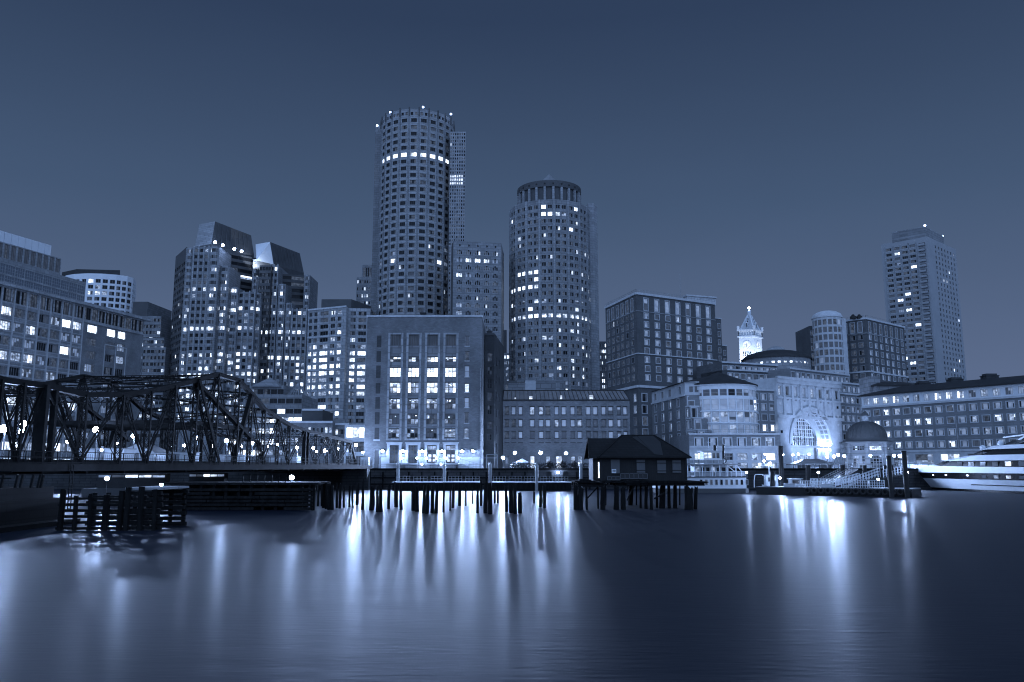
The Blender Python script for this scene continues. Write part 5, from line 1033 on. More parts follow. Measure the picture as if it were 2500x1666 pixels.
oc = lambda r, z0, z1: tr_.lathe([(.1, z0), (r, z0), (r, z1), (.1, z1)], 8, (cxp, Yp), 0, t0_, t0_+2*math.pi)
oc(Rp+.35, zq2-.2, zq2+.2); oc(Rp+.5, zq1-.1, zq1+.2); oc(Rp+.8, zq1+.2, zq1+.45); Xp.part('cornice', tr_, 'grey')
dm = MB(); zd0 = zq1+.45; zd1 = Zof(1029, Yp); Rd = 4.45; hh = zd1-zd0; pf = [(Rp+.5, zd0), (Rd+.3, zd0+.35), (Rd, zd0+.45), (Rd, zd0+1.0)]+[(Rd*math.cos(a), zd0+1.0+(hh-1.0)*math.sin(a)) for a in [math.radians(10*k) for k in range(1, 9)]]+[(.2, zd1)]; dm.lathe(pf, 48, (cxp, Yp)); od = Xp.part('dome', dm, 'darkgrey', True)
rb = MB()
for k in range(28):
    t = 2*math.pi*k/28
    for (r_0, z_0), (r_1, z_1) in zip(pf[3:-1], pf[4:]): rb.bar((cxp+(r_0+.02)*math.cos(t), Yp+(r_0+.02)*math.sin(t), z_0), (cxp+(r_1+.02)*math.cos(t), Yp+(r_1+.02)*math.sin(t), z_1), .1, .1)
rb.build('ribs', 'darkgrey', od)
ln = MB(); z8 = Zof(1003, Yp); ln.lathe([(.75, zd1-.1), (.75, z8-1.2)], 10, (cxp, Yp), 0); ln.lathe([(.9, z8-1.2), (.8, z8-.8), (.45, z8-.4), (.05, z8-.2), (.04, z8+.3)], 10, (cxp, Yp), 1); Xp.part('lantern', ln, ['pale', 'darkgrey']); Xp.finish()
# ---------------------------------------------------------------- setting
SH = 168.
g = MB(); g.poly([(-3000,SH,GZ),(3000,SH,GZ),(3000,4000,GZ),(-3000,4000,GZ)]); struct(g.build('ground', 'paving'))
wm = bpy.data.materials.new('harbour_water'); nt, b = nodes(wm); N, Lk = nt.nodes.new, nt.links.new
b.inputs['Base Color'].default_value = (.004, .008, .018, 1); b.inputs['Roughness'].default_value = WATER_ROUGH; b.inputs['IOR'].default_value = 1.26; b.inputs['Specular IOR Level'].default_value = .5
geo = N('ShaderNodeNewGeometry'); hs = []
# calm water under the far shore, breeze-ruffled patches in the open harbour
sy = N('ShaderNodeSeparateXYZ'); Lk(geo.outputs['Position'], sy.inputs[0]); wn = N('ShaderNodeTexNoise'); wn.inputs['Scale'].default_value = .045; wn.inputs['Detail'].default_value = 3; Lk(geo.outputs['Position'], wn.inputs['Vector'])
w1_ = N('ShaderNodeMath'); w1_.operation = 'MULTIPLY_ADD'; w1_.inputs[1].default_value = 12; Lk(wn.outputs['Fac'], w1_.inputs[0]); Lk(sy.outputs[1], w1_.inputs[2])
wr = N('ShaderNodeMapRange'); wr.interpolation_type = 'SMOOTHSTEP'; wr.inputs['From Min'].default_value = 18; wr.inputs['From Max'].default_value = 115; wr.inputs['To Min'].default_value = WATER_NEAR; wr.inputs['To Max'].default_value = WATER_ROUGH; Lk(w1_.outputs[0], wr.inputs[0]); Lk(wr.outputs[0], b.inputs['Roughness'])
for sc_, st_, amp in ((.5, (.35, 1.3, 1), .5), (3.2, (.3, 1.4, 1), .34), (.06, (1, 1, 1), 1.2)):
    mp = N('ShaderNodeMapping'); mp.inputs['Scale'].default_value = st_; Lk(geo.outputs['Position'], mp.inputs[0]); n1 = N('ShaderNodeTexNoise'); n1.inputs['Scale'].default_value = sc_; n1.inputs['Detail'].default_value = 4; Lk(mp.outputs[0], n1.inputs['Vector'])
    ml = N('ShaderNodeMath'); ml.operation = 'MULTIPLY'; ml.inputs[1].default_value = amp; Lk(n1.outputs['Fac'], ml.inputs[0]); hs.append(ml)
a1 = N('ShaderNodeMath'); Lk(hs[0].outputs[0], a1.inputs[0]); Lk(hs[1].outputs[0], a1.inputs[1]); a2 = N('ShaderNodeMath'); Lk(a1.outputs[0], a2.inputs[0]); Lk(hs[2].outputs[0], a2.inputs[1])
bp = N('ShaderNodeBump'); bp.inputs['Strength'].default_value = .5; bp.inputs['Distance'].default_value = .045; Lk(a2.outputs[0], bp.inputs['Height']); Lk(bp.outputs[0], b.inputs['Normal'])
# a long exposure sums glassy and broken water: two gloss widths side by side
b2 = N('ShaderNodeBsdfPrincipled'); b2.inputs['Base Color'].default_value = (.004, .008, .018, 1); b2.inputs['Roughness'].default_value = WATER_WIDE; b2.inputs['IOR'].default_value = 1.26; Lk(bp.outputs[0], b2.inputs['Normal'])
mxs = N('ShaderNodeMixShader'); mxs.inputs[0].default_value = WATER_MIX; Lk(b.outputs[0], mxs.inputs[1]); Lk(b2.outputs[0], mxs.inputs[2]); Lk(mxs.outputs[0], nt.nodes['Material Output'].inputs['Surface'])
w = MB(); w.poly([(-3000,-300,0),(3000,-300,0),(3000,900,0),(-3000,900,0)]); M['water'] = wm; struct(w.build('water', 'water'))
sw = MB(); sw.box(-420, 520, SH-.6, SH+.4, -4, GZ+.02, 0); sw.box(-420, 520, SH-.75, SH+.5, GZ+.02, GZ+.42, 1)
swt = thing('seawall', 'long dark stone block seawall along the far shore', 'sea wall', (0, SH, 0)); sw.f = sw.f; a_ = MB(); a_.box(-420, 520, SH-.6, SH+.4, -4, GZ+.02); a_.build('wall', 'seawall', swt); a_ = MB(); a_.box(-420, 520, SH-.75, SH+.5, GZ+.02, GZ+.42); a_.build('coping', 'granite', swt)
tmb = MB()
for k in range(26): x = Xof(905, SH, 2)+k*2.6; tmb.box(x-.16, x+.16, SH-.95, SH-.62, -1, GZ-.3)
for zz in (.9, 2.2): tmb.box(Xof(905, SH, 2)-.3, Xof(905, SH, 2)+66, SH-1.05, SH-.96, zz, zz+.3)
tmb.build('fender_timbers', 'timber', swt)
def simple_rail(name, label, a, b, z, h=1.05, n=20, m='steelpale', cat='railing', group=None, mids=2):
    mb = MB(); t = thing(name, label, cat, (a[0], a[1], z), group); ps = MB()
    for k in range(n+1): p = lerp(a, b, k/n); ps.bar((p[0], p[1], z), (p[0], p[1], z+h), .07)
    for k in range(mids): zz = z+h*(k+1)/mids-.03; mb.bar((a[0], a[1], zz), (b[0], b[1], zz), .07)
    mb.build('rails', m, t); ps.build('posts', m, t); return t
simple_rail('railing', 'thin metal railing on the seawall before the brick power house', at(925, SH), at(1180, SH), GZ+.42, .8, 14)
simple_rail('railing', 'pale quay railing along the right hand waterfront', at(1880, SH), at(2500, SH), GZ+.42, .95, 40)
# hedge: leaf sized faces through its volume
hg = thing('hedge', 'low clipped hedge along the quay before the brick warehouse', 'hedge', (Xof(1340, 169.6, 4), 169.6, GZ)); lf = MB(); rng = random.Random(5)
hx0, hx1 = Xof(1246, 169.6, 4), Xof(1440, 169.6, 4)
for k in range(2600):
    x, y, zz = rng.uniform(hx0, hx1), rng.uniform(169, 170.3), GZ+.4+rng.uniform(0, 1.0)+.15*math.sin(k*.7); a, t = rng.uniform(0, 6.3), rng.uniform(-1, 1); r = rng.uniform(.07, .14); d = Vector((math.cos(a)*r, math.sin(a)*r, t*r)); e = Vector((-math.sin(a)*r*.6, math.cos(a)*r*.6, r*.5)); c = Vector((x, y, zz)); lf.poly([c-d, c+e, c+d, c-e], k % 2)
M['leaf1'] = mat('leaf_light', .05, .6, .3, 3); M['leaf2'] = mat('leaf_dark', .025, .6, .3, 3); lf.build('foliage', ['leaf1', 'leaf2'], hg); pb = MB(); pb.box(hx0-.1, hx1+.1, 168.95, 170.35, GZ, GZ+.45); pb.build('planter', 'granite', hg)
# ---------------------------------------------------------------- lamps on the quay
def globe_lamp(label, px, py, Y=176., group='globe lamps on the quay', m='lamp', r=.3, base=GZ, heads=1):
    p = U(px, py, Y); t = thing('street_lamp', label, 'street lamp', (p.x, p.y, base), group); b_ = MB(); r *= .95 if px > 1850 else 1.08; b_.sphere(p, r, 10); b_.build('globe', m, t)
    b_ = MB(); b_.tube((p.x, p.y, base), (p.x, p.y, base+.6), .14, 8); b_.tube((p.x, p.y, base+.6), (p.x, p.y, p.z-r*.9), .06, 6); b_.tube((p.x, p.y, p.z-r*1.05), (p.x, p.y, p.z-r*.75), .14, 8); b_.build('post', 'darkgrey', t)
    if m in ('lamp', 'lampb'): beam(t, p, (16000 if m == 'lampb' else 8000)*(.42 if px > 1700 else 1)*(.15 if base < 3 else 1))
    return t
for lab, px, py, Y, m, r in (('glaring street lamp between the brick power house and the brick warehouse', 1228, 1118, 172, 'lampb', .3),
  ('street lamp before the left part of the brick warehouse', 1257, 1106, 190, 'lamp', .32), ('street lamp left of centre before the brick warehouse, brightest of its row', 1320, 1106, 190, 'lampb', .32), ('street lamp nearest the dark hut before the brick warehouse', 1382, 1107, 190, 'lamp', .32),
  ('globe lamp before the wide windows at the right end of the bow front block', 1868, 1110, 178, 'lamps', .28), ('globe lamp low by the doors at the right end of the bow front block', 1865, 1126, 176, 'lamps', .28), ('small globe lamp beside the white workboat mast', 1881, 1131, 174, 'lamps', .22), ('globe lamp beside the tall dark mooring pile left of the arch', 1911, 1111, 180, 'lamp', .25),
  ('globe lamp at the left side of the archway', 1936, 1111, 184, 'lamp', .25), ('globe lamp rising behind the left edge of the tent roof', 1949, 1109, 186, 'lamp', .25), ('globe lamp rising behind the ridge of the tent roof', 1975, 1110, 186, 'lamp', .25), ('upper globe lamp by the right jamb of the archway', 2019, 1108, 172, 'lampb', .3), ('lower globe lamp by the right jamb of the archway', 2020, 1116, 171, 'lampb', .3), ('glaring globe lamp just right of the archway', 2036, 1115, 172, 'lampb', .32), ('globe lamp between the archway and the domed pavilion', 2046, 1111, 175, 'lamp', .32),
  ('globe lamp at the left corner of the domed pavilion', 2061, 1114, 182, 'lamps', .32), ('globe lamp before the middle of the domed pavilion', 2125, 1113, 181, 'lamps', .32), ('globe lamp at the right corner of the domed pavilion', 2183, 1113, 182, 'lamps', .32), ('glaring globe lamp right of the domed pavilion behind a tall mooring pile', 2197, 1114, 172, 'lampb', .36)):
    globe_lamp(lab, px, py, Y, 'globe lamps on the quay', m, r)
for lab, px, py, Y, z0, r, m in (('glaring lamp low on the dark seawall before the brick warehouse', 1362, 1154, 166.6, 1.6, .22, 'lampb'), ('glaring lamp on a thin post above the gangways of the floating dock', 1998, 1154, 134, 1.35, .2, 'lampb'), ('lamp low beside the white workboat on the floating dock', 1904, 1168, 138, 1.35, .2, 'lampb'), ('small lamp on the stern of the white ferry', 1823, 1154, 141, 2.6, .14, 'lamp'), ('small lamp on the tall mooring pile right of the floating dock', 2215, 1154, 124, .5, .18, 'lamp'), ('lamp between the white rails of the floating dock', 2144, 1171, 130, 1.3, .16, 'lamp'), ('small lamp on the mooring pile left of the arch', 1903, 1126, 150, 1, .12, 'lamps')):
    globe_lamp(lab, px, py, Y, 'low lamps on the dock and seawall', m, r, z0)
# ---------------------------------------------------------------- tents
def tent(label, px0, px1, py_e, py_t, Y, m, depth, ridge=.3):
    ze, zt = Zof(py_e, Y), Zof(py_t, Y+depth/2); x0, x1 = Xof(px0, Y, ze), Xof(px1, Y, ze); t = thing('tent', label, 'tent', ((x0+x1)/2, Y, GZ)); c = (x0+x1)/2; hw = (x1-x0)/2*ridge; r = MB(); y0, y1, ym = Y, Y+depth, Y+depth/2
    r.poly([(x0,y0,ze),(x1,y0,ze),(c+hw,ym,zt),(c-hw,ym,zt)]); r.poly([(x1,y0,ze),(x1,y1,ze),(c+hw,ym,zt)]); r.poly([(x1,y1,ze),(x0,y1,ze),(c-hw,ym,zt),(c+hw,ym,zt)]); r.poly([(x0,y1,ze),(x0,y0,ze),(c-hw,ym,zt)])
    for a, b in (((x0,y0),(x1,y0)),((x1,y0),(x1,y1)),((x1,y1),(x0,y1)),((x0,y1),(x0,y0))): r.bar((a[0],a[1],ze-.12), (b[0],b[1],ze-.12), .06, .26)
    r.build('canopy', m, t); p = MB()
    n = max(2, round((x1-x0)/2.4))
    for k in range(n+1):
        for y in (y0+.1, y1-.1): x = x0+.1+(x1-x0-.2)*k/n; p.bar((x,y,GZ),(x,y,ze-.1), .1)
    p.build('poles', 'steelpale', t); return x0, x1, ze
tent('long grey marquee tent with a flat ridge on the quay before the arch', 1942, 2047, 1133, 1121, 178, 'darkgrey', 6, .35)
tent('small white peaked tent on the quay before the brick warehouse', 1260, 1290, 1128, 1120, 188, 'white', 3, .05)
for k, (px, w_, h_, lab) in enumerate(((1958, 1.6, 1.7, 'dark upright cooler cabinet under the left end of the long grey marquee tent'), (1984, 2.4, 1.3, 'long pale counter under the middle of the long grey marquee tent'), (2012, 2.0, 1.8, 'dark tall cabinet under the right part of the long grey marquee tent'), (2034, 1.2, 1.5, 'small pale counter under the right end of the long grey marquee tent'))):
    x = Xof(px, 180, 5); kt = thing('counter', lab, 'counter', (x, 180, GZ), 'counters under the marquee tent'); b_ = MB(); b_.box(x-w_/2, x+w_/2, 179.5, 180.5, GZ, GZ+h_-.08); b_.build('body', 'pale' if k % 2 else 'darkgrey', kt); b_ = MB(); b_.box(x-w_/2-.08, x+w_/2+.08, 179.42, 180.58, GZ+h_-.08, GZ+h_); b_.build('worktop', 'grey', kt)
for i, (px, lab) in enumerate(((1342, 'small dark bush on the quay between the street lamps'), (1375, 'small dark bush below the street lamp nearest the hut'), (1402, 'slim dark bush close to the hut roof'))):
    Yb_ = 192; c = U(px, 1126, Yb_); bt = thing('bush', lab, 'bush', (c.x, c.y, GZ), 'bushes before the warehouse'); lf = MB(); rng = random.Random(px)
    for k in range(420):
        a, q, r = rng.uniform(0, 6.3), rng.uniform(-1, 1), rng.random()**.5; s_ = math.sqrt(1-q*q); v = Vector((c.x+.75*r*s_*math.cos(a), c.y+.75*r*s_*math.sin(a), GZ+1.2+.95*r*q)); d = Vector((rng.uniform(-1,1), rng.uniform(-1,1), rng.uniform(-1,1)))*.16; e = Vector((rng.uniform(-1,1), rng.uniform(-1,1), rng.uniform(-1,1)))*.12; lf.poly([v-d, v+e, v+d, v-e], k % 2)
    lf.build('crown', ['leaf1', 'leaf2'], bt); s_ = MB(); s_.tube((c.x, c.y, GZ), (c.x, c.y, GZ+1), .06, 6); s_.build('stem', 'timber', bt)
# loading frame at the gap
fr = MB(); x0, x1 = Xof(1188, 171, 5), Xof(1214, 171, 5); zt = Zof(1110, 171)
for x in (x0, x1): fr.bar((x, 171, GZ), (x, 171, zt), .14)
for zz in (zt, zt-.7): fr.bar((x0, 171, zz), (x1, 171, zz), .12)
fr.bar((x0-1.2, 171, zt-.7), (x0, 171, zt-.7), .1); ft = thing('gate', 'open pale steel gate frame on the quay beside the narrow dark brick building', 'gate frame', (x0, 171, GZ)); fr.build('frame', 'steelpale', ft)
# ---------------------------------------------------------------- pontoon under the seawall, and white steel piles
Ypn = 158.; zpn = Zof(1177, Ypn); x0, x1 = Xof(958, Ypn, 1), Xof(1176, Ypn, 1)
for lab, q0, q1 in (('long low floating pontoon with a bright edge before the brick power house', 958, 1174), ('low floating pontoon with a bright edge before the brick warehouse', 1200, 1394)):
    x0, x1 = Xof(q0, Ypn, 1), Xof(q1, Ypn, 1); t = thing('pontoon', lab, 'pontoon', ((x0+x1)/2, Ypn, 0), 'floating pontoons'); b_ = MB(); b_.box(x0, x1, Ypn, Ypn+3.2, -.3, zpn-.16); b_.build('float', 'timber', t); b_ = MB(); b_.box(x0-.1, x1+.1, Ypn-.12, Ypn+3.3, zpn-.16, zpn); b_.build('deck', 'pale', t); b_ = MB(); n = 5
    for k in range(n):
        a, c = x0+(x1-x0)*(k+.0)/n+.3, x0+(x1-x0)*(k+.78)/n+.3
        for h in (.55, 1.05): b_.bar((a, Ypn+3, zpn+h), (c, Ypn+3, zpn+h), .06)
        for q in range(5): x = a+(c-a)*q/4; b_.bar((x, Ypn+3, zpn), (x, Ypn+3, zpn+1.08), .06)
    b_.build('railing', 'midgrey', t)
M['pilew'] = mat('galvanised_pile', .3, .5, .2, 2)
def pile(name, label, px, py_t, py_b, Y, r, m, group, lean=0., cap=None, zb=-2., cat='pile', n=9):
    zt = Zof(py_t, Y); p = (Xof(px, Y, zt), Y, zt); q = (Xof(px, Y, 0)+lean, Y, zb); mb = MB(); rng = random.Random(str((px, Y)))
    if m == 'timber':       # split, worn, uneven tops
        k = len(mb.v); seg = 5
        for i in range(seg+1):
            f = i/seg
            for j in range(n):
                t = 2*math.pi*j/n; rr = r*(1.08-.2*f)*(1+rng.uniform(-.13, .13)); zz = q[2]+(p[2]-q[2])*f+(rng.uniform(-.35, .2) if i == seg else 0); mb.v.append((q[0]+(p[0]-q[0])*f+rr*math.cos(t), Y+rr*math.sin(t), zz))
        for i in range(seg):
            for j in range(n): mb.f.append((k+i*n+j, k+i*n+(j+1) % n, k+(i+1)*n+(j+1) % n, k+(i+1)*n+j)); mb.m.append(0)
        mb.f.append(tuple(k+seg*n+j for j in range(n))); mb.m.append(0)
        o = mb.build(name, m)
        return tag(o, label, cat, group)
    t = thing(name, label, cat, (q[0], Y, 0), group); mb.tube(q, p, r, 12); mb.build('shaft', m, t)
    c = MB(); c.lathe([(r*1.12, zt-.05), (r*1.12, zt+.05), (.03, zt+r*(2.2 if m == 'pilew' else .25))], 12, (p[0], Y)); c.build('cap', cap or m, t); return t
for px, pt, pb_, Y, lab in ((900, 1148, 1195, 166, 'thin pale steel pile at the bridge abutment corner'), (972, 1133, 1177, 161.6, 'pale steel pile below the first portal of the brick power house'), (1085, 1140, 1177, 161.6, 'pale steel pile below the fourth portal of the brick power house'), (1197, 1136, 1178, 157, 'pale steel pile with a cone cap at the right end of the long pontoon'), (1310, 1137, 1178, 157, 'pale steel pile with a cone cap right of the white peaked tent'), (1418, 1136, 1170, 160, 'pale steel pile with a cone cap just left of the hut')):
    pile('steel_pile', lab, px, pt, pb_, Y, .3 if px > 900 else .16, 'pilew', 'pale steel piles along the seawall')
for px, pt, Y, r, lean, lab in ((1905, 1090, 142, .42, .3, 'tallest dark mooring pile left of the arch'), (1886, 1152, 137, .45, 0, 'short dark mooring pile beside the white workboat'), (1973, 1137, 146, .42, 0, 'dark mooring pile under the left part of the marquee tent'), (2057, 1137, 150, .4, 0, 'dark mooring pile at the left of the domed pavilion'), (2111, 1137, 146, .32, 0, 'slim dark mooring pile before the middle of the domed pavilion'), (2164, 1137, 146, .5, 0, 'stout dark mooring pile before the right side of the domed pavilion'), (2169, 1114, 122.4, .35, .55, 'tall dark mooring pile at the front of the floating dock end'), (2206, 1102, 122.4, .36, .6, 'tallest dark mooring pile at the right end of the floating dock'), (2179, 1137, 124.5, .12, .2, 'thin dark pole between the two tall mooring piles')):
    pile('mooring_pile', lab, px, pt, 0, Y, r, 'black', 'dark mooring piles', lean)
# ---------------------------------------------------------------- floating dock with tyres, white rails and gangways
d0, d1 = (Xof(1846, 137, 1), 137.), (Xof(2226, 122.5, 1), 122.5); zd = 1.3; dd = (Vector(d1)-Vector(d0)); Ld = dd.length; dd.normalize(); dn = Vector((dd.y, -dd.x)); e0, e1 = tuple(Vector(d0)-dn*6), tuple(Vector(d1)-dn*6)
dt = thing('floating_dock', 'long black floating dock with a pale deck edge in front of the quay', 'dock', (d0[0], d0[1], 0)); b_ = MB(); b_.prism([d0, d1, e1, e0], -.5, zd-.12); b_.build('hull', 'black', dt); b_ = MB(); b_.prism([tuple(Vector(d0)+dn*.1), tuple(Vector(d1)+dn*.1), e1, e0], zd-.12, zd, 0, bottom=True); b_.build('deck', 'grey', dt)
for k in range(15):
    u = Ld*(.36+.62*k/14); c = Vector(d0)+dd*u+dn*.22; mb = MB(); R0, r0 = .38, .17; n1, n2 = 14, 8
    for i in range(n1):
        t = 2*math.pi*i/n1
        for j in range(n2): s_ = 2*math.pi*j/n2; q = R0+r0*math.cos(s_); mb.v.append((c.x+dd.x*q*math.cos(t)+dn.x*r0*math.sin(s_), c.y+dd.y*q*math.cos(t)+dn.y*r0*math.sin(s_), .72+q*math.sin(t)))
    for i in range(n1):
        for j in range(n2): mb.f.append((i*n2+j, ((i+1) % n1)*n2+j, ((i+1) % n1)*n2+(j+1) % n2, i*n2+(j+1) % n2)); mb.m.append(0)
    tag(mb.build('tyre_fender', 'black'), 'worn black tyre hung as a fender on the dock side', 'tyre', 'tyres along the floating dock')
def ramp(label, a, b, za, zb, wd=1.3, h=1.15, n=8, m='white'):
    t = thing('gangway', label, 'gangway', (a[0], a[1], za)); d = (Vector(b)-Vector(a)).normalized(); nn = Vector((d.y, -d.x))*wd/2; fl, rl = MB(), MB()
    A = [Vector((a[0]+s_*nn.x, a[1]+s_*nn.y, za)) for s_ in (1, -1)]; B_ = [Vector((b[0]+s_*nn.x, b[1]+s_*nn.y, zb)) for s_ in (1, -1)]
    fl.poly([A[0], B_[0], B_[1], A[1]]); fl.bar(A[0], B_[0], .1, .2); fl.bar(A[1], B_[1], .1, .2); up = Vector((0, 0, h))
    for s_ in (0, 1):
        for f in (.33, .66, 1.): rl.bar(A[s_]+up*f, B_[s_]+up*f, .05)
        for k in range(n+1): p = A[s_].lerp(B_[s_], k/n); rl.bar(p, p+up, .055)
        for k in range(n): p, q = A[s_].lerp(B_[s_], k/n), A[s_].lerp(B_[s_], (k+1)/n); rl.bar(p, q+up, .03) if m != 'white' else None
    fl.build('floor', 'darkgrey', t); rl.build('railing', m, t)
def dp(f, o): p = Vector(d0)+dd*Ld*f-dn*o; return (p.x, p.y)
ramp('long sloping gangway from the quay down to the dock below the tent', dp(.40, 4.5), (Xof(2085, 160, 4), 160.), zd+.1, Zof(1146, 160), 1.4, 1.1, 14, 'midgrey')
ramp('white railed boarding ramp at the middle of the floating dock', dp(.52, 2.2), dp(.66, 2.6), zd+.1, zd+1.0, 1.4, 1.2, 8); ramp('white railed boarding ramp rising to the right on the floating dock', dp(.62, 1.2), dp(.80, 1.4), zd+.1, zd+1.7, 1.4, 1.3, 10); ramp('white railed boarding ramp nearest the end of the floating dock', dp(.82, 2.0), dp(.955, 2.6), zd+1.5, zd+2.2, 1.4, 1.2, 8)
simple_rail('railing', 'white railing along the front edge of the floating dock', dp(.575, .25), dp(.84, .25), zd, 1.2, 18, 'white', 'railing', None, 3)
simple_rail('railing', 'crowded white railing at the back of the floating dock', dp(.33, 3.5), dp(.62, 3.5), zd, 1.3, 30, 'white', 'railing', None, 3)
simple_rail('railing', 'short white railing at the left part of the floating dock', dp(.28, 1.5), dp(.46, 1.5), zd, 1.0, 16, 'white', 'railing', None, 2)
for lab, f, o, sx, sy, h in (('dark box like ticket booth on the floating dock', .70, 1.6, 1.5, 1.2, 1.3), ('pale storage locker on the floating dock', .47, 1.0, 1.6, .8, .5), ('low pale step box on the floating dock', .22, 1.2, 1.8, .9, .45)):
    p = dp(f, o); b_ = MB(); b_.cbox((p[0], p[1], zd+h/2), (sx, sy, h), 0, math.atan2(dd.y, dd.x)); b_.cbox((p[0], p[1], zd+h+.04), (sx+.12, sy+.12, .08), 1, math.atan2(dd.y, dd.x)); tag(b_.build('dock_box', ['darkgrey' if h > 1 else 'pale', 'grey']), lab, 'box')
# ---------------------------------------------------------------- white workboat with mast, small motor boat
def hull(mb, bow, stern, beam, z0, z1, sheer=.4, mi=0, mtop=1, flare=.75):
    bow, stern = Vector(bow), Vector(stern); d = (stern-bow); L_ = d.length; d.normalize(); n = Vector((-d.y, d.x)); n_ = 14; k = len(mb.v)
    for i in range(n_+1):
        f = i/n_; w = beam/2*min(1, math.sin(min(1, f*1.9)*math.pi/2)**.8); zt = z1+sheer*(1-f)**2; x = bow+d*L_*f; rake = d*((1-f)**3*L_*.10)
        for s_, z_, ww, o in ((-1, zt, w, 0), (-1, z0, w*flare, 1), (1, z0, w*flare, 1), (1, zt, w, 0)): p = x+n*s_*ww+rake*o; mb.v.append((p.x, p.y, z_))
    for i in range(n_):
        a, b = k+4*i, k+4*(i+1)
        mb.f += [(a, b, b+1, a+1), (a+1, b+1, b+2, a+2), (a+2, b+2, b+3, a+3), (a+3, b+3, b, a)]; mb.m += [mi, mi, mi, mtop]
    mb.f.append((k+4*n_, k+4*n_+1, k+4*n_+2, k+4*n_+3)); mb.m.append(mi)
def boat(label, px0, px1, Y, h, beam, cab):
    x0, x1 = Xof(px0, Y, 1), Xof(px1, Y, 1); t = thing('workboat' if cab else 'motor_boat', label, 'boat', ((x0+x1)/2, Y, 0)); b_ = MB(); hull(b_, (x0, Y), (x1, Y), beam, -.3, h, .5); b_.build('hull', ['white', 'pale'], t); return t, x0, x1
t, x0, x1 = boat('small white workboat with a lit T shaped mast beside the ferry stern', 1860, 1925, 142.5, 1.0, 2.6, 1); xm = Xof(1876, 142.5, 6); zt = Zof(1129, 142.5); b_ = MB(); b_.bar((xm, 142.5, .9), (xm, 142.5, zt), .12); b_.bar((xm-1.3, 142.5, zt-.5), (xm+1.3, 142.5, zt-.65), .08); b_.bar((xm-.9, 142.5, zt-.2), (xm+.7, 142.5, zt-.9), .06); b_.build('mast', 'white', t)
b_ = MB(); xc = Xof(1876, 142.5, 3); b_.box(xc-.6, xc+1.4, 141.8, 143.2, .9, 3.0); b_.box(xc-.8, xc+1.6, 141.6, 143.4, 3.0, 3.15); b_.build('cabin', 'white', t); b_ = MB(); b_.box(xc-.3, xc+.4, 141.74, 141.79, 2.0, 2.7); b_.build('cabin_window', 'g1', t)
b_ = MB(); prev = None
for k in range(11): a = math.pi*k/10; q = (xc-1.6-1.1*math.cos(a)*.9, 142.3, 1.0+2.2*min(1, math.sin(a)*1.6)); b_.bar(prev, q, .1) if prev else None; prev = q
b_.build('arch_rail', 'white', t); b_ = MB(); b_.sphere((xm, 142.3, zt-.3), .14, 8); b_.build('mast_lamp', 'lamp', t)
t, x0, x1 = boat('low white motor boat moored behind the dock left of the gangway', 1990, 1918, 150, 1.15, 2.8, 0); b_ = MB(); b_.box(x1+.8, x1+2.6, 149.2, 150.8, 1.1, 2.3); b_.box(x1+.6, x1+2.9, 149, 151, 2.3, 2.42); b_.build('cabin', 'white', t); b_ = MB(); b_.box(x1+1, x1+2.4, 149.14, 149.19, 1.5, 2.15); b_.build('cabin_window', 'g1', t); b_ = MB()
for k in range(7): b_.bar((x1+2.8+k*.45, 149, 1.2), (x1+2.8+k*.45, 149, 1.9), .05)
b_.bar((x1+2.6, 149, 1.9), (x1+5.6, 149, 1.9), .05); b_.build('bow_rail', 'steelpale', t)
# ---------------------------------------------------------------- white ferry
Yf = 143.; S = lambda px, z_=3: Xof(px, Yf, z_); Zf = lambda py: Zof(py, Yf); ft = thing('ferry', 'white two deck passenger ferry moored behind the hut', 'ferry', (S(1740), Yf, 0)); xs, xe = S(1606), S(1828); Bm = 6.
b_ = MB(); b_.prism([(xs, Yf), (xe-.6, Yf), (xe+.3, Yf+1.5), (xe+.3, Yf+Bm-1), (xe-.6, Yf+Bm), (xs, Yf+Bm)], -.4, Zf(1193), 0); b_.build('lower_hull', 'darkgrey', ft)
b_ = MB(); z0, z1 = Zf(1193)+.0, Zf(1166); xh = S(1822); b_.box(xs, xh, Yf+.15, Yf+Bm-.15, z0, z1, 0); b_.box(xs-.1, S(1826), Yf-.05, Yf+Bm, z1, z1+.14, 1); b_.build('main_cabin', ['white', 'darkgrey'], ft)
for k in range(10):
    px = 1708.5+12.4*k; f = MB(); f.box(S(px), S(px+6.6), Yf+.09, Yf+.16, Zf(1184.5), Zf(1171), 0); o = f.build('cabin_window', 'paleframe', ft); f = MB(); f.box(S(px)+.06, S(px+6.6)-.06, Yf+.05, Yf+.088, Zf(1184.5)+.06, Zf(1171)-.06, 0); f.build('pane', 'g1' if k % 4 else 'g0', o)
b_ = MB(); zr0, zr1 = z1+.14, Zf(1152)
for k in range(18): x = xs+(S(1824)-xs)*k/17; b_.bar((x, Yf+.1, zr0), (x, Yf+.1, zr1), .07)
b_.bar((xs, Yf+.1, zr1), (S(1824), Yf+.1, zr1), .09); b_.box(xs, S(1824), Yf+.16, Yf+.19, zr0+.12, zr1-.1, 1); b_.build('deck_railing', ['white', 'grey'], ft)
b_ = MB(); zu = Zf(1136); b_.box(xs, S(1810), Yf, Yf+Bm, zu, zu+.25, 0); b_.build('upper_deck', 'midgrey', ft)
b_ = MB()
for px in (1680, 1697, 1716, 1740, 1758, 1776, 1798): q_ = MB(); q_.bar((S(px), Yf+.2, zr0), (S(px), Yf+.2, zu), .16); q_.build('deck_post', 'white', ft)
b_.bar((S(1776), Yf+.2, zu), (S(1795), Yf+.2, zr1), .3, .1); b_.bar((S(1800), Yf+.2, zu), (S(1812), Yf+.2, zr1), .3, .1); b_.bar((S(1680), Yf+.2, zr1), (S(1668), Yf+.2, zu), .5, .1); b_.build('stair_braces', 'white', ft)
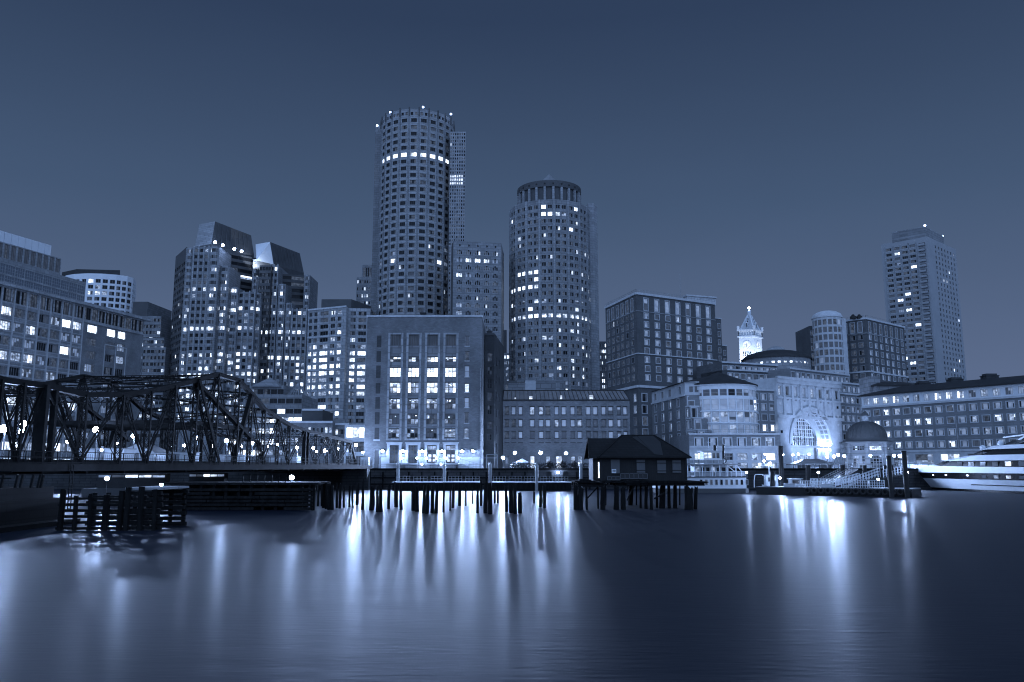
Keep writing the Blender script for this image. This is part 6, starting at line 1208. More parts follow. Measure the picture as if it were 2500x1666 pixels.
b_ = MB(); b_.box(S(1700), S(1785), Yf+1.6, Yf+Bm-1.6, zr0, zu-.01, 0)
for k in range(6): b_.box(S(1704+k*13), S(1712+k*13), Yf+1.5, Yf+1.6, zr0+.4, zu-.4, 1 if k % 3 else 2)
b_.build('saloon', ['white', 'g0', 'g3'], ft)
b_ = MB(); zt_ = zu+.25
for k in range(12): x = xs+(S(1770)-xs)*k/11; b_.bar((x, Yf+.15, zt_), (x, Yf+.15, zt_+.75), .06)
b_.bar((xs, Yf+.15, zt_+.75), (S(1770), Yf+.15, zt_+.75), .07); b_.box(xs, S(1770), Yf+.2, Yf+.22, zt_+.1, zt_+.6, 1); b_.build('upper_railing', ['white', 'grey'], ft)
wh = MB(); zw0, zw1 = zt_, Zf(1103); wh.box(S(1724), S(1766), Yf+1.4, Yf+4.4, zw0, zw1, 0); wh.box(S(1720), S(1769), Yf+1.1, Yf+4.7, zw1, zw1+.18, 1); wo = wh.build('wheelhouse', ['white', 'pale'], ft)
for k in range(4): f = MB(); f.box(S(1726+k*10), S(1733+k*10), Yf+1.33, Yf+1.39, zw1-1.1, zw1-.2, 0); f.build('window', 'g4' if k < 2 else 'g1', wo)
mb = MB(); mb.bar((S(1740), Yf+2, zw1), (S(1740), Yf+2, Zf(1077)), .08); mb.bar((S(1736), Yf+2, Zf(1080)), (S(1744), Yf+2, Zf(1080)), .06); mb.build('mast', 'white', ft); mb = MB(); mb.tube((S(1756), Yf+2.5, zw1), (S(1756), Yf+2.5, Zf(1086)), .3, 8); mb.tube((S(1779), Yf+3, zt_), (S(1779), Yf+3, Zf(1084)), .22, 8); mb.build('funnel', 'black', ft); mb = MB()
for k in range(16):
    t0, t1 = 2*math.pi*k/16, 2*math.pi*(k+1)/16; mb.bar((S(1773)+.36*math.cos(t0), Yf+.9, zt_+.55+.36*math.sin(t0)), (S(1773)+.36*math.cos(t1), Yf+.9, zt_+.55+.36*math.sin(t1)), .16)
mb.build('life_ring', 'darkgrey', ft)
# ---------------------------------------------------------------- big motor yacht
yt = thing('motor_yacht', 'large white motor yacht with dark window bands moored at the far right', 'yacht', (86, 150, 0)); B0, S0 = Vector((84.6, 181)), Vector((89.6, 118)); ax = (S0-B0); LY = ax.length; ax.normalize(); an = Vector((-ax.y, ax.x))
if an.x > 0: an = -an      # towards the camera side
def hb(t, z_): f = max(0, min(1, t/22)); return 4.4*math.sin(f*math.pi/2)**.75*(.72+.28*min(1, max(0, z_)/3.4))
def yp(t, z_, s_=1, w=None): p = B0+ax*t+an*s_*(hb(t, z_) if w is None else w); return (p.x, p.y, z_)
stem = lambda z_: max(0., (3.6-z_)*3.6)
def strip(mb, za, zb, mi, t_end=LY, n=26, bulge=0.):
    for s_ in (1, -1):
        for i in range(n):
            pr = []
            for (zz, j) in ((za, i), (za, i+1), (zb, i+1), (zb, i)):
                zf = zz if not callable(zz) else None; f = (j/n)**1.5; z_ = zz(f) if callable(zz) else zz; t = stem(z_)+(t_end-stem(z_))*f; q = B0+ax*t+an*s_*(hb(t-stem(z_)*.8, z_)+bulge); pr.append((q.x, q.y, z_))
            mb.poly(pr, mi)
sheer = lambda f: 4.43+.75*(1-f)**3
hl = MB(); strip(hl, -.3, .45, 1); strip(hl, .45, 2.25, 0); strip(hl, 2.25, 3.4, 1); strip(hl, 3.4, sheer, 0); n = 26
for i in range(n): hl.poly([(lambda t, s_, z_: (lambda q: (q.x, q.y, z_))(B0+ax*t+an*s_*hb(t, 4)))(LY*((i+k)/n)**1.5, s_, sheer(((i+k)/n)**1.5)) for k, s_ in ((0, 1), (1, 1), (1, -1), (0, -1))], 0)
M['navy'] = mat('navy_gloss', .012, .15, .1, 1, spec=.6); hl.build('hull', ['white', 'navy'], yt)
pst = MB()
for s_ in (1,):
    pts = [yp(t, 1.3, 1, hb(t-6, 1.3)+.03) for t in range(30, 63, 4)]
    for a, b in zip(pts, pts[1:]): pst.bar(a, b, .06, .14)
pst.build('hull_stripe', 'navy', yt)
def tier(z0, z1, ta, tb, w0, w1, te=LY-4):
    mb = MB(); f = lambda t, z_, s_, w, nar: (lambda q: (q.x, q.y, z_))(B0+ax*t+an*s_*w*nar)
    a = [f(ta, z0, 1, w0, .3), f(ta+7, z0, 1, w0, 1), f(te, z0, 1, w0, 1), f(te, z0, -1, w0, 1), f(ta+7, z0, -1, w0, 1), f(ta, z0, -1, w0, .3)]; b = [f(tb, z1, 1, w1, .3), f(tb+7, z1, 1, w1, 1), f(te, z1, 1, w1, 1), f(te, z1, -1, w1, 1), f(tb+7, z1, -1, w1, 1), f(tb, z1, -1, w1, .3)]
    for i in range(6): j = (i+1) % 6; mb.poly([a[i], a[j], b[j], b[i]])
    mb.poly(b); return mb
tier(4.43, 5.56, 14, 18, 4.1, 3.9).build('saloon_windows', 'navy', yt); tier(5.56, 6.55, 17, 26, 4.3, 3.8).build('upper_deck', 'white', yt); tier(6.55, 7.54, 26, 30, 3.6, 3.3).build('bridge_windows', 'navy', yt); tier(7.54, 8.2, 29, 33, 3.7, 3.4).build('top_deck', 'white', yt); tier(8.2, 9.0, 35, 38, 3.0, 2.6).build('sun_deck', 'navy', yt)
for k in range(11):
    t = 27+k*3.3; b_ = MB(); p = Vector(yp(t, 5.0, 1, 4.06)); q = Vector(yp(t+1.5, 5.0, 1, 4.06)); o_ = Vector((an.x, an.y, 0))*.06; d = [p+o_-Vector((0,0,.38)), q+o_-Vector((0,0,.38)), q+o_+Vector((0,0,.38)), p+o_+Vector((0,0,.38))]; b_.poly(d); b_.build('saloon_light', ('g1', 'g3', 'g6', 'g1', 'g4', 'g6')[k % 6], yt)
for k in range(9):
    t = 34+k*3.2; b_ = MB(); p = Vector(yp(t, 2.85, 1, hb(t-3, 2.85)+.06)); q = Vector(yp(t+1.2, 2.85, 1, hb(t-2, 2.85)+.06)); u_ = Vector((0, 0, .33)); b_.poly([p-u_, q-u_, q+u_, p+u_]); b_.build('cabin_window', ('g6', 'g3', 'g4', 'g6', 'g3')[k % 5], yt)
for t in (19, 23.5, 30.): b_ = MB(); b_.sphere(yp(t, 2.95, 1, hb(t-3, 2.9)+.02), .26, 8, 0, .6); b_.build('porthole_light', 'g5', yt)
b_ = MB(); m0 = yp(40, 9.0, 1, 1.0); m1 = yp(47, 11.6, 1, .6); b_.bar(m0, m1, .5, .3); b_.bar(yp(36, 9.6, 1, 1), yp(42, 9.9, 1, 1), .2); b_.bar(yp(45, 11.2, 1, 2), yp(45, 11.2, -1, 2), .15); b_.bar(m1, (m1[0], m1[1], 13.2), .08); b_.bar(yp(43, 9.8, 1, .8), yp(43, 11.6, 1, .8), .12); b_.build('radar_mast', 'white', yt)
for t in (28, 33): b_ = MB(); b_.sphere(yp(t+3, 8.6 if t > 30 else 7.9, 1, 1.6), .5, 10); b_.build('radome', 'white', yt)
b_ = MB()
for k in range(12): p = yp(1+k*1.2, 5.15-.04*k, 1, hb(1+k*1.2, 4)-.15); b_.bar(p, (p[0], p[1], p[2]+.7), .05)
b_.build('bow_rail', 'steelpale', yt)
fp = U(2342, 1095, 150); b_ = MB(); b_.tube((fp.x, 150, 6.0), (Xof(2334, 150, 12), 150, Zof(1015, 150)), .05, 5); tag(b_.build('antenna', 'steelpale'), 'tall thin slanting antenna rising from the white yacht foredeck', 'antenna')
# ---------------------------------------------------------------- old truss bridge
A0, A1 = at(153, 78), at(870, 166); LB = dist(A0, A1); bd = (Vector(A1)-Vector(A0)).normalized(); bn = Vector((-bd.y, bd.x)); WB = 19.; zdk = 4.72
def bp_(u, o, z_): p = Vector(A0)+bd*u+bn*o; return Vector((p.x, p.y, z_))
br = thing('truss_bridge', 'old black steel truss bridge with lattice posts running back to the far shore', 'bridge', (A0[0], A0[1], 0))
u_a, u_b = -48., LB+1.5
dk = MB()
def slab(o0, o1, z0, z1, m, name, ua=u_a, ub=u_b):
    b_ = MB(); p = [bp_(ua, o0, 0), bp_(ub, o0, 0), bp_(ub, o1, 0), bp_(ua, o1, 0)]; b_.prism([(q.x, q.y) for q in p], z0, z1, bottom=True); return b_.build(name, m, br)
slab(-2.6, WB+1, zdk-.1, zdk, 'asphalt', 'deck'); slab(-2.85, -2.6, zdk-.62, zdk+.06, 'steel', 'sidewalk_edge')
gd = MB()
for o in (-.2, 4.5, 9.5, 14.5, WB): p = [bp_(u_a, o-.25, 0), bp_(u_b, o-.25, 0), bp_(u_b, o+.25, 0), bp_(u_a, o+.25, 0)]; gd.prism([(q.x, q.y) for q in p], zdk-.9, zdk-.1, bottom=True)
for k in range(24): gd.bar(bp_(u_a+6*k, -2.5, zdk-.5), bp_(u_a+6*k, WB, zdk-.5), .3, .6)
gd.build('girders', 'underside', br)
nodes_ = [(-60, 908), (0, 927), (55, 935), (107, 941), (207, 964), (297, 965), (366, 955), (425, 942), (480, 928), (531, 914), (582, 929), (614, 962), (645, 1000), (680, 1022), (706, 1038), (744, 1051), (772, 1058), (800, 1065), (826, 1072), (856, 1079)]
zz0 = 9.
pts = []
for px, py in nodes_:
    z_ = 8.
    for _ in range(4):
        u = u_on(A0, A1, px, z_); Yn_ = lerp(A0, A1, u/LB)[1]; z_ = Zof(py, Yn_)
    pts.append((u, z_))
def lattice(b_, p, q, wd=.5, dep=.35, pitch=.75, fl=.13):
    """two channels with zig-zag lacing on both faces"""
    p, q = Vector(p), Vector(q); d = q-p; L_ = d.length; d.normalize(); s_ = Vector((bn.x, bn.y, 0)); s_ = (s_-d*s_.dot(d)).normalized()*wd/2; t_ = d.cross(s_).normalized()*dep/2
    for k in (-1, 1): b_.bar(p+s_*k, q+s_*k, fl, dep)
    n = max(2, int(L_/pitch))
    for k in range(n):
        a, c = p+d*L_*k/n, p+d*L_*(k+1)/n
        for r in (-1, 1): b_.bar(a-s_+t_*r, c+s_+t_*r, .06, .04); b_.bar(a+s_+t_*r, c-s_+t_*r, .06, .04)
for side, o in ((0, 0.), (1, WB)):
    tc = MB()
    for (ua, za), (ub, zb) in zip(pts, pts[1:]): tc.bar(bp_(ua, o, za), bp_(ub, o, zb), .62, .52)
    tc.bar(bp_(pts[-1][0], o, pts[-1][1]), bp_(LB, o, zdk), .4, .4); tc.build('top_chord', 'steel', br)
    bc_ = MB(); bc_.bar(bp_(u_a, o, zdk+.25), bp_(LB, o, zdk+.25), .35, .4); bc_.build('bottom_chord', 'steel', br)
    for i, (u, z_) in enumerate(pts):
        b_ = MB(); big = nodes_[i][0] in (107, 744)
        if big: b_.bar(bp_(u, o, zdk), bp_(u, o, z_), 1.0 if nodes_[i][0] == 107 else .6, .5); b_.bar(bp_(u+1.6, o, zdk), bp_(u+1.6, o, z_), .5, .4)
        else: lattice(b_, bp_(u, o, zdk), bp_(u, o, z_), .46 if nodes_[i][0] > 600 else .62, .3, .75, .12)
        b_.build('post', 'steel', br)
    for i in range(len(pts)-1):
        (ua, za), (ub, zb) = pts[i], pts[i+1]; b_ = MB()
        lo, hi = (bp_(ub, o, zdk+.3), bp_(ua, o, za)) if i % 2 else (bp_(ua, o, zdk+.3), bp_(ub, o, zb))
        sh = Vector((0, 0, 0))
        for k in (-.16, .16): b_.bar(lo+Vector((bn.x, bn.y, 0))*k, hi+Vector((bn.x, bn.y, 0))*k, .12, .16)
        lo2, hi2 = (bp_(ua, o, zdk+.3), bp_(ub, o, zb)) if i % 2 else (bp_(ub, o, zdk+.3), bp_(ua, o, za)); b_.bar(lo2, hi2, .06, .06); b_.build('diagonal', 'steel', br)
pk = next(i for i, n_ in enumerate(nodes_) if n_[0] == 531)
for o in (0., WB):
    b_ = MB(); u5, z5_ = pts[pk]; u4, z4 = pts[pk-1]; lattice(b_, bp_(u4, o, z4), bp_(pts[pk-1][0]+6.5, o, zdk), .8, .5, .8, .18); b_.build('tower_leg', 'steel', br)
    b_ = MB(); u6, z6_ = pts[pk+2]; b_.bar(bp_(u6, o, z6_), bp_(pts[pk+1][0]-.5, o, zdk), .6, .45); b_.build('end_post', 'steel', br); b_ = MB(); b_.bar(bp_(u4, o, z4-.3), bp_(u6+1, o, zdk+3.6), .6, .45); b_.bar(bp_(u5-6, o, zdk+5.2), bp_(u6, o, zdk+5.0), .35, .5); b_.build('strut', 'steel', br)
for i, (u, z_) in enumerate(pts):
    if i % 2:
        b_ = MB(); p, q = bp_(u, 0, z_-.4), bp_(u, WB, z_-.4); n = 16
        b_.bar(p+Vector((0,0,.35)), q+Vector((0,0,.35)), .1, .1); b_.bar(p-Vector((0,0,.35)), q-Vector((0,0,.35)), .1, .1)
        for k in range(n): a, c = p.lerp(q, k/n), p.lerp(q, (k+1)/n); b_.bar(a-Vector((0,0,.35)), c+Vector((0,0,.35)), .07); b_.bar(a+Vector((0,0,.35)), c-Vector((0,0,.35)), .07)
        b_.build('cross_beam', 'steel', br)
for i in range(1, 13):
    b_ = MB(); (ua, za), (ub, zb) = pts[i], pts[i+1]; lattice(b_, bp_(ua, 0, za), bp_(ub, WB, zb), .35, .1, .7, .06); lattice(b_, bp_(ua, WB, za), bp_(ub, 0, zb), .35, .1, .7, .06); b_.build('wind_brace', 'steel', br)
for i in range(7, 11):     # mid height struts inside the tall part
    u, z_ = pts[i]; b_ = MB(); lattice(b_, bp_(u, 0, zdk+5), bp_(u, WB, zdk+5), .3, .4, .9, .12); b_.build('portal_strut', 'steel', br)
rl = MB(); pr = MB(); n = 70
for k in range(n+1): u = u_a+(u_b-u_a)*k/n; rl.bar(bp_(u, -2.7, zdk), bp_(u, -2.7, zdk+1.12), .07)
for h in (.15, .6, 1.1): pr.bar(bp_(u_a, -2.7, zdk+h), bp_(u_b, -2.7, zdk+h), .06)
for k in range(420): u = u_a+(u_b-u_a)*k/420; pr.bar(bp_(u, -2.7, zdk+.15), bp_(u, -2.7, zdk+.95), .02)
rl.build('railing_posts', 'steel', br); pr.build('railing', 'steel', br)
lad = MB()
for o_ in (0, .4): lad.bar(bp_(-3+o_, -2.95, .6), bp_(-3+o_, -2.95, zdk), .06)
for k in range(11): lad.bar(bp_(-3, -2.95, .8+k*.35), bp_(-2.6, -2.95, .8+k*.35), .04)
lad.build('ladder', 'steel', br)
sg = MB(); p = Vector((Xof(517, 108, 11), 108, Zof(992, 108))); sg.box(p.x-.55, p.x+.55, p.y-.05, p.y+.05, p.z-.55, p.z+.55)
s_ = MB(); s_.box(p.x-.7, p.x+.7, 107.9, 108, p.z-.6, p.z+.5); st = thing('clearance_sign', 'small pale square sign high among the truss posts of the bridge', 'sign', tuple(p)); s_.build('plate', 'pale', st); s_ = MB()
for k in range(3): s_.box(p.x-.45+.32*k, p.x-.22+.32*k, 107.86, 107.9, p.z-.3, p.z+.25)
s_.build('numerals', 'darkgrey', st); s_ = MB(); s_.bar((p.x, 108.05, p.z-.6), (p.x, 108.05, zdk+.05), .08); s_.build('bracket', 'steel', st)
def bridge_lamp(label, px, py, o, m='lamp', r=.24):
    r *= 1.0
    """lamp column standing on the deck"""
    z_ = 8.
    for _ in range(4): u = u_on(tuple(bp_(0, o, 0)[:2]), tuple(bp_(LB, o, 0)[:2]), px, z_); Yl = bp_(u, o, 0).y; z_ = Zof(py, Yl)
    q = bp_(u, o, z_); t = thing('bridge_lamp', label, 'street lamp', (q.x, q.y, zdk), 'lamps on the bridge'); b_ = MB(); b_.sphere(q, r, 8); b_.build('globe', m, t); b_ = MB(); b_.bar((q.x, q.y+.3, zdk), (q.x, q.y+.3, max(q.z+.35, zdk+.3)), .1); b_.bar((q.x, q.y+.3, q.z+.35), (q.x, q.y-.1, q.z+.3), .1); b_.build('post', 'darkgrey', t)
    if m in ('lamp', 'lampb'): beam(t, q, (9000 if m == 'lampb' else 4500)*(.45 if px < 300 else .75), (.45, -1, -.1))
for lab, px, py, o, m, r in (('glaring bridge lamp left of the thick end post, higher of its pair', 57, 1035, 6, 'lampb', .3), ('bridge lamp at the very left edge of the view', 8, 1047, 5, 'lampb', .35), ('bridge lamp left of the thick end post, lower of its pair', 54, 1054, 9, 'lamp', .35), ('bright bridge lamp between the second and third lattice posts', 234, 1050, 8, 'lampb', .34), ('bridge lamp above the gabled white shed', 325, 1065, 9, 'lamp', .25), ('small bridge lamp low between the third and fourth lattice posts', 248, 1099, 3, 'lamps', .14), ('bridge lamp under the steep tower leg', 480, 1069, 8, 'lamp', .22), ('bridge lamp between the peak post and the inclined end post', 553, 1076, 8, 'lamp', .3), ('bridge lamp just right of the inclined end post', 616, 1082, 8, 'lamp', .28), ('bridge lamp midway down the sloping chord', 679, 1086, 8, 'lamp', .24), ('bright bridge lamp left of the double post', 725, 1093, 8, 'lampb', .3), ('glaring bridge lamp right of the double post', 794, 1101, 8, 'lampb', .36), ('small bridge lamp beside the glaring one right of the double post', 773, 1103, 10, 'lamp', .22), ('small low bridge lamp near the gabled shed door', 421, 1092, 4, 'lamps', .13), ('small low bridge lamp below the lattice post at the far left', 127, 1102, 2, 'lamps', .14)):
    bridge_lamp(lab, px, py, o, m, r)
globe_lamp('glaring street lamp where the bridge meets the quay', 869, 1087, 172, 'lamps at the bridge end', 'lampb', .3); globe_lamp('smaller street lamp right of the bridge end', 886, 1105, 171, 'lamps at the bridge end', 'lamp', .22)
for lab, px, py, Y, z0, m, r in (('glaring lamp low under the left part of the bridge', 261, 1169, 92, .3, 'lampb', .2), ('lamp on the crib corner under the bridge', 394, 1184, 82, 2.0, 'lamp', .14), ('glaring lamp on the timber fender pier under the bridge', 712, 1166, 96, 2.4, 'lampb', .24)):
    globe_lamp(lab, px, py, Y, 'lamps under the bridge', m, r, z0)
def on_bridge(px, o, z_): u = u_on(tuple(bp_(0, o, 0)[:2]), tuple(bp_(LB, o, 0)[:2]), px, z_); return bp_(u, o, z_)
def shed(label, px, o, ln, wd, h, gable):
    c = on_bridge(px, o, zdk); t = thing('shed', label, 'shed', tuple(c)); b_ = MB(); an_ = 0; x0, x1, y0, y1 = c.x-ln/2, c.x+ln/2, c.y, c.y+wd; b_.box(x0, x1, y0, y1, zdk, zdk+h); b_.build('walls', 'pale', t); b_ = MB()
    if gable: b_.poly([(x0-.2,y0-.2,zdk+h),(c.x,y0-.2,zdk+h+1.1),(c.x,y1+.2,zdk+h+1.1),(x0-.2,y1+.2,zdk+h)]); b_.poly([(c.x,y0-.2,zdk+h+1.1),(x1+.2,y0-.2,zdk+h),(x1+.2,y1+.2,zdk+h),(c.x,y1+.2,zdk+h+1.1)]); b_.poly([(x0,y0-.01,zdk+h),(x1,y0-.01,zdk+h),(c.x,y0-.01,zdk+h+1.08)], 1)
    else: b_.box(x0-.1, x1+.1, y0-.1, y1+.1, zdk+h, zdk+h+.12)
    b_.build('roof', ['grey' if not gable else 'darkgrey', 'pale'], t); b_ = MB(); b_.box(c.x-.5, c.x+.4, y0-.05, y0, zdk+.05, zdk+min(h, 2.0)-.1); b_.build('door', 'midgrey', t)
shed('pale gabled shed standing on the bridge deck', 330, 11, 4.8, 5, 1.7, 1); shed('long flat pale site cabin on the bridge deck left of the gabled shed', 245, 10, 5.5, 3, 1.9, 0); shed('pale flat site cabin on the bridge deck below the tower leg', 430, 9, 4, 3, 1.7, 0); shed('pale flat site cabin on the bridge deck beside the inclined end post', 560, 9, 4.5, 3, 1.6, 0); shed('pale box cabin at the far end of the bridge deck', 690, 9, 5, 3, 1.6, 0)
cbx = MB(); x0, x1 = Xof(881, 167, 4), Xof(900, 167, 4); cbx.box(x0, x1, 166.3, 168, Zof(1140, 167), Zof(1118, 167)); cbx.box(x0-.05, x1+.05, 166.25, 168.05, Zof(1118, 167), Zof(1118, 167)+.1); ct = thing('control_cabinet', 'white control cabinet at the bridge end beside the seawall', 'cabinet', (x0, 167, Zof(1140, 167))); cbx.build('body', 'white', ct); cbx = MB(); cbx.box(x0+.1, (x0+x1)/2, 166.26, 166.3, Zof(1138, 167), Zof(1122, 167)); cbx.build('door', 'pale', ct)
ab = MB(); ab.box(Xof(866, 166, 2)-2, Xof(901, 166, 2), 163.5, SH-.76, -2, Zof(1142, 166)); tag(ab.build('bridge_abutment', 'seawall'), 'dark stone abutment carrying the far end of the bridge', 'abutment')
# ---------------------------------------------------------------- piers under the bridge
Yp_ = 87.; x0, x1 = Xof(396, Yp_, 2), Xof(764, Yp_, 2); zt = Zof(1183, Yp_); fp = thing('fender_pier', 'long dark timber fender pier below the bridge, ending in loose piles at the right', 'pier', (x0, Yp_, 0)); b_ = MB(); rng = random.Random(3)
nrow = 6
for r in range(nrow):
    x = x0
    while x < x1-.2: l = min(rng.uniform(2.5, 5), x1-x); zz = .05+r*(zt-.35)/nrow; b_.box(x+.03, x+l-.03, Yp_+rng.uniform(0, .06), Yp_+.22, zz, zz+.27) if rng.random() < .93 else None; x += l
b_.build('planks', 'plank', fp); b_ = MB(); n = 13
for k in range(n): x = x0+(x1-x0)*k/(n-1); b_.box(x-.16, x+.16, Yp_+.23, Yp_+.55, -2, zt-.05); b_.box(x-.14, x+.14, Yp_+5, Yp_+5.3, -2, zt-.05)
b_.build('posts', 'timber', fp); b_ = MB(); b_.box(x0-.1, Xof(778, Yp_, 2), Yp_-.15, Yp_+5.6, zt-.02, zt+.2); b_.build('deck', 'plank', fp); b_ = MB(); xa, xb = Xof(582, Yp_, 3), Xof(688, Yp_, 3)
for k in range(7): x = xa+(xb-xa)*k/6; b_.bar((x, Yp_+1.5, zt), (x, Yp_+1.5, zt+1.05), .1)
for h in (.45, 1.0): b_.bar((xa, Yp_+1.5, zt+h), (xb, Yp_+1.5, zt+h), .09)
b_.build('railing', 'timber', fp)
bk = MB(); bk.box(x0, x1-1, Yp_+2.2, Yp_+2.4, -.5, zt-.1); bk.build('back_boards', 'timber', fp)
Ys = 57.; Ys = 50.; x1 = Xof(143, 67, 1); x0 = x1-16; sp = thing('stone_pier', 'massive granite block pier carrying the near end of the bridge at the far left', 'pier', (x1, Ys, 0)); b_ = MB(); z3 = Zof(1196, Ys); z3 = Zof(1196, 57.); b_.box(x0, x1, Ys, Ys+17, -1, z3-.9); b_.box(x0, x1-.35, Ys+.3, Ys+16.7, z3-.9, z3); b_.build('blocks', 'granite', sp); b_ = MB(); b_.box(x0, x1+1.3, Ys-1.1, Ys+18, -1, .35); b_.build('footing_ledge', 'granite', sp)
fr = MB()
for px in (5, 40, 52, 78, 95, 102): x = Xof(px, Ys+12, 4); fr.bar((x, Ys+12, z3), (x+.15, Ys+12, zdk-.8), .16)
fr.bar((x0, Ys+12, z3+.7), (x1-1, Ys+12, z3+.7), .1); fr.bar((x0, Ys+12, z3+1.2), (x1-1, Ys+12, z3+1.2), .1); fr.build('support_frame', 'steel', sp)
def crib(label, px0, px1, Y, py_t, rows, gap, depth, post, topm=None, skip=.05):
    x0, x1 = Xof(px0, Y, 1), Xof(px1, Y, 1); zt = Zof(py_t, Y); t = thing('timber_crib', label, 'timber crib', (x0, Y, 0)); b_ = MB(); rng = random.Random(label); h = zt/rows
    for r in range(rows):
        for y0 in (Y, Y+depth):
            if rng.random() > skip: b_ = MB(); b_.box(x0-rng.uniform(0, .3), x1+rng.uniform(0, .3), y0, y0+.28, r*h+rng.uniform(0, .06), r*h+h*(1-gap)); b_.build('beam', 'plank', t)
    for k in range(post):
        x = x0+(x1-x0)*(k+.15)/(post-.7)
        b_ = MB(); b_.tube((x, Y-.2, -1.5), (x+rng.uniform(-.1, .1), Y-.2, zt+rng.uniform(-.1, .5)), rng.uniform(.14, .22), 8); b_.build('post', 'timber', t); b_ = MB(); b_.tube((x, Y+depth+.5, -1.5), (x, Y+depth+.5, zt), .18, 8); b_.build('post', 'timber', t)
    if topm: b_ = MB(); b_.box(x0-.1, x1+.2, Y-.1, Y+depth+.4, zt, zt+.16); b_.build('cap_slab', topm, t)
crib('open timber crib with wide gaps beside the granite pier', 146, 300, 60, 1208, 6, .48, 4, 5); crib('squat box crib of stacked timbers with a pale top left of the fender pier', 306, 386, 60, 1196, 7, .28, 4.5, 3, 'grey')
# ---------------------------------------------------------------- boarded up hut on its pier
Yh = 91.; hx = lambda px, z_=4: Xof(px, Yh, z_); hz = lambda py, Y=Yh: Zof(py, Y); zf = hz(1174); zw = hz(1117.5); Dh = 7.; xa, xb = hx(1466), hx(1676)
M['hutwall'] = mat('hut_boards', .026, .75, .25, 1.5, stretch=(1, 1, .2), bump=.3, bscale=8); M['hutroof'] = brick('hut_shingles', .018, .009, .45, .2, .3); M['shutter'] = mat('shutter_paint', .12, .6, .08, 1.); M['patch'] = mat('roof_tarpaulin', .034, .45, .15, .8)
hut = thing('hut', 'dark boarded up wooden hut with a hipped roof on a decaying timber pier', 'hut', ((xa+xb)/2, Yh, zf)); b_ = MB(); b_.box(xa, xb, Yh, Yh+Dh, zf, zw)
for k in range(44): x = xa+(xb-xa)*k/43; b_.box(x-.02, x+.02, Yh-.03, Yh, zf+.02, zw)
b_.box(xa-.06, xa+.14, Yh-.06, Yh+.1, zf, zw); b_.box(xb-.14, xb+.06, Yh-.06, Yh+.1, zf, zw); b_.build('walls', 'hutwall', hut)
ye, yb_ = Yh-.6, Yh+Dh+.6; x0, x1 = hx(1459), hx(1686); rz = hz(1063, Yh+Dh/2); r0, r1 = Xof(1519, Yh+Dh/2, rz), Xof(1597, Yh+Dh/2, rz); ym = Yh+Dh/2; b_ = MB()
def rect_roof(b_, x0, x1, y0, y1, ze, r0, r1, ym, rz):
    b_.poly([(x0,y0,ze),(x1,y0,ze),(r1,ym,rz),(r0,ym,rz)]); b_.poly([(x1,y0,ze),(x1,y1,ze),(r1,ym,rz)]); b_.poly([(x1,y1,ze),(x0,y1,ze),(r0,ym,rz),(r1,ym,rz)]); b_.poly([(x0,y1,ze),(x0,y0,ze),(r0,ym,rz)])
rect_roof(b_, x0, x1, ye, yb_, zw, r0, r1, ym, rz); b_.poly([(x0,ye,zw-.01),(x0,yb_,zw-.01),(x1,yb_,zw-.01),(x1,ye,zw-.01)])
for p, q in (((x0,ye,zw),(r0,ym,rz)), ((x1,ye,zw),(r1,ym,rz)), ((r0,ym,rz),(r1,ym,rz)), ((x0,yb_,zw),(r0,ym,rz)), ((x1,yb_,zw),(r1,ym,rz))): b_.bar(p, q, .16, .12)
b_.bar((x0,ye,zw),(x1,ye,zw), .12, .16); ro = b_.build('hipped_roof', 'hutroof', hut)
def on_roof(px, py):
    # point of the front slope seen at this pixel
    n = Vector((0, -(rz-zw), ym-ye)); d = Vector((0, 0, 0)); p0 = Vector((0, 0, H)); q = U(px, py, Yh) ; d = q-p0; t = (Vector((x0, ye, zw))-p0).dot(n)/d.dot(n); return p0+d*t+n.normalized()*.04
b_ = MB(); b_.poly([on_roof(*p) for p in ((1556, 1066), (1594, 1065), (1612, 1080), (1619, 1113), (1598, 1110))]); b_.poly([on_roof(*p) for p in ((1543, 1068), (1555, 1066), (1597, 1110), (1580, 1094))]); b_.build('tarpaulin_patch', 'patch', ro)
lw_y = Yh+2.2; gx0, gx1 = Xof(1440, lw_y, 4), xa; gm = Xof(1444, lw_y, 5); b_ = MB(); wz = hz(1070, lw_y); y0, y1 = Yh-.2, Yh+Dh-1.5
b_.box(gx0+.2, gx1-.02, Yh+.6, y1, zf, zw-.05); b_.poly([(gx0+.2,Yh+.6,zw-.05), (gx0+.2,y1,zw-.05), (gx0+.2,(Yh+.6+y1)/2,wz-.1)]); b_.build('side_wing', 'hutwall', hut)
b_ = MB(); ymw = (y0+y1)/2+.2; b_.poly([(gx0-.3,y0,zw-.1),(gx1+1.5,y0,zw-.1),(gx1+3,ymw,wz),(gx0-.1,ymw,wz)]); b_.poly([(gx0-.1,ymw,wz),(gx1+3,ymw,wz),(gx1+1.5,y1+.4,zw-.1),(gx0-.3,y1+.4,zw-.1)]); b_.bar((gx0-.3,y0,zw-.1),(gx0-.1,ymw,wz), .1, .2); b_.bar((gx0-.1,ymw,wz),(gx0-.3,y1+.4,zw-.1), .1, .2); b_.build('wing_roof', 'hutroof', hut)
for k, (p, q, t, u_) in enumerate(((1220, 1305, 755, 886), (1468, 1548, 757, 880), (1665, 1748, 762, 884), (1810, 1892, 760, 880))):
    a, c = hx(1180+p/3.92), hx(1180+q/3.92); z0, z1 = hz(930+u_/3.92), hz(930+t/3.92); f = MB(); f.box(a, c, Yh-.12, Yh-.03, z0, z1); o = f.build('shutter', 'shutter', hut)
    if k: f = MB(); [f.box(a-.12, c+.12, Yh-.16, Yh-.125, zz-.04, zz+.04) for zz in (z0+.25, z1-.3)]; f.build('batten', 'hutwall', o)
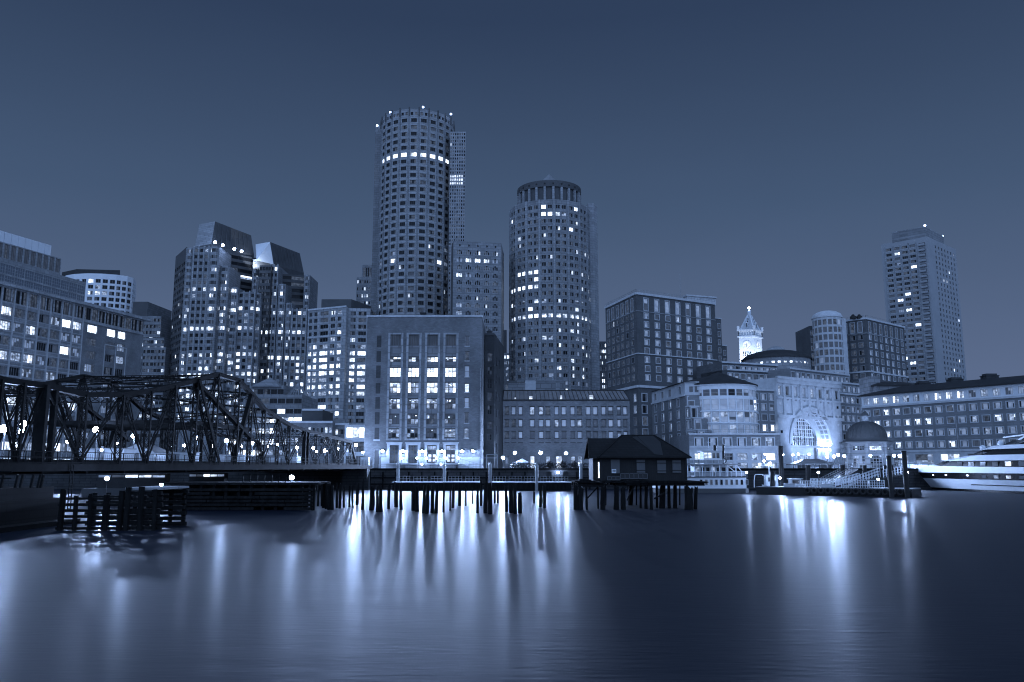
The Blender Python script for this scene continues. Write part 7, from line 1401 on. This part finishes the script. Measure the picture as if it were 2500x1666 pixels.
f = MB(); a, c = hx(1180+1228/3.92), hx(1180+1270/3.92); z0, z1 = hz(930+884/3.92), hz(930+846/3.92); so = thing('notice_board', 'small white notice with dark lettering on the leftmost shutter of the hut', 'sign', ((a+c)/2, Yh-.14, z0)); f.box(a, c, Yh-.15, Yh-.122, z0, z1); f.build('board', 'white', so); f = MB(); zc = (z0+z1)/2+.02
for xx, w_, h_, dz in ((.1, .045, .2, 0), (.17, .10, .03, .08), (.17, .10, .03, -.08), (.26, .04, .2, 0), (.19, .04, .1, .03), (.33, .03, .14, .02), (.38, .03, .2, 0)): f.box(a+xx, a+xx+w_, Yh-.165, Yh-.151, zc+dz-h_/2, zc+dz+h_/2)
f.build('lettering', 'black', so)
for p, q, t, u_, lab in ((1310, 1566, 886, 940, 'long pale lattice panel leaning on the hut front'), (1185, 1306, 915, 952, 'short pale lattice panel at the lower left of the hut front')):
    a, c = hx(1180+p/3.92, 3), hx(1180+q/3.92, 3); z0, z1 = hz(930+u_/3.92), hz(930+t/3.92); f = MB(); n = max(3, int((c-a)/.45)); yy = Yh-.35
    f.box(a, c, yy-.03, yy+.03, z1-.07, z1); f.box(a, c, yy-.03, yy+.03, z0, z0+.07)
    for k in range(n+1): x = a+(c-a)*k/n; f.box(x-.03, x+.03, yy-.03, yy+.03, z0, z1)
    o = thing('lattice_panel', lab, 'panel', ((a+c)/2, yy, z0)); f.build('frame', 'shutter', o); f = MB(); f.box(a, c, yy+.03, yy+.05, z0, z1); f.build('board', 'patch', o)
gap = MB(); gap.box(hx(1462), hx(1464.5), Yh+.55, Yh+.6, zf+.3, zw-.5); gap.build('lit_gap', 'g5', hut)
zd_ = hz(1180); pd = thing('hut_pier', 'sagging timber deck of the pier under the hut', 'pier', ((xa+xb)/2, Yh, 0)); b_ = MB(); rng = random.Random(9); X0, X1 = hx(1406, 2), hx(1718, 2); x = X0
k = 0
while x < X1:
    w_ = rng.uniform(.25, .5); y0 = Yh-1.4+rng.uniform(-.5, .3); y1 = Yh+8+rng.uniform(-.4, .4); z_ = zf-.03-rng.uniform(0, .08); b_.box(x, x+w_-.03, y0, y1, z_-.12, z_); x += w_
b_.build('planks', 'plank', pd); b_ = MB()
for y in (Yh-1.1, Yh+2, Yh+5, Yh+7.6):
    b_.box(hx(1500, 2), X1-.2, y-.15, y+.15, zf-.52, zf-.17)
    b_.box(X0+.1, hx(1470, 2), y-.15, y+.15, zf-.6, zf-.25)
for y0, z_, a, c in ((Yh-1.6, zf-.1, 1520, 1717), (Yh-1.55, zf-.36, 1524, 1712), (Yh-1.6, zf-.05, 1400, 1452), (Yh-1.7, zf-.4, 1404, 1466), (Yh-1.62, zf+.12, 1412, 1440)): b_.bar((hx(a, 2), y0, z_), (hx(c, 2), y0-.1, z_-rng.uniform(0, .15)), .16, .2)
b_.bar((hx(1428, 2), Yh-1.2, 1.0), (hx(1462, 2), Yh-1.2, zf-.4), .14); b_.bar((hx(1526, 2), Yh-1.2, .9), (hx(1545, 2), Yh-1.2, zf-.5), .14); b_.bar((hx(1592, 2), Yh-1.2, 1.1), (hx(1618, 2), Yh-1.2, 1.7), .14); b_.build('beams', 'timber', pd)
# piles: (centre px, width px, top py, waterline py)
hp = [(882,46,1000,1240),(935,60,1010,1240),(985,22,1010,1235),(1095,18,1000,1225),(1145,52,1010,1245),(1172,10,960,1180),(1275,52,1000,1235),(1335,50,1010,1250),(1415,50,1020,1170),(1465,14,1020,1190),(1505,24,1020,1220),(1560,34,1020,1225),(1605,34,1010,1240),(1660,26,1020,1215),(1718,60,1010,1220),(1775,34,1010,1220),(1835,42,1010,1220),(1880,14,1015,1175),(1965,84,1010,1235),(2036,36,1010,1230)]
for i, (cx_, w_, t, bt) in enumerate(hp):
    px = 1180+cx_/3.92; py_b = 930+bt/3.92; Yq_ = min(max(Yof(py_b, 0), 88.5), 99); zt_ = zf-.55; w_m = w_/3.92*Yq_/2000
    pile('timber_pile', ('stout worn timber pile carrying the hut pier' if w_ > 45 else 'worn timber pile of middling thickness carrying the hut pier' if w_ > 20 else 'thin worn timber pile carrying the hut pier'), px, 833-F*((zt_-H)*CP-Yq_*SP)/(Yq_*CP+(zt_-H)*SP), 0, Yq_, max(.09, w_m/2), 'timber', 'timber piles under the hut', rng.uniform(-.25, .1))
fl = [(175,25,590,850),(215,20,545,850),(262,36,545,880),(300,36,590,890),(335,36,595,890),(390,26,565,870),(430,30,575,875),(470,24,600,865),(535,26,600,860),(566,26,590,865),(630,34,555,835),(690,34,530,890),(800,60,590,895),(852,36,600,915),(892,44,600,915),(990,38,580,880),(1065,48,560,860),(1118,38,560,890),(1265,50,590,900),(1308,48,600,910),(1395,40,590,930),(1435,44,590,935),(1488,48,570,925),(1540,40,560,925),(1620,24,560,920),(1695,24,640,900),(1730,34,590,870),(1800,36,570,845),(1870,20,600,845),(1943,15,630,820),(2005,30,580,930),(2045,28,540,845),(2098,52,560,930),(2145,50,570,940)]
lst = [(740+a/4.706, b/4.706, 1060+t/4.706, 1060+bt/4.706) for a, b, t, bt in fl]+[(1180+a/3.92, b/3.92, 930+t/3.92, 930+bt/3.92) for a, b, t, bt in ((110,20,1010,1190),(140,18,1010,1180),(215,32,1010,1270),(262,44,985,1280),(300,36,990,1290),(350,40,1080,1285),(487,20,1050,1190),(550,30,985,1225),(585,38,985,1235))]
for px, w_, t, bt in lst:
    Yq_ = min(max(Yof(bt-4, 0), 80), 104); zone = 'left of the brick power house' if px < 890 else 'before the brick power house' if px < 1180 else 'before the brick warehouse'; size = 'stout' if w_ > 8.4 else 'slim' if w_ < 5.6 else 'middling'
    pile('timber_pile', '%s old timber pile standing in the water %s' % (size, zone), px, t, 0, Yq_, w_/2*Yq_/2000, 'timber', 'old timber piles '+zone, random.uniform(-.15, .15))

for i, (px, py, Yl, lab) in enumerate(((90, 1085, 205, 'street lamp on the far street behind the thick end post of the bridge'), (165, 1080, 212, 'street lamp on the far street behind the first lattice posts of the bridge'), (285, 1083, 218, 'street lamp on the far street behind the gabled shed'), (365, 1086, 224, 'street lamp on the far street behind the middle of the bridge'), (450, 1088, 228, 'street lamp on the far street behind the steep tower leg'), (520, 1089, 232, 'street lamp on the far street behind the peak post'), (590, 1090, 236, 'street lamp on the far street behind the inclined end post'), (655, 1091, 240, 'street lamp on the far street below the pyramid roof'), (765, 1094, 232, 'street lamp on the far street behind the double post'), (826, 1096, 215, 'street lamp on the far street nearest the brick power house'))):
    globe_lamp(lab, px, py, Yl, 'street lamps behind the bridge', 'lampb', .34)

for lab, p0, p1, py, Yl in (('float with a long white lit strip under the bridge above the box crib', 232, 398, 1164, 128), ('float with a short white lit strip under the middle of the bridge', 457, 543, 1162, 138)):
    zz = Zof(py, Yl); x0, x1 = Xof(p0, Yl, 2), Xof(p1, Yl, 2); t = thing('float', lab, 'float', ((x0+x1)/2, Yl, 0), 'floats under the bridge'); b_ = MB(); b_.box(x0-2, x1+2, Yl, Yl+3, -.3, 1.2); b_.build('hull', 'darkgrey', t); b_ = MB(); b_.box(x0, x1, Yl+.8, Yl+2.6, 1.2, zz+.45); b_.build('cabin', 'roof', t)
    n = 5
    for k in range(n): b_ = MB(); a, c = x0+(x1-x0)*(k+.06)/n, x0+(x1-x0)*(k+.94)/n; b_.box(a, c, Yl+.7, Yl+.79, zz-.12, zz+.22); b_.build('lit_strip', ('g3', 'g5', 'g2', 'g4', 'g1')[(k*2+p0) % 5], t)
# ---------------------------------------------------------------- camera, dusk sky, light
cam = bpy.data.cameras.new('camera'); cam.sensor_width = 36; cam.lens = F/2500*36; cam.clip_end = 6000; co = bpy.data.objects.new('camera', cam); COL.objects.link(co); co.location = (0, 0, H); co.rotation_euler = (math.pi/2+PT, 0, 0); SC.camera = co
wd = bpy.data.worlds.new('World'); SC.world = wd; wd.use_nodes = True; nt = wd.node_tree; bg = nt.nodes['Background']; N, Lk = nt.nodes.new, nt.links.new
tc = N('ShaderNodeTexCoord'); sx = N('ShaderNodeSeparateXYZ'); Lk(tc.outputs['Generated'], sx.inputs[0]); rp = N('ShaderNodeValToRGB'); e = rp.color_ramp.elements
stops = SKY
while len(e) < len(stops): e.new(.5)
for q, (p, c) in zip(e, stops): q.position = p; q.color = (*c, 1)
Lk(sx.outputs[2], rp.inputs[0])
sky = N('ShaderNodeTexSky'); sky.sky_type = 'NISHITA'; sky.sun_disc = False; sky.sun_elevation = math.radians(-3); sky.sun_rotation = math.radians(200)
bw = N('ShaderNodeRGBToBW'); Lk(sky.outputs[0], bw.inputs[0]); tn = N('ShaderNodeMix'); tn.data_type = 'RGBA'; tn.blend_type = 'MULTIPLY'; tn.inputs['Factor'].default_value = 1; tn.inputs['B'].default_value = (.5, .8, 1.4, 1); Lk(bw.outputs[0], tn.inputs['A'])
ad = N('ShaderNodeMix'); ad.data_type = 'RGBA'; ad.blend_type = 'ADD'; ad.inputs['Factor'].default_value = .05; Lk(rp.outputs[0], ad.inputs['A']); Lk(tn.outputs['Result'], ad.inputs['B']); sn = N('ShaderNodeTexNoise'); sn.inputs['Scale'].default_value = 2.2; sn.inputs['Detail'].default_value = 5; sm_ = N('ShaderNodeMapping'); sm_.inputs['Scale'].default_value = (1, 1, 3.5); Lk(tc.outputs['Generated'], sm_.inputs[0]); Lk(sm_.outputs[0], sn.inputs['Vector'])
sr = N('ShaderNodeMapRange'); sr.inputs['To Min'].default_value = .93; sr.inputs['To Max'].default_value = 1.07; Lk(sn.outputs['Fac'], sr.inputs[0]); sv = N('ShaderNodeMix'); sv.data_type = 'RGBA'; sv.blend_type = 'MULTIPLY'; sv.inputs['Factor'].default_value = 1; Lk(ad.outputs['Result'], sv.inputs['A']); Lk(sr.outputs[0], sv.inputs['B'])
Lk(sv.outputs['Result'], bg.inputs['Color']); bg.inputs['Strength'].default_value = 1.
sl = bpy.data.lights.new('afterglow', 'SUN'); sl.energy = SUN_E; sl.angle = math.radians(150); sl.color = (.36, .56, 1.); so = bpy.data.objects.new('afterglow', sl); COL.objects.link(so); so.rotation_euler = Vector((.06, 1, -.5)).to_track_quat('-Z', 'Y').to_euler()
SC.view_settings.view_transform = 'Standard'; SC.view_settings.look = 'None'; SC.view_settings.exposure = 0; SC.view_settings.gamma = 1
SC.cycles.use_denoising = True; SC.cycles.filter_width = 1.15; SC.cycles.sample_clamp_indirect = 4; SC.cycles.max_bounces = 5; SC.cycles.diffuse_bounces = 2; SC.cycles.glossy_bounces = 3; SC.cycles.caustics_reflective = False
